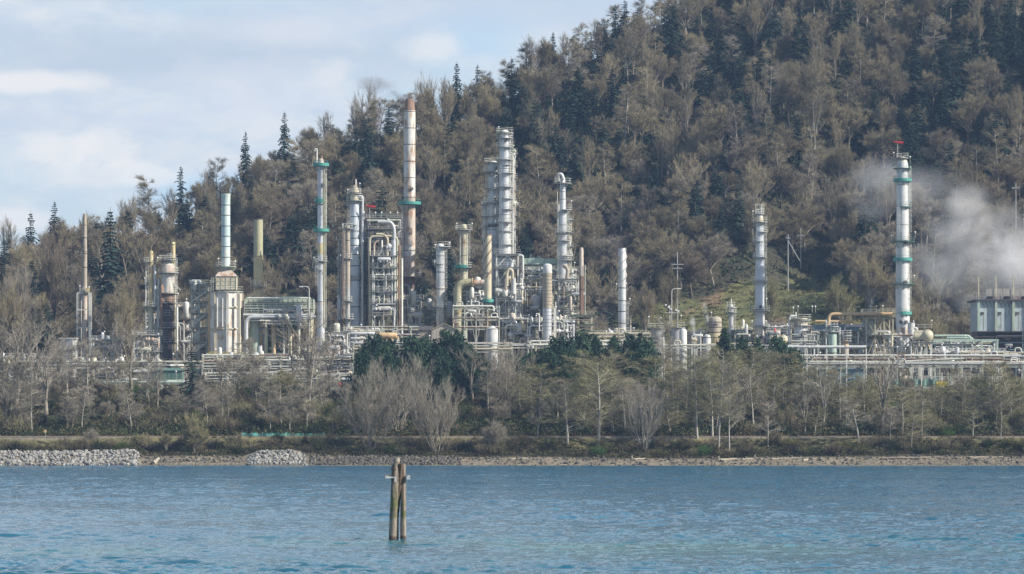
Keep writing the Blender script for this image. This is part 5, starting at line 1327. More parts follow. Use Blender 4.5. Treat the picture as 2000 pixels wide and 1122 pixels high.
# ringed white columns on the right
r_, x, _ = column('fractionation_column', 'ringed white column with a railed crown standing alone in the right half', 'column', 1484, 1000, [(418, 9, 'white'), (424, 13, 'cream'), (436, 15, 'white'), (505, 16, 'pale'), (548, 18.5, 'pale'), (600, 18.5, 'pale'), (603, 19, 'white'), (640, 19, 'white'), (642, 17, 'whitex'), (700, 22, 'whitex')], 'dome', seams=(505, 548, 605, 637), seamw=.06, plats=((418, 9, 0), (434, 16, 0), (453, 15, 1), (472, 15, -1), (503, 14, 0), (550, 17, 0), (607, 20, 0), (638, 17, 0)), lad=(1, 436, 606), pipes=((3, 1.6, 400, 440, 'light'), (-6, 2, 440, 505, 'light')), lamps=((-14, 414), (-14, 450), (13, 585)), mw=((600, -1.5), (660, -1.4)))
mb = MB(); arc_rail(mb, x, 1000, Z_(418, 1000), 1.1, 0, 6.28, 2.4); P('crown_cage', mb, M['light'], r_, smooth=False)
r_, x, _ = column('fractionation_column', 'tallest teal-ringed white column with a red windsock at its tip', 'column', 1763, 985, [(310, 14, 'cream'), (316, 19, 'cream'), (330, 23, 'white'), (404, 24, 'white'), (470, 26, 'white'), (553, 27, 'white'), (556, 28, 'white'), (625, 28, 'silver'), (640, 26, 'whitex'), (652, 26, 'silver'), (690, 24, 'aqua'), (700, 20, 'rustpale')], 'dome', seams=(330, 362, 404, 440, 470, 507, 553, 612), seamw=.05,
       plats=((309, 12, 0), (329, 19, 0, 'tealdim'), (354, 18, 0, 'teal'), (405, 17, 1, 'tealdim'), (472, 24, 0, 'tealdim'), (509, 19, 0, 'teal'), (555, 24, 0, 'tealdim'), (614, 18, 1, 'teal')), lad=(1, 330, 470), pipes=((-10, 2, 330, 470, 'light'), (-3, 1.2, 318, 620, 'light'), (13, 2, 330, 400, 'white')), lamps=((-18, 300), (14, 308), (24, 455), (-22, 462), (22, 540), (15, 328)), mw=((630, -1.2), (630, -1.9), (474, -1.3), (552, -1.3)))
ladder(r_, x+14*S(985), 984.4, Z_(610, 985), Z_(474, 985)); ladder(r_, x-9*S(985), 983.5, Z_(470, 985), Z_(405, 985))
windsock(1753, 279, 985, 306, 'red windsock on top of the tallest teal-ringed column', 1)
Y = 978; x0, x1 = X_(1742, Y), X_(1795, Y); zg = zf(x0, Y); r_ = T('column_base_structure', 'cream steel frame round the foot of the tallest teal-ringed column', 'steel frame', ((x0+x1)/2, Y, zg))
frame(r_, x0, x1, Y, Y+9, [zg]+[Z_(q, Y) for q in (726, 706, 694, 676, 656)], 3, .15, 'light', 'd', decks=False)
for pts, q, mt in ((((1741, 690), (1741, 654), (1752, 654)), .3, 'cream'), (((1790, 700), (1790, 642), (1784, 642)), .33, 'white'), (((1750, 655), (1782, 655)), .2, 'rust'), (((1798, 745), (1798, 655)), .28, 'cream')): mb = MB(); mb.pipe([(X_(a, Y), Y-1, Z_(b, Y)) for a, b in pts], q, 10); P('pipe', mb, M[mt], r_)
clutter(r_, x0, x1, Y-1, Y+3, Z_(735, Y), Z_(660, Y), 22, 4, 71)
mb = MB(); mb.lathe(X_(1783, Y), Y+4, [(.9, Z_(655, Y)), (.9, Z_(630, Y))], 14); P('small_vessel', mb, M['white'], r_)
column('insulated_vessel', 'thick grey-white vessel with a railed cap left of the mint green drum', 'vessel', 1564, 975, [(622, 26, 'cream'), (636, 27, 'tan'), (638, 27, 'silver'), (690, 27, 'silver'), (692, 24, 'silver'), (700, 14, 'rustpale')], 'flat', seams=(637, 660, 690), plats=((624, 21, 0), (636, 20, 0)), pipes=((-22, 4, 618, 700, 'white', -8), (20, 2.5, 640, 720, 'light'), (-10, 2.5, 610, 700, 'light')), lamps=((22, 600), (28, 600), (-15, 602), (-6, 600)), lad=(1, 640, 690))
column('small_drum', 'mint green drum under a railed platform', 'vessel', 1626, 972, [(650, 17, 'mint'), (700, 17, 'mint'), (705, 9, 'tan')], 'dome', plats=((648, 13, 0), (638, 12, 0)), seams=(652, 690), pipes=((-13, 2, 625, 700, 'light'), (14, 2, 640, 700, 'light')))
column('small_drum', 'small tan drum under a double railed platform right of the mint green drum', 'vessel', 1651, 968, [(668, 13, 'orange'), (676, 14, 'tan'), (710, 13, 'tan')], 'dome', plats=((666, 13, 0), (655, 13, 0)), seams=(678,))
column('small_column', 'little white column with a railed top left of the ringed white column', 'column', 1428, 1010, [(597, 8, 'light'), (606, 9, 'white'), (690, 9, 'white')], 'dome', seams=(612,), plats=((600, 9, 0), (610, 12, 0), (655, 9, 0)), lad=(1, 600, 655), vent=(0, 580, 0))
column('storage_drum', 'upright tan and rust drum with a round head left of the little white column', 'vessel', 1397, 1000, [(625, 26, 'tan'), (660, 27, 'yellow'), (700, 20, 'tan')], 'dome', seams=(630, 640, 650, 660), plats=((632, 17, -1),), pipes=((-17, 2.6, 622, 700, 'tan', 2),), lamps=((-8, 612),))
column('storage_tank', 'wide grey tank with a railed roof, left one of the storage pair', 'storage tank', 1285, 1000, [(641, 30, 'grey'), (700, 30, 'grey')], 'flat', plats=((641, 17, 0),), pipes=((0, 8.5, 640, 700, 'yellow'), (-10, 3, 650, 700, 'light')), lamps=((-18, 620), (5, 622)))
column('storage_tank', 'wide grey tank with a railed roof, right one of the storage pair', 'storage tank', 1322, 1000, [(640, 28, 'grey'), (700, 28, 'grey')], 'flat', plats=((640, 16, 0),), pipes=((-4, 3, 650, 700, 'light'),), lamps=((8, 618),))
column('storage_drum', 'bright white round-topped drum beside the storage pair', 'vessel', 1334, 992, [(645, 12, 'white'), (647, 15, 'white'), (690, 15, 'white')], 'dome')
column('storage_drum', 'squat white tank left of the rust and tan drum', 'storage tank', 1381, 985, [(657, 13, 'white'), (662, 15, 'white'), (690, 15, 'white')], 'dome', seams=(660,))
column('storage_tank', 'small white conical tank at the foot of the rust-spiralled yellow stack', 'storage tank', 961, 965, [(640, 12, 'white'), (643, 23, 'white'), (690, 23, 'white')], 'dome', seams=(643,))
# sphere drums on stilts
for px, py, Y, r, mt, lab in ((1811, 656, 975, 1.55, 'cream', 'round cream vessel on stilts right of the tallest teal-ringed column'), (1529, 664, 965, 1.25, 'cream', 'round cream vessel with a red valve left of the thick grey vessel')):
    x, z = X_(px, Y), Z_(py, Y); zg = zf(x, Y); r_ = T('sphere_vessel', lab, 'vessel', (x, Y, zg)); mb = MB(); mb.ell((x, Y, z), r, r, r, 20, 12); mb.tube([(x-3.2, Y+.5, z), (x, Y+.5, z)], r*.85, 18); P('shell', mb, M[mt], r_)
    frame(r_, x-4, x+1, Y-.8, Y+1.6, [zg, z-1.6], 2, .13, 'light', 'inv', rails=False); mb = MB(); line_rail(mb, (x-4, Y-1.2, z+1.5), (x+1, Y-1.2, z+1.5), 1.2, .05); P('railing', mb, M['light'], r_); lamp(r_, x-3.5, Y-1, z+1.6, 1.8); lamp(r_, x+1, Y-1, z+1.6, 2)
    if px < 1600: mb = MB(); mb.lathe(x-2, Y-.5, [(.35, z+1.8), (.35, z+2.5), (.1, z+2.9)], 8); P('valve', mb, M['red'], r_)
# furnace frame with the long tan pipe
Y = 990; x0, x1 = X_(1692, Y), X_(1744, Y); zg = zf(x0, Y); r_ = T('process_structure', 'open cream frame under the long tan pipe left of the tallest teal-ringed column', 'steel frame', ((x0+x1)/2, Y, zg))
frame(r_, x0, x1, Y, Y+9, [zg]+[Z_(q, Y) for q in (700, 655, 620, 612)], 3, .15, 'cream', 'd')
mb = MB(); mb.pipe([(X_(1618, Y), Y-1, Z_(636, Y)), (X_(1618, Y), Y-1, Z_(614, Y)), (X_(1742, Y), Y-1, Z_(614, Y))], .42, 14, bend=1.6); P('pipe', mb, M['orange'], r_)
mb = MB(); mb.pipe([(X_(1592, Y), Y-1, Z_(628, Y)), (X_(1648, Y), Y-1, Z_(628, Y))], .28, 10); P('pipe', mb, M['orange'], r_)
mb = MB(); mb.box(X_(1590, Y), X_(1680, Y), Y+2, Y+8, Z_(646, Y), Z_(634, Y)); P('duct_box', mb, M['blue'], r_, smooth=False)
mb = MB(); mb.box(x0, X_(1716, Y), Y+3, Y+8, Z_(655, Y), Z_(622, Y)); P('panel', mb, M['sage'], r_, smooth=False)
clutter(r_, X_(1590, Y), x1, Y, Y+6, Z_(700, Y), Z_(640, Y), 34, 9, 81)
for a in (1700, 1712, 1724): lamp(r_, X_(a, Y), Y, Z_(612, Y), 1.7)
# clutter units filling the plant, each a frame of its own
UN = [('ladder scaffold up the right side of the twin columns', 1000, 1006, 495, 300, 1012), ('scaffold left of the blue-white banded column', 661, 671, 650, 470, 1004), ('scaffold between blue-white column and pipe-wrapped frame', 706, 717, 650, 430, 1006), ('scaffold left of the shorter twin column', 944, 951, 560, 400, 1020), ('lattice of platforms before the pipe-wrapped frame', 728, 772, 640, 500, 998), ('scaffold right of the crow\'s nest column', 1108, 1116, 560, 430, 1012), ('upper cluttered frame behind the pipe-wrapped frame', 700, 800, 640, 560, 1024), ('frame of pale pipes between the yellow column and the spiralled stack', 912, 948, 612, 560, 1000), ('tangled unit right of the black and white reactor', 345, 374, 715, 600, 1006), ('tangled unit left of the black and white reactor', 285, 312, 715, 600, 1012), ('unit of pale tanks and pipes before the twin columns base', 975, 1030, 668, 625, 990), ('unit of pale pipes before the crowded frame', 1030, 1120, 672, 630, 988), ('low cluttered unit with pale pipes behind the white rectangular tank', 180, 235, 700, 665, 1020), ('cluttered cream unit with upright tubes left of the black and white reactor', 262, 310, 720, 655, 985), ('piping unit between the slender ringed column and the beige column', 636, 672, 700, 650, 990),
      ('unit of stacked white exchangers below the blue-white banded column', 676, 740, 715, 648, 975), ('piping unit under the tallest stack with a railed deck', 786, 822, 665, 585, 1010), ('grey unit between the short round-topped column and the yellow one', 830, 898, 660, 600, 1015), ('unit of rusty pipes behind the rust-spiralled stack', 908, 968, 660, 575, 1018),
      ('small light frame unit left of the storage pair', 1160, 1262, 690, 655, 1005), ('low unit of white drums between the storage pair and the tan drum', 1346, 1376, 690, 655, 1002), ('blue-grey unit between the little white column and the ringed white column', 1436, 1470, 690, 645, 1005),
      ('rusty and white unit right of the ringed white column', 1496, 1545, 695, 640, 1000), ('railed unit behind the mint green drum', 1582, 1690, 710, 650, 1000), ('low unit below the cooling tower', 1830, 1960, 725, 690, 985), ('cluttered unit below the heater building left part', 478, 560, 735, 700, 970), ('cluttered unit below the heater building right part', 562, 690, 745, 700, 968),
      ('far left unit of white pipework behind the bare trees', -20, 60, 745, 700, 975), ('unit of small grey vessels under the slim pink stack', 150, 250, 745, 715, 965), ('unit behind the white furnace base', 408, 476, 735, 700, 965), ('dark unit under the thick grey vessel', 1550, 1690, 745, 712, 968), ('rear unit behind the crowded frame with thin pipes', 1030, 1125, 560, 530, 1030), ('long low unit right of the tallest teal-ringed column', 1800, 1900, 715, 672, 1000)]
for i, (lab, a, b, yb, ytp, Y) in enumerate(UN):
    x0, x1 = X_(a, Y), X_(b, Y); zg = zf(x0, Y); zt_ = Z_(ytp, Y); zb = max(Z_(yb, Y), zg); nl = max(1, int((zt_-zb)/3))
    r_ = T('process_unit', lab, 'process unit', ((x0+x1)/2, Y, zg)); frame(r_, x0, x1, Y, Y+6, [zg]+[zb+(zt_-zb)*(k+1)/nl for k in range(nl)], max(1, int((b-a)/20)), .12, ['light', 'lichen', 'grey', 'light'][i % 4], ['none', 'x', 'd'][i % 3], decks=True)
    clutter(r_, x0, x1, Y-1, Y+4, zb-1, zt_+.3, min(60, int((b-a)*.75)+12), min(18, int((b-a)/5)+2), 200+i)
    for k in range(max(1, int((b-a)/45))): lamp(r_, random.uniform(x0, x1), Y, zt_+.1, random.uniform(1.2, 2.2))
# named big pieces among them
for lab, px0, px1, py, Y, r, mt in (('upper white exchanger below the blue-white banded column', 684, 733, 652, 968, .45, 'white'), ('lower white exchanger below the blue-white banded column', 684, 733, 662, 968, .42, 'white'), ('white horizontal drum left of the rust and tan drum', 1352, 1373, 656, 980, .4, 'white'), ('cream horizontal drum low beside the storage pair', 1349, 1362, 664, 975, .55, 'cream'), ('orange-tan horizontal exchanger right of the white ones', 735, 776, 656, 968, .75, 'orange')):
    x0, x1 = X_(px0, Y), X_(px1, Y); z = Z_(py, Y); zg = zf(x0, Y); r_ = T('heat_exchanger', lab, 'exchanger', ((x0+x1)/2, Y, zg)); drum(r_, (x0+x1)/2, Y, z, x1-x0-r, r, mt, 'x', 'shell'); mb = MB()
    for q in (.2, .8): mb.box(x0+(x1-x0)*q-.15, x0+(x1-x0)*q+.15, Y-.3, Y+.3, zg, z-r); mb.box(x0+(x1-x0)*q-.12, x0+(x1-x0)*q+.12, Y-.2, Y+.2, z+r*.9, z+r+.5)
    P('support', mb, M['light'], r_)
Y = 972; x0, x1 = X_(735, Y), X_(778, Y); r_ = T('equipment_shelter', 'orange-topped open shelter above the dark evergreens', 'shelter', ((x0+x1)/2, Y, zf(x0, Y))); mb = MB(); mb.box(x0, x1, Y-2, Y+4, Z_(661, Y), Z_(657, Y)); P('roof', mb, M['orange'], r_, smooth=False); mb = MB()
for q in (0, .5, 1): xx = x0+.2+(x1-x0-.4)*q; mb.box(xx-.15, xx+.15, Y-1.8, Y-1.5, zf(x0, Y), Z_(661, Y)); mb.box(xx-.15, xx+.15, Y+3.5, Y+3.8, zf(x0, Y), Z_(661, Y))
P('post', mb, M['light'], r_, smooth=False); clutter(r_, x0, x1, Y, Y+3, Z_(680, Y), Z_(662, Y), 10, 2, 300, ['light', 'grey', 'rustpale'])
# ------------------------------------------------------------------ sheds, cooling tower, tanks
def gable(lab, a, b, ye, yr, Y, dep, wm, rm, ridge='y', door=True, name='shed'):
    x0, x1 = X_(a, Y), X_(b, Y); zg = zf(x0, Y)-.3; ze, zr_ = Z_(ye, Y), Z_(yr, Y); xm = (x0+x1)/2
    r_ = T(name, lab, 'shed', (xm, Y, zg)); mb = MB()
    if ridge == 'y': mb.add([(x0, Y, zg), (x1, Y, zg), (x1, Y, ze), (xm, Y, zr_), (x0, Y, ze), (x0, Y+dep, zg), (x1, Y+dep, zg), (x1, Y+dep, ze), (xm, Y+dep, zr_), (x0, Y+dep, ze)], [(0, 1, 2, 3, 4), (9, 8, 7, 6, 5), (1, 6, 7, 2), (5, 0, 4, 9)])
    else: mb.box(x0, x1, Y, Y+dep, zg, ze)
    n = int((x1-x0)/.9)
    for i in range(n): xx = x0+(x1-x0)*(i+.5)/n; mb.box(xx-.06, xx+.06, Y-.05, Y-.003, zg, ze-.05)
    P('wall', mb, M[wm], r_, smooth=False); mb = MB(); e = .35; t = .12
    if ridge == 'y':
        for s_ in (-1, 1): X0 = x0-e if s_ < 0 else x1+e; mb.add([(X0, Y-e, ze-.1), (xm, Y-e, zr_+.02), (xm, Y+dep+e, zr_+.02), (X0, Y+dep+e, ze-.1), (X0, Y-e, ze-.1+t), (xm, Y-e, zr_+t+.02), (xm, Y+dep+e, zr_+t+.02), (X0, Y+dep+e, ze-.1+t)], [(0, 1, 2, 3), (7, 6, 5, 4), (0, 4, 5, 1), (3, 2, 6, 7), (0, 3, 7, 4)])
    else: mb.add([(x0-e, Y-e, ze), (x1+e, Y-e, ze), (x1+e, Y+dep+e, ze), (x0-e, Y+dep+e, ze), (x0-e, Y+dep/2, zr_), (x1+e, Y+dep/2, zr_)], [(0, 1, 5, 4), (2, 3, 4, 5), (1, 2, 5), (3, 0, 4), (3, 2, 1, 0)])
    P('roof', mb, M[rm], r_, smooth=False)
    if door: mb = MB(); mb.box(xm-1, xm+1, Y-.1, Y-.055, zg, zg+2.6); P('door', mb, M['grey'], r_, smooth=False)
    return r_
gable('beige gabled shed right of the tallest stack', 843, 894, 645, 633, 965, 12, 'shed', 'cream')
gable('lower brown wing of the beige gabled shed', 820, 842.5, 645, 636, 968, 9, 'tan', 'dark', 'x')
gable('long dark green container-like building on the left', 300, 356, 724, 719, 952, 5, 'green', 'green', 'x', False, 'container_building')
gable('small pale green cabin at the left end of the dark green building', 262, 298, 727, 722, 954, 4, 'lichen', 'grey', 'x', True, 'cabin')
gable('pale cream hut above the right end of the dark green building', 334, 354, 715, 711, 958, 4, 'cream', 'light', 'x', False, 'hut')
gable('blue-grey long low shed below the mint green drum', 1600, 1692, 722, 718, 957, 5, 'blue', 'blue', 'x', False, 'container_building')
gable('small green-roofed booth at the right edge of the yard', 1955, 1986, 748, 743, 948, 3, 'light', 'green', 'x', True, 'hut')
gable('tiny white cabin before the yard fence on the left', 112, 128, 750, 747, 948, 2.5, 'white', 'light', 'x', True, 'cabin')
gable('white tent-like canopy below the blue-grey shed', 1672, 1700, 753, 744, 946, 4, 'light', 'light', 'y', False, 'canopy')
gable('weathered grey lean-to under crossed poles on the right', 1548, 1622, 757, 747, 945, 4, 'grey', 'lichen', 'x', False, 'lean_to')
gable('white kiosk on the fence line left of the pale maples', 668, 690, 742, 738, 946, 3, 'light', 'white', 'x', True, 'cabin')
Y = 975; x0, x1 = X_(115, Y), X_(147, Y); zg = zf(x0, Y); r_ = T('panel_tank', 'white rectangular ribbed tank behind the bare trees at the left', 'tank', ((x0+x1)/2, Y, zg)); mb = MB()
a = .45; cx_, cy_ = (x0+x1)/2, Y+3; vs = []
for z in (zg, Z_(661, Y)):
    for ux, uy in ((-1.9, -1.2), (1.35, -2.2), (2.1, 1.2), (-1.2, 2.4)): vs.append((cx_+ux, cy_+uy, z))
mb.add(vs, [(0, 1, 5, 4), (1, 2, 6, 5), (2, 3, 7, 6), (3, 0, 4, 7), (4, 5, 6, 7)]); P('wall', mb, M['white'], r_, smooth=False); mb = MB()
for k in range(9):
    t = (k+.5)/9; mb.box(cx_-1.9+3.25*t-.05, cx_-1.9+3.25*t+.05, cy_-1.2-1.0*t-.06, cy_-1.2-t+.0, zg, Z_(662, Y))
P('ribs', mb, M['white'], r_, smooth=False); mb = MB(); mb.box(cx_-2.1, cx_+2.25, cy_-2.3, cy_+2.5, Z_(661, Y)-.1, Z_(660, Y)); P('cap', mb, M['white'], r_, smooth=False)
# cooling tower at the right edge
Y = 1045; x0, x1 = X_(1909, Y), X_(2150, Y); zg = zf(X_(1950, Y), Y); r_ = T('cooling_tower', 'pale blue-white cooling tower with green buttresses and tall pale poles at the right edge', 'cooling tower', ((x0+x1)/2, Y, zg))
mb = MB(); mb.box(x0, x1, Y, Y+16, Z_(647, Y), Z_(588, Y)); P('wall', mb, M['wall'], r_, smooth=False)
mb = MB(); mb.box(x0+.3, x1, Y+1, Y+15, zg, Z_(647, Y)-.01); P('basin', mb, M['dark'], r_, smooth=False)
mb = MB(); mb.box(x0-.8, x1, Y-1, Y+17, Z_(588, Y)+.01, Z_(585, Y)); dk = P('roof_deck', mb, M['dark'], r_, smooth=False); mb = MB(); line_rail(mb, (x0-.7, Y-.9, Z_(585, Y)), (x1, Y-.9, Z_(585, Y)), t=.05); P('railing', mb, M['dark'], dk, smooth=False)
for k in range(8):
    px = 1911+34*k; xx = X_(px, Y); mb = MB(); mb.box(xx-.33, xx+.33, Y-.75, Y-.01, Z_(647, Y), Z_(588, Y)); P('buttress', mb, M['sage'] if k else M['mint'], r_, smooth=False)
    mb = MB(); mb.box(xx-.17, xx+.17, Y-.5, Y-.2, Z_(585, Y), Z_(541-2*k, Y)); P('pole', mb, M['cream'], r_, smooth=False)
    mb = MB()
    for j in range(4): a = xx+.9+j*1.0; mb.bar((a, Y-.12, Z_(590, Y)), (a+.75, Y-.12, Z_(601, Y)), .12)
    P('louvre_brace', mb, M['dark'], r_, smooth=False)
    mb = MB(); mb.box(xx+.35, xx+1.4, Y-.6, Y-.01, Z_(614, Y), Z_(610, Y)); mb.tube([(xx+1.3, Y-.4, Z_(610, Y)), (xx+1.3, Y-.4, Z_(645, Y))], .07, 5); P('pipe_bracket', mb, M['dark'], r_, smooth=False)
    if k: mb = MB(); mb.lathe(xx+.5, Y+9, [(2.3, Z_(585, Y)), (1.9, Z_(580, Y)), (2.0, Z_(571, Y))], 18, cap=False); P('fan_ring', mb, M['dark'], r_)
    if k: mb = MB(); mb.box(xx-2.2, xx+2.2, Y+4, Y+4.2, Z_(577, Y), Z_(563, Y)); mb.box(xx-2.3, xx+2.3, Y+3.9, Y+4.3, Z_(578, Y), Z_(577, Y)); mb.box(xx-.1, xx+.1, Y+3.9, Y+4, Z_(585, Y), Z_(563, Y)); P('wind_screen', mb, M['conc'], r_, smooth=False)
mb = MB()
for k in range(24): a = x0+(x1-x0)*k/24; mb.bar((a, Y-.9, Z_(648, Y)), (a+1, Y-.9, Z_(655, Y)), .1)
line_rail(mb, (x0, Y-1.2, Z_(656, Y)), (x1, Y-1.2, Z_(656, Y)), 1.1, .05); mb.box(x0-1, x1, Y-2, Y-.05, Z_(648, Y)-.2, Z_(648, Y)); mb.box(x0-1, x1, Y-2, Y-.02, Z_(658, Y)-.2, Z_(658, Y)); P('lower_catwalk', mb, M['dark'], r_, smooth=False)
clutter(r_, x0, x1, Y-3, Y-1, zg, Z_(650, Y), 24, 2, 95, ['blue', 'grey', 'dark'])
# green gallery in front of it
Y = 1000; x0, x1 = X_(1826, Y), X_(1948, Y); zg = zf(x0, Y); r_ = T('pipe_gallery', 'light green open gallery of posts in front of the cooling tower', 'pipe gallery', ((x0+x1)/2, Y, zg))
frame(r_, x0, x1, Y, Y+6, [zg, Z_(690, Y), Z_(663, Y)], 4, .22, 'mint', 'none', decks=False)
for py, q, a, b in ((656, .3, 1826, 1895), (660, .3, 1850, 1900), (692, .15, 1826, 1990)): mb = MB(); mb.pipe([(X_(a, Y), Y+1, Z_(py, Y)), (X_(b, Y), Y+1, Z_(py, Y)), (X_(b+2, Y), Y+1, Z_(py+14, Y))], q, 10); P('pipe', mb, M['mint' if q > .2 else 'light'], r_)
clutter(r_, x0, x1, Y, Y+4, Z_(712, Y), Z_(668, Y), 26, 6, 96)
# ------------------------------------------------------------------ pipe racks
rack('long upper pipe rack in front of the plant on the left', 25, 395, 962, (709, 716), npipe=4, seed=1, gap=52)
rack('lower pipe rack with a fat green-grey pipe above the left undergrowth', 185, 400, 950, (745, 752), npipe=3, seed=2, gap=40, rmax=.4, pmats=['lichen', 'grey', 'light'])
rack('middle pipe rack below the white furnace and heater building', 395, 700, 958, (695, 706, 717), npipe=4, seed=3, gap=40)
rack('lowest pipe rack below the heater building', 400, 705, 950, (730, 741), npipe=3, seed=4, gap=44, pmats=['light', 'rustpale', 'white', 'light'])
rack('pipe rack running behind the dark evergreens in the middle', 690, 1000, 955, (672, 684), npipe=4, seed=5, gap=40)
rack('white-piped rack below the twin columns', 985, 1270, 958, (668, 676), npipe=3, seed=6, gap=44, pmats=['white', 'light', 'cream'])
rack('cream rack carrying two pipes right of the thin rusty stack', 1150, 1270, 985, (654, 660), npipe=3, seed=7, gap=30, mat='cream', pmats=['cream', 'light'])
rack('white pipe run below the storage pair', 1262, 1560, 955, (676,), npipe=3, seed=8, gap=48, pmats=['white', 'cream', 'light'], rmax=.22)
rack('upper of the three long racks on the right', 1545, 1960, 962, (696, 703), npipe=4, seed=9, gap=42)
rack('middle of the three long racks on the right', 1550, 2010, 955, (709, 713), npipe=4, seed=10, gap=48, pmats=['tan', 'rustpale', 'light', 'grey', 'lichen'])
rack('low rack with dark pipes at the far right', 1880, 2040, 975, (690, 698), npipe=4, seed=12, gap=36)
rack('short rack at the foot of the thick grey vessel', 1545, 1600, 972, (650, 668), npipe=3, seed=13, gap=26)
rack('rear rack behind the tall unit on the far left', -30, 160, 985, (700, 725), npipe=4, seed=14, gap=36)
rack('crowded rack just behind the shelter and evergreens', 690, 830, 980, (640, 655), npipe=4, seed=15, gap=30)
rack('crowded rack left of the rust-spiralled stack base', 885, 975, 985, (600, 622, 640), npipe=4, seed=16, gap=24)
for lab, a, b, py, Y, q, mt in (('thick white straight pipe crossing in front of the mint green drum', 1538, 1692, 678, 950, .36, 'white'), ('thick green-grey pipe lying low above the left undergrowth', 186, 360, 747, 946, .35, 'mint'), ('thin grey overhead pipe crossing the right side low down', 1800, 1958, 736, 946, .09, 'grey')):
    x0, x1 = X_(a, Y), X_(b, Y); r_ = T('pipeline', lab, 'pipe', (x0, Y, zf(x0, Y))); mb = MB(); mb.tube([(x0, Y, Z_(py, Y)), (x1, Y, Z_(py, Y))], q, 12); P('pipe', mb, M[mt], r_); mb = MB()
    n = int((b-a)/36)
    for k in range(n+1): xx = x0+(x1-x0)*k/n; mb.box(xx-.12, xx+.12, Y-.12, Y+.12, zf(xx, Y)-.3, Z_(py, Y)-q)
    P('support_posts', mb, M['light'], r_, smooth=False)
# yard fences
for lab, a, b, Y, top in (('wire fence along the edge of the yard on the left', 190, 700, 941, 757), ('wire fence along the edge of the yard on the right', 1540, 2040, 941, 757), ('wire fence behind the white cabin at the far left', -40, 188, 941, 755)):
    x0, x1 = X_(a, Y), X_(b, Y); r_ = T('yard_fence', lab, 'fence', (x0, Y, zf(x0, Y))); n = int((b-a)/19); mb = MB()
    for k in range(n+1): xx = x0+(x1-x0)*k/n; mb.tube([(xx, Y, zf(xx, Y)-.2), (xx, Y, Z_(top, Y))], .06, 5)
    P('posts', mb, M['light'], r_); mb = MB()
    zt_ = Z_(top, Y); zb = zf((x0+x1)/2, Y)+.1
    for k in range(9): z = zb+(zt_-zb)*k/8; mb.tube([(x0, Y, z), (x1, Y, z)], .022 if k < 8 else .05, 4)
    P('wires', mb, M['light'], r_)
# vehicles in the yard
def truck(px, Y, lab, bodym, cabm, L=6.5, cargo=True, sgn=1, cat='truck', name='parked_truck'):
    x = X_(px, Y); z = zf(x, Y); r_ = T(name, lab, cat, (x, Y, z)); d = sgn
    if cargo:
        mb = MB(); mb.box(x-L*.5, x+L*.18, Y, Y+2.3, z+.8, z+.8+.32*L); P('cargo_box', mb, M[bodym], r_, smooth=False)
        mb = MB(); xa, xb = x+L*.2, x+L*.5
        mb.add([(xa, Y, z+.6), (xb, Y, z+.6), (xb, Y, z+1.5), (xb-.45, Y, z+2.5), (xa, Y, z+2.5), (xa, Y+2.2, z+.6), (xb, Y+2.2, z+.6), (xb, Y+2.2, z+1.5), (xb-.45, Y+2.2, z+2.5), (xa, Y+2.2, z+2.5)], [(0, 1, 2, 3, 4), (9, 8, 7, 6, 5), (1, 6, 7, 2), (2, 7, 8, 3), (3, 8, 9, 4), (4, 9, 5, 0), (0, 5, 6, 1)])
        P('cab', mb, M[cabm], r_, smooth=False); mb = MB(); mb.box(xa+.3, xb-.55, Y-.02, Y+2.22, z+1.55, z+2.25); P('window', mb, M['dark'], r_, smooth=False)
    else:
        mb = MB(); pts = [(-.5, .45), (.5, .45), (.5, .95), (.3, 1.02), (.15, 1.5), (-.25, 1.5), (-.42, 1.0), (-.5, .95)]
        mb.add([(x+a*L, Y+q, z+b) for q in (0, 1.8) for a, b in pts], [tuple(range(8)), tuple(range(15, 7, -1))]+[(k, 8+k, 8+(k+1) % 8, (k+1) % 8) for k in range(8)]); P('body', mb, M[bodym], r_, smooth=False)
        mb = MB(); mb.add([(x+a*L, Y+q, z+b) for q in (-.02, 1.82) for a, b in ((-.36, 1.03), (.24, 1.03), (.12, 1.42), (-.22, 1.42))], [(0, 1, 2, 3), (7, 6, 5, 4), (0, 4, 5, 1), (2, 6, 7, 3)]); P('window', mb, M['dark'], r_, smooth=False)
    for a in (-.32, .32):
        for q in (0, 1.9): mb = MB(); mb.tube([(x+a*L, Y+q-.1, z+.42), (x+a*L, Y+q+.2, z+.42)], .42, 14); P('wheel', mb, M['dark'], r_)
truck(1845, 945, 'small yellow and white utility vehicle parked behind the right yard fence', 'hivis', 'white', 3.9)
truck(1878, 946, 'white van parked right of the yellow truck', 'white', 'white', 4.6, False, cat='van', name='parked_van')
truck(196, 947, 'white pickup parked below the left pipe rack', 'white', 'white', 4.8, False, cat='pickup', name='parked_pickup')
for px, py, lab in ((663, 751, 'red round tank behind the fence left of the pale maples'),):
    Y = 944; x = X_(px, Y); r_ = T('fire_monitor', lab, 'tank', (x, Y, zf(x, Y))); mb = MB(); mb.ell((x, Y, Z_(py, Y)), .5, .5, .5, 12, 8); mb.tube([(x, Y, zf(x, Y)), (x, Y, Z_(py, Y))], .12, 6); P('shell', mb, M['red'], r_)
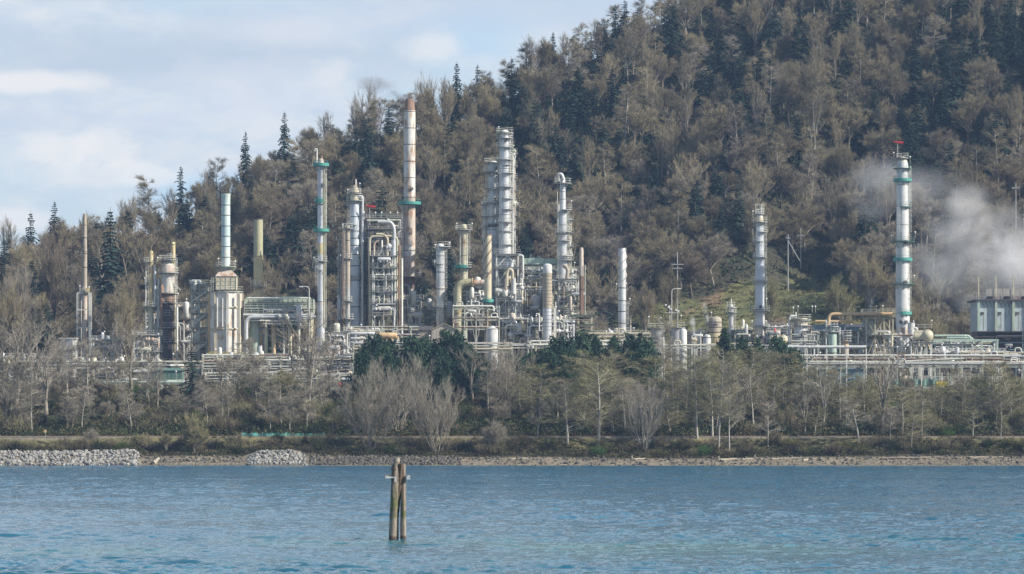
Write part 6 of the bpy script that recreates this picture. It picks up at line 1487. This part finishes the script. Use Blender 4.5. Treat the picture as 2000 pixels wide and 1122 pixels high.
# ------------------------------------------------------------------ poles and wires
def pole(px, top, bot, Y, lab, arms=((6, 8),), stay=None, mat='grey', w=.17):
    x = X_(px, Y); zt_, zb = Z_(top, Y), min(zf(x, Y), Z_(bot, Y)); r_ = T('utility_pole', lab, 'utility pole', (x, Y, zb)); mb = MB(); mb.tube([(x, Y, zb), (x, Y, zt_)], [w*1.2, w*.7], 8); P('pole', mb, M[mat], r_)
    for dy, hw in arms:
        mb = MB(); z = zt_-dy*S(Y); mb.box(x-hw*S(Y), x+hw*S(Y), Y-.3, Y-.15, z-.1, z+.1)
        for k in (-.9, -.45, .45, .9): mb.box(x+k*hw*S(Y)-.06, x+k*hw*S(Y)+.06, Y-.28, Y-.17, z+.1, z+.4)
        P('crossarm', mb, M[mat], r_, smooth=False)
    if stay: mb = MB(); mb.tube([(X_(stay[0], Y), Y, Z_(stay[1], Y)), (x, Y, Z_(top+12, Y))], .12, 6); P('brace_pole', mb, M[mat], r_)
    return (x, Y, zt_)
p1 = pole(1539, 458, 556, 1175, 'grey pole with a slanting brace pole on the hillside above the clearing', ((8, 4),), (1562, 510))
p2 = pole(1564, 445, 508, 1200, 'grey pole with a crossarm just right of the braced pole', ((16, 7),))
p3 = pole(1323, 493, 570, 1150, 'grey pole with two crossarms above the clearing left side', ((24, 12), (32, 9)))
p4 = pole(1984, 358, 500, 1180, 'lone utility pole on the hill above the cooling tower', ((10, 8),))
def wire(a, b, sag, lab):
    mb = MB(); a = Vector(a); b = Vector(b); mb.tube([a.lerp(b, t/14)-Vector((0, 0, sag*4*(t/14)*(1-t/14))) for t in range(15)], .028, 4); ONE('power_line', mb, M['dark'], lab, 'power line', tuple(a))
wire(p3, p2, 2.0, 'sagging power line between the two-armed pole and the pair of poles'); wire(p2, p4, 3.0, 'power line running from the pair of poles to the lone pole on the right'); wire((X_(900, 1110), 1110, Z_(640, 1110)), p3, 3, 'faint power line rising from the plant to the two-armed pole')
def street_lamp(px, top, Y, dx, lab):
    x = X_(px, Y); zb = zf(x, Y); r_ = T('street_lamp', lab, 'lamp', (x, Y, zb)); z = Z_(top, Y); mb = MB(); mb.pipe([(x, Y, zb), (x, Y, z), (x+dx*S(Y), Y, z)], .09, 8, bend=1.4); P('pole', mb, M['light'], r_); mb = MB(); mb.box(x+dx*S(Y)-.4, x+dx*S(Y)+.4, Y-.15, Y+.15, z-.12, z+.05); P('lamp_head', mb, M['lamp'], r_)
street_lamp(1312, 564, 1040, 16, 'tall curved street lamp above the storage pair'); street_lamp(604, 560, 965, -16, 'curved lamp on a dark pole before the heater building')
for px, py, Y, lab in ((943, 500, 965, ''),): pass
# floodlight cluster beside the tall lamp
Y = 1038; x = X_(1308, Y); r_ = T('floodlight_mast', 'short mast with a cluster of white lamps under the tall curved lamp', 'lamp', (x, Y, zf(x, Y))); mb = MB(); mb.tube([(x, Y, zf(x, Y)), (x, Y, Z_(596, Y))], .12, 6); mb.box(x-1.2, x+2.6, Y-.4, Y+.4, Z_(612, Y), Z_(611, Y)); P('mast', mb, M['light'], r_)
for a, b in ((-1.0, 596), (-.3, 600), (.4, 604), (1.7, 606), (2.3, 608)): mb = MB(); mb.box(x+a-.22, x+a+.22, Y-.5, Y-.2, Z_(b, Y)-.2, Z_(b, Y)+.2); P('floodlight', mb, M['lamp'], r_, smooth=False)
# teal screens
def netting(lab, a, b, Y, h, seed, mat='teal'):
    r = random.Random(seed); x0, x1 = X_(a, Y), X_(b, Y); n = 40; vs = []; fs = []
    for i in range(n+1):
        xx = x0+(x1-x0)*i/n; z = max(zf(xx, Y), 0); hh = h*(.6+.4*r.random()); yy = Y+.25*math.sin(i*.9)
        vs += [(xx, yy, z), (xx, yy, z+hh), (xx, yy+.04, z+hh), (xx, yy+.04, z)]
    for i in range(n):
        for k in range(4): fs.append((i*4+k, i*4+(k+1) % 4, i*4+4+(k+1) % 4, i*4+4+k))
    mb = MB(); mb.add(vs, fs); r_ = T('netting_fence', lab, 'fence', (x0, Y, zf(x0, Y))); P('net', mb, M[mat], r_, smooth=False); mb = MB()
    for i in range(0, n+1, 5): xx = x0+(x1-x0)*i/n; mb.tube([(xx, Y-.05, zf(xx, Y)-.1), (xx, Y-.05, zf(xx, Y)+h)], .04, 5)
    P('posts', mb, M['grey'], r_)
netting('low rumpled teal netting beside the railway left of the pale maples', 472, 633, 876.5, 1.0, 1); netting('teal screen fence behind the storage pair', 1232, 1375, 1100, 3.0, 2, 'green'); netting('green screen along the yard right of the tall dark-trunked tree', 1735, 1840, 952, 3.0, 3, 'green')
# ------------------------------------------------------------------ mooring piles in the water
random.seed(23)
def wood_mat(name, c1, c2, moss=0):
    m, q, b = new_mat(name); t = q.n('ShaderNodeTexCoord').outputs['Object']
    a = q.noise(q.vmul(t, (6, 6, .5)), 2.0, 5, .65); w = q.noise(t, 1.6, 4, .6); z = q.n('ShaderNodeSeparateXYZ', i_0=t).outputs[2]
    col = q.mix(q.ramp(a, .40, .62), c1, c2)
    k = q.math('MULTIPLY', q.ramp(z, 1.0, 1.7), q.ramp(z, 3.4, 2.4))
    col = q.mix(q.math('MULTIPLY', k, q.ramp(w, .42, .6, 0, moss)), col, (.09, .11, .03))       # algae band
    bn = q.math('ADD', z, q.math('MULTIPLY', w, .5))
    col = q.mix(q.ramp(bn, 1.75, 1.45, 0, .6), col, q.mix(q.noise(t, 18.0, 2), (.16, .13, .10), (.46, .41, .34)))
    col = q.mix(q.math('MULTIPLY', q.ramp(z, 4.3, 4.6), q.ramp(w, .5, .62, 0, .6)), col, (.5, .47, .4))                            # barnacle belt
    col = q.mix(q.ramp(bn, .50, .40, 0, .85), col, (.05, .035, .025))
    q.set(b.inputs['Base Color'], col); b.inputs['Roughness'].default_value = .9
    hgt = q.math('ADD', a, q.math('MULTIPLY', q.noise(t, 14.0, 3, .6), q.ramp(bn, 1.4, 1.1, 0, 1.2)))
    q.set(b.inputs['Normal'], q.n('ShaderNodeBump', i_Strength=.9, i_Distance=.03, i_Height=hgt).outputs[0]); return m
M['pile'] = wood_mat('weathered_timber', (.09, .07, .055), (.30, .25, .20), .9); M['piledark'] = wood_mat('dark_timber', (.09, .06, .045), (.17, .12, .09), .4)
Y = 240.0; xb = X_(775, Y); dp = T('mooring_dolphin', 'cluster of weathered timber piles standing in the water with white brackets', 'mooring piles', (xb, Y, 0))
def pile(px0, py0, px1, w, dy0, dy1, mt, lab=None, zb=-2.0, seed=0):
    r = random.Random(seed); mb = MB(); n = 22; a = Vector((X_(px0, Y), Y+dy0, 0)); b = Vector((X_(px1, Y), Y+dy1, Z_(py0, Y))); R = w/2*S(Y); vs = []; K = 14
    for i in range(n+1):
        t = i/n*(b.z-zb)/b.z+zb/b.z; c = a.lerp(b, t)
        for k in range(K):
            q = 2*PI*k/K; rr = R*(1.06-.1*t)*(1+.06*math.sin(3*q+i*.5)+.05*r.uniform(-1, 1)); vs.append((c.x+rr*math.cos(q), c.y+rr*math.sin(q), c.z+(r.uniform(-.04, .05) if i == n else 0)))
    fs = [(i*K+k, i*K+(k+1) % K, (i+1)*K+(k+1) % K, (i+1)*K+k) for i in range(n) for k in range(K)]+[tuple(n*K+k for k in range(K))]
    mb.add(vs, fs); return P('pile', mb, M[mt], dp, lab)
pile(767, 905, 772, 14.5, 0, 0, 'pile', 'thick front pile with a green algae band', seed=1); pile(787.5, 908, 787, 11, .3, .3, 'pile', 'slimmer pile on the right', seed=2)
pile(772, 895, 774.5, 12, .62, .5, 'pile', 'rear pile whose pale head stands highest', seed=3); pile(770, 906, 783.5, 8.5, .9, -.12, 'piledark', 'dark leaning pile in the middle', seed=4)
mb = MB(); z = Z_(933, Y)
mb.box(X_(753, Y), X_(775, Y), Y-.33, Y-.27, z-.04, z+.05); mb.box(X_(770.5, Y), X_(775, Y), Y-.36, Y-.26, z-.26, z+.05); P('bracket', mb, M['white'], dp, 'white bracket on the left', False)
mb = MB(); mb.box(X_(753, Y), X_(760, Y), Y-.4, Y-.2, z-.05, z+.1); P('bracket_box', mb, M['white'], dp, smooth=False); mb = MB(); mb.box(X_(794.5, Y), X_(801, Y), Y-.1, Y+.15, z-.12, z+.13); P('bracket_box', mb, M['white'], dp, 'white square box on the right', False)
mb = MB(); mb.tube([(X_(752, Y), Y-.3, z+.12), (X_(764, Y), Y-.3, z+.13)], .03, 5); mb.tube([(X_(786, Y), Y, z+.12), (X_(802, Y), Y, z+.02)], .035, 5); P('bracket_rod', mb, M['rust'], dp)
for q in (915, 935):
    mb = MB(); zz = Z_(q, Y); ring(mb, X_(770.7, Y), Y, zz, .23, .262, .05); P('wire_band', mb, M['rust'], dp)
mb = MB(); mb.tube([(X_(781, Y), Y-.02, Z_(912, Y)), (X_(790, Y), Y-.05, Z_(918, Y)), (X_(797, Y), Y-.05, Z_(926, Y))], .012, 4); P('wire', mb, M['rust'], dp)

# ------------------------------------------------------------------ rocks, logs and signs along the shore
def rock_mesh(seed, mat, nm='boulder'):
    r = random.Random(seed); mb = MB(); mb.ell((0, 0, 0), .5, .42, .34, 9, 6)
    cuts = [(Vector((r.gauss(0, 1), r.gauss(0, 1), r.gauss(0, 1))).normalized(), r.uniform(.26, .38)) for _ in range(9)]
    v = []
    for p in mb.v:
        p = Vector(p)
        for n_, d in cuts:
            e = p.dot(n_)-d
            if e > 0: p = p-n_*e
        v.append(tuple(p*r.uniform(.97, 1.03)))
    mb.v = v; me = link_mesh(nm, mb, mat); return me
def stone(name, c1, c2):
    m, q, b = new_mat(name); oi = q.n('ShaderNodeObjectInfo').outputs['Random']; t = q.n('ShaderNodeTexCoord').outputs['Object']; n = q.noise(t, 3.5, 5, .65)
    g_ = q.n('ShaderNodeNewGeometry').outputs['Random Per Island']; u = q.math('FRACT', q.math('ADD', oi, g_))
    q.set(b.inputs['Base Color'], q.mix(q.ramp(n, .3, .7), q.mix(u, c1, c2), q.mix(u, tuple(x*.55 for x in c1), tuple(x*.6 for x in c2)))); b.inputs['Roughness'].default_value = .9
    q.set(b.inputs['Normal'], q.n('ShaderNodeBump', i_Strength=.6, i_Distance=.08, i_Height=n).outputs[0]); return m
M['rip'] = stone('pale_granite', (.22, .215, .20), (.44, .43, .40)); M['dkrock'] = stone('dark_wet_rock', (.07, .065, .06), (.17, .155, .13)); M['tanrock'] = stone('tan_cobble', (.17, .145, .11), (.28, .245, .19))
RM = [rock_mesh(i, M['rip']) for i in range(5)]; DM = [rock_mesh(10+i, M['dkrock'], 'rock') for i in range(4)]; TM = [rock_mesh(20+i, M['tanrock'], 'rock') for i in range(3)]
def put(me, name, X, Y, s, lab, cat, group, dz=.15):
    o = bpy.data.objects.new(name, me); COL.objects.link(o); o.location = (X, Y, zf(X, Y)+s*dz); o.rotation_euler = (random.uniform(-.6, .6), random.uniform(-.6, .6), random.uniform(0, 6.28)); o.scale = (s*random.uniform(.8, 1.3), s*random.uniform(.8, 1.2), s*random.uniform(.75, 1.25)); tag(o, lab, cat, group); return o
PL = []
def bank(px0, px1, Y0, Y1, n, s0, s1):
    for _ in range(n): px = random.uniform(px0, px1); Y = random.uniform(Y0, Y1); PL.append((random.uniform(s0, s1)**1.0, X_(px, Y), Y, px))
bank(-60, 272, 849.6, 859.2, 1050, .35, .95); bank(482, 598, 850, 857.5, 330, .35, .9)
PL.sort(reverse=True)
vis = [p for p in PL if -5 < p[3] < 2000][:290]; vs_ = set(id(p) for p in vis)
for s_, X, Y, px in vis:
    g_ = 'pale boulders of the long rock bank at the left edge' if px < 280 else 'pale boulders of the rounded heap left of the piles'
    put(random.choice(RM), 'boulder', X, Y, s_*1.25, 'pale angular boulder in the '+('long rock bank at the left edge' if px < 280 else 'rounded rock heap left of the piles'), 'boulder', g_)
def rubble(name, lab, L_, mat, seed):
    r = random.Random(seed); mb = MB()
    for s_, X, Y, px in L_:
        me = r.choice(mat); a = r.uniform(0, 6.28); c, q = math.cos(a), math.sin(a); b = len(mb.v); zz = zf(X, Y)+s_*.12; k = s_*1.2
        for v in me.vertices: x, y, z = v.co; mb.v.append((X+(x*c-y*q)*k, Y+(x*q+y*c)*k, zz+z*k*1.1))
        for p in me.polygons: mb.f.append([b+i for i in p.vertices]); mb.m.append(0)
    return ONE(name, mb, mat[0].materials[0], lab, 'rubble', (0, 850, 0), kind='stuff', smooth=False)
rubble('rubble', 'smaller pale stones filling the rock banks', [p for p in PL if id(p) not in vs_], RM, 1)
def stray(px0, px1, Y0, Y1, n, s0, s1): return [(random.uniform(s0, s1), X_(px, Y), Y, px) for px, Y in ((random.uniform(px0, px1), random.uniform(Y0, Y1)) for _ in range(n))]
rubble('dark_shingle', 'dark wet stones at the foot of the bank', stray(590, 900, 850.6, 860.5, 900, .35, .95)+stray(270, 480, 853, 860, 160, .3, .8)+stray(900, 2040, 856.5, 860.5, 420, .25, .7)+stray(900, 2040, 850.4, 856, 240, .2, .6), DM, 2)
rubble('tan_shingle', 'tan cobbles strewn over the beach', stray(280, 620, 850.2, 855, 300, .2, .5)+stray(620, 2040, 850.4, 856, 420, .15, .45)+stray(1740, 2040, 850.8, 858, 420, .2, .5), TM, 3)
BL = [(600, 'between the pale rock heap and the piles'), (780, 'just right of the piles'), (1000, 'below the layered alders'), (1230, 'below the three-forked tree'), (1420, 'below the driftwood'), (1640, 'at the right part of the beach'), (1850, 'near the right edge')]
for i in range(110):
    px = random.uniform(600, 2000); Y = random.uniform(851, 859.5); loc = [t for x, t in BL if px >= x][-1]
    put(random.choice(DM), 'beach_rock', X_(px, Y), Y, random.uniform(.6, 1.35), 'dark rock lying on the beach '+loc, 'rock', 'dark beach rocks '+loc, .05)
def log(px0, px1, Y, r, lab, dz=.35, dy=1.0, mt='barklog', roots=True, zs=0):
    a = Vector((X_(px0, Y), Y, 0)); b = Vector((X_(px1, Y), Y+dy, 0)); a.z = zf(a.x, a.y)+r*.6; b.z = zf(b.x, b.y)+r*.6+zs; rn = random.Random(px0); mb = MB()
    pts = [a.lerp(b, t/6)+Vector((0, 0, rn.uniform(-.06, .08))) for t in range(7)]; root = T('driftwood_log', lab, 'driftwood', tuple(a)); mb.tube(pts, [r*(1.1-.09*t) for t in range(7)], 8); P('trunk', mb, M[mt], root)
    if roots:
        mb = MB(); d = 1 if px1 > px0 else -1
        for k in range(6): u = rn.uniform(-1, 1); v = rn.uniform(-.2, 1.2); mb.tube([a, a+Vector((-.4*d, u*.5, v*.5)), a+Vector((-.7*d*rn.random(), u*.9, v*1.0))], [r*.5, r*.3, r*.08], 5)
        P('roots', mb, M[mt], root)
m, q, b = new_mat('driftwood'); t = q.n('ShaderNodeTexCoord').outputs['Object']; q.set(b.inputs['Base Color'], q.mix(q.noise(q.vmul(t, (1, 5, 5)), 1.5, 4), (.26, .22, .17), (.48, .43, .35))); b.inputs['Roughness'].default_value = .9; M['barklog'] = m
log(1408, 1440, 857, .32, 'pale driftwood log with upturned roots below the white trunked cluster'); log(1450, 1480, 857.5, .22, 'thin bleached log just right of the big rooted log', roots=False); log(1478, 1502, 858, .2, 'slanting bleached branch on the beach near the short broken tree', zs=-.5)
log(1505, 1566, 857.6, .2, 'long thin log lying under the bank right of the slanting branch', roots=False); log(1720, 1812, 857.2, .26, 'longest straight dark log under the right bank', mt='pile', roots=False); log(1238, 1262, 858, .25, 'short pale log with roots below the three-forked tree'); log(1000, 1030, 857, .2, 'pale log half buried below the fan-shaped tree', roots=False)
log(1568, 1580, 855, .3, 'stubby log standing on the beach below the wide column', roots=False); log(1892, 1960, 858.5, .2, 'long log at the right end of the beach', roots=False); log(300, 310, 851, .5, 'pale stump at the waterline right of the long rock bank', roots=False, zs=.9)
x, Y = X_(88, 868), 868.5; r_ = T('marker_sign', 'small round orange marker on a thin post beside the railway at the left', 'sign', (x, Y, zf(x, Y))); mb = MB(); mb.tube([(x, Y, zf(x, Y)-.2), (x, Y, Z_(843, Y))], .05, 6); P('post', mb, M['grey'], r_); mb = MB(); mb.tube([(x, Y-.08, Z_(842.5, Y)), (x, Y-.03, Z_(842.5, Y))], .36, 16); P('disc', mb, M['orange'], r_)

# ------------------------------------------------------------------ steam, smoke and haze
def vol(name, label, cat, boxp, Y0, Y1, blobs, dens, col, nscale=.12, seed=0.0, ab=0.0, lo=.35):
    """a cloud of vapour: density falls off from a few centres and is broken up by noise"""
    px0, px1, py0, py1 = boxp; Y = (Y0+Y1)/2; x0, x1, z0, z1 = X_(px0, Y), X_(px1, Y), Z_(py1, Y), Z_(py0, Y); cx_, cz = (x0+x1)/2, (z0+z1)/2
    mb = MB(); mb.box(x0, x1, Y0, Y1, z0, z1)
    m = bpy.data.materials.new(name); m.use_nodes = True; q = NT(m.node_tree); t = q.n('ShaderNodeTexCoord').outputs['Object']; sp_ = q.n('ShaderNodeSeparateXYZ', i_0=t)
    wv = q.n('ShaderNodeVectorMath', operation='ADD', i_0=t, i_1=(seed, seed*2.3, seed*.7)).outputs[0]
    wn = q.noise(wv, nscale, 5, .62, .8); wn2 = q.noise(wv, nscale*.45, 3, .5)
    tot = None
    for px, py, rx, ry, a in blobs:
        dx = q.math('DIVIDE', q.math('SUBTRACT', sp_.outputs[0], X_(px, Y)-cx_), rx*S(Y)); dz = q.math('DIVIDE', q.math('SUBTRACT', sp_.outputs[2], Z_(py, Y)-cz), ry*S(Y)); dy = q.math('DIVIDE', sp_.outputs[1], (Y1-Y0)*.45)
        d = q.math('SQRT', q.math('ADD', q.math('ADD', q.math('MULTIPLY', dx, dx), q.math('MULTIPLY', dz, dz)), q.math('MULTIPLY', dy, dy)))
        d = q.math('ADD', d, q.math('MULTIPLY', q.math('SUBTRACT', wn2, .5), 1.5))
        k = q.ramp(d, 1.15, .1, 0, a); tot = k if tot is None else q.math('MAXIMUM', tot, k)
    de = q.math('MULTIPLY', q.math('MULTIPLY', tot, q.ramp(wn, lo, .72, .06, 1.0)), dens)
    v = q.n('ShaderNodeVolumePrincipled'); v.inputs['Color'].default_value = (*col, 1); v.inputs['Anisotropy'].default_value = -.25; q.set(v.inputs['Density'], de)
    v.inputs['Absorption Color'].default_value = (ab, ab, ab, 1)
    q.n('ShaderNodeOutputMaterial', i_Volume=v.outputs[0]); m.cycles.volume_step_rate = 1.0
    return ONE(name, mb, m, label, cat, (cx_, Y, cz), kind='stuff', smooth=False)
vol('steam', 'grey-white steam drifting off the cooling tower behind the tallest ringed column', 'steam', (1640, 2110, 285, 610), 1064, 1094,
    [(1990, 515, 190, 95, 1.0), (1905, 465, 110, 75, .75), (1885, 400, 60, 52, .65), (1850, 525, 95, 90, .45), (1800, 370, 100, 55, .30), (1722, 345, 66, 40, .36), (1700, 400, 50, 50, .14), (1950, 590, 130, 50, .5)], .135, (.99, .99, 1.0), .09, 3.0, lo=.34)
vol('smoke', 'dark thin smoke trailing left from the rust-topped stack', 'smoke', (680, 806, 140, 205), 1026, 1034, [(738, 168, 36, 22, .7), (765, 185, 24, 12, .6), (790, 190, 16, 8, .8), (712, 165, 24, 18, .3), (778, 188, 22, 9, .6)], .6, (.30, .30, .33), .35, 9.0)
vol('smoke', 'brownish thin smoke trailing left from the spiral-finned stack', 'smoke', (1130, 1222, 445, 490), 997, 1003, [(1180, 470, 40, 14, .5), (1208, 480, 14, 7, .8)], .30, (.30, .28, .27), .35, 5.0)
vol('steam', 'small white wisp of steam left of the rust and tan drum', 'steam', (1366, 1388, 590, 632), 998, 1002, [(1376, 603, 7, 16, .8), (1381, 622, 4, 12, 1.0)], .8, (.95, .95, .97), .6, 2.0)
vol('steam', 'small white wisp of steam between the storage pair and the tan drum', 'steam', (1342, 1364, 618, 655), 998, 1002, [(1353, 630, 7, 13, .8), (1355, 645, 4, 10, 1.0)], .7, (.95, .95, .97), .6, 7.0)
HAZE = .000065
mb = MB(); mb.box(-2600, 2600, -700, 3600, -11, 310)
m = bpy.data.materials.new('haze'); m.use_nodes = True; q = NT(m.node_tree); v = q.n('ShaderNodeVolumePrincipled'); v.inputs['Color'].default_value = (.44, .64, 1.0, 1); v.inputs['Density'].default_value = HAZE; v.inputs['Anisotropy'].default_value = .0
q.n('ShaderNodeOutputMaterial', i_Volume=v.outputs[0])
ONE('haze', mb, m, 'thin blue air between the camera and the hill', 'haze', (0, 0, 0), kind='stuff', smooth=False)
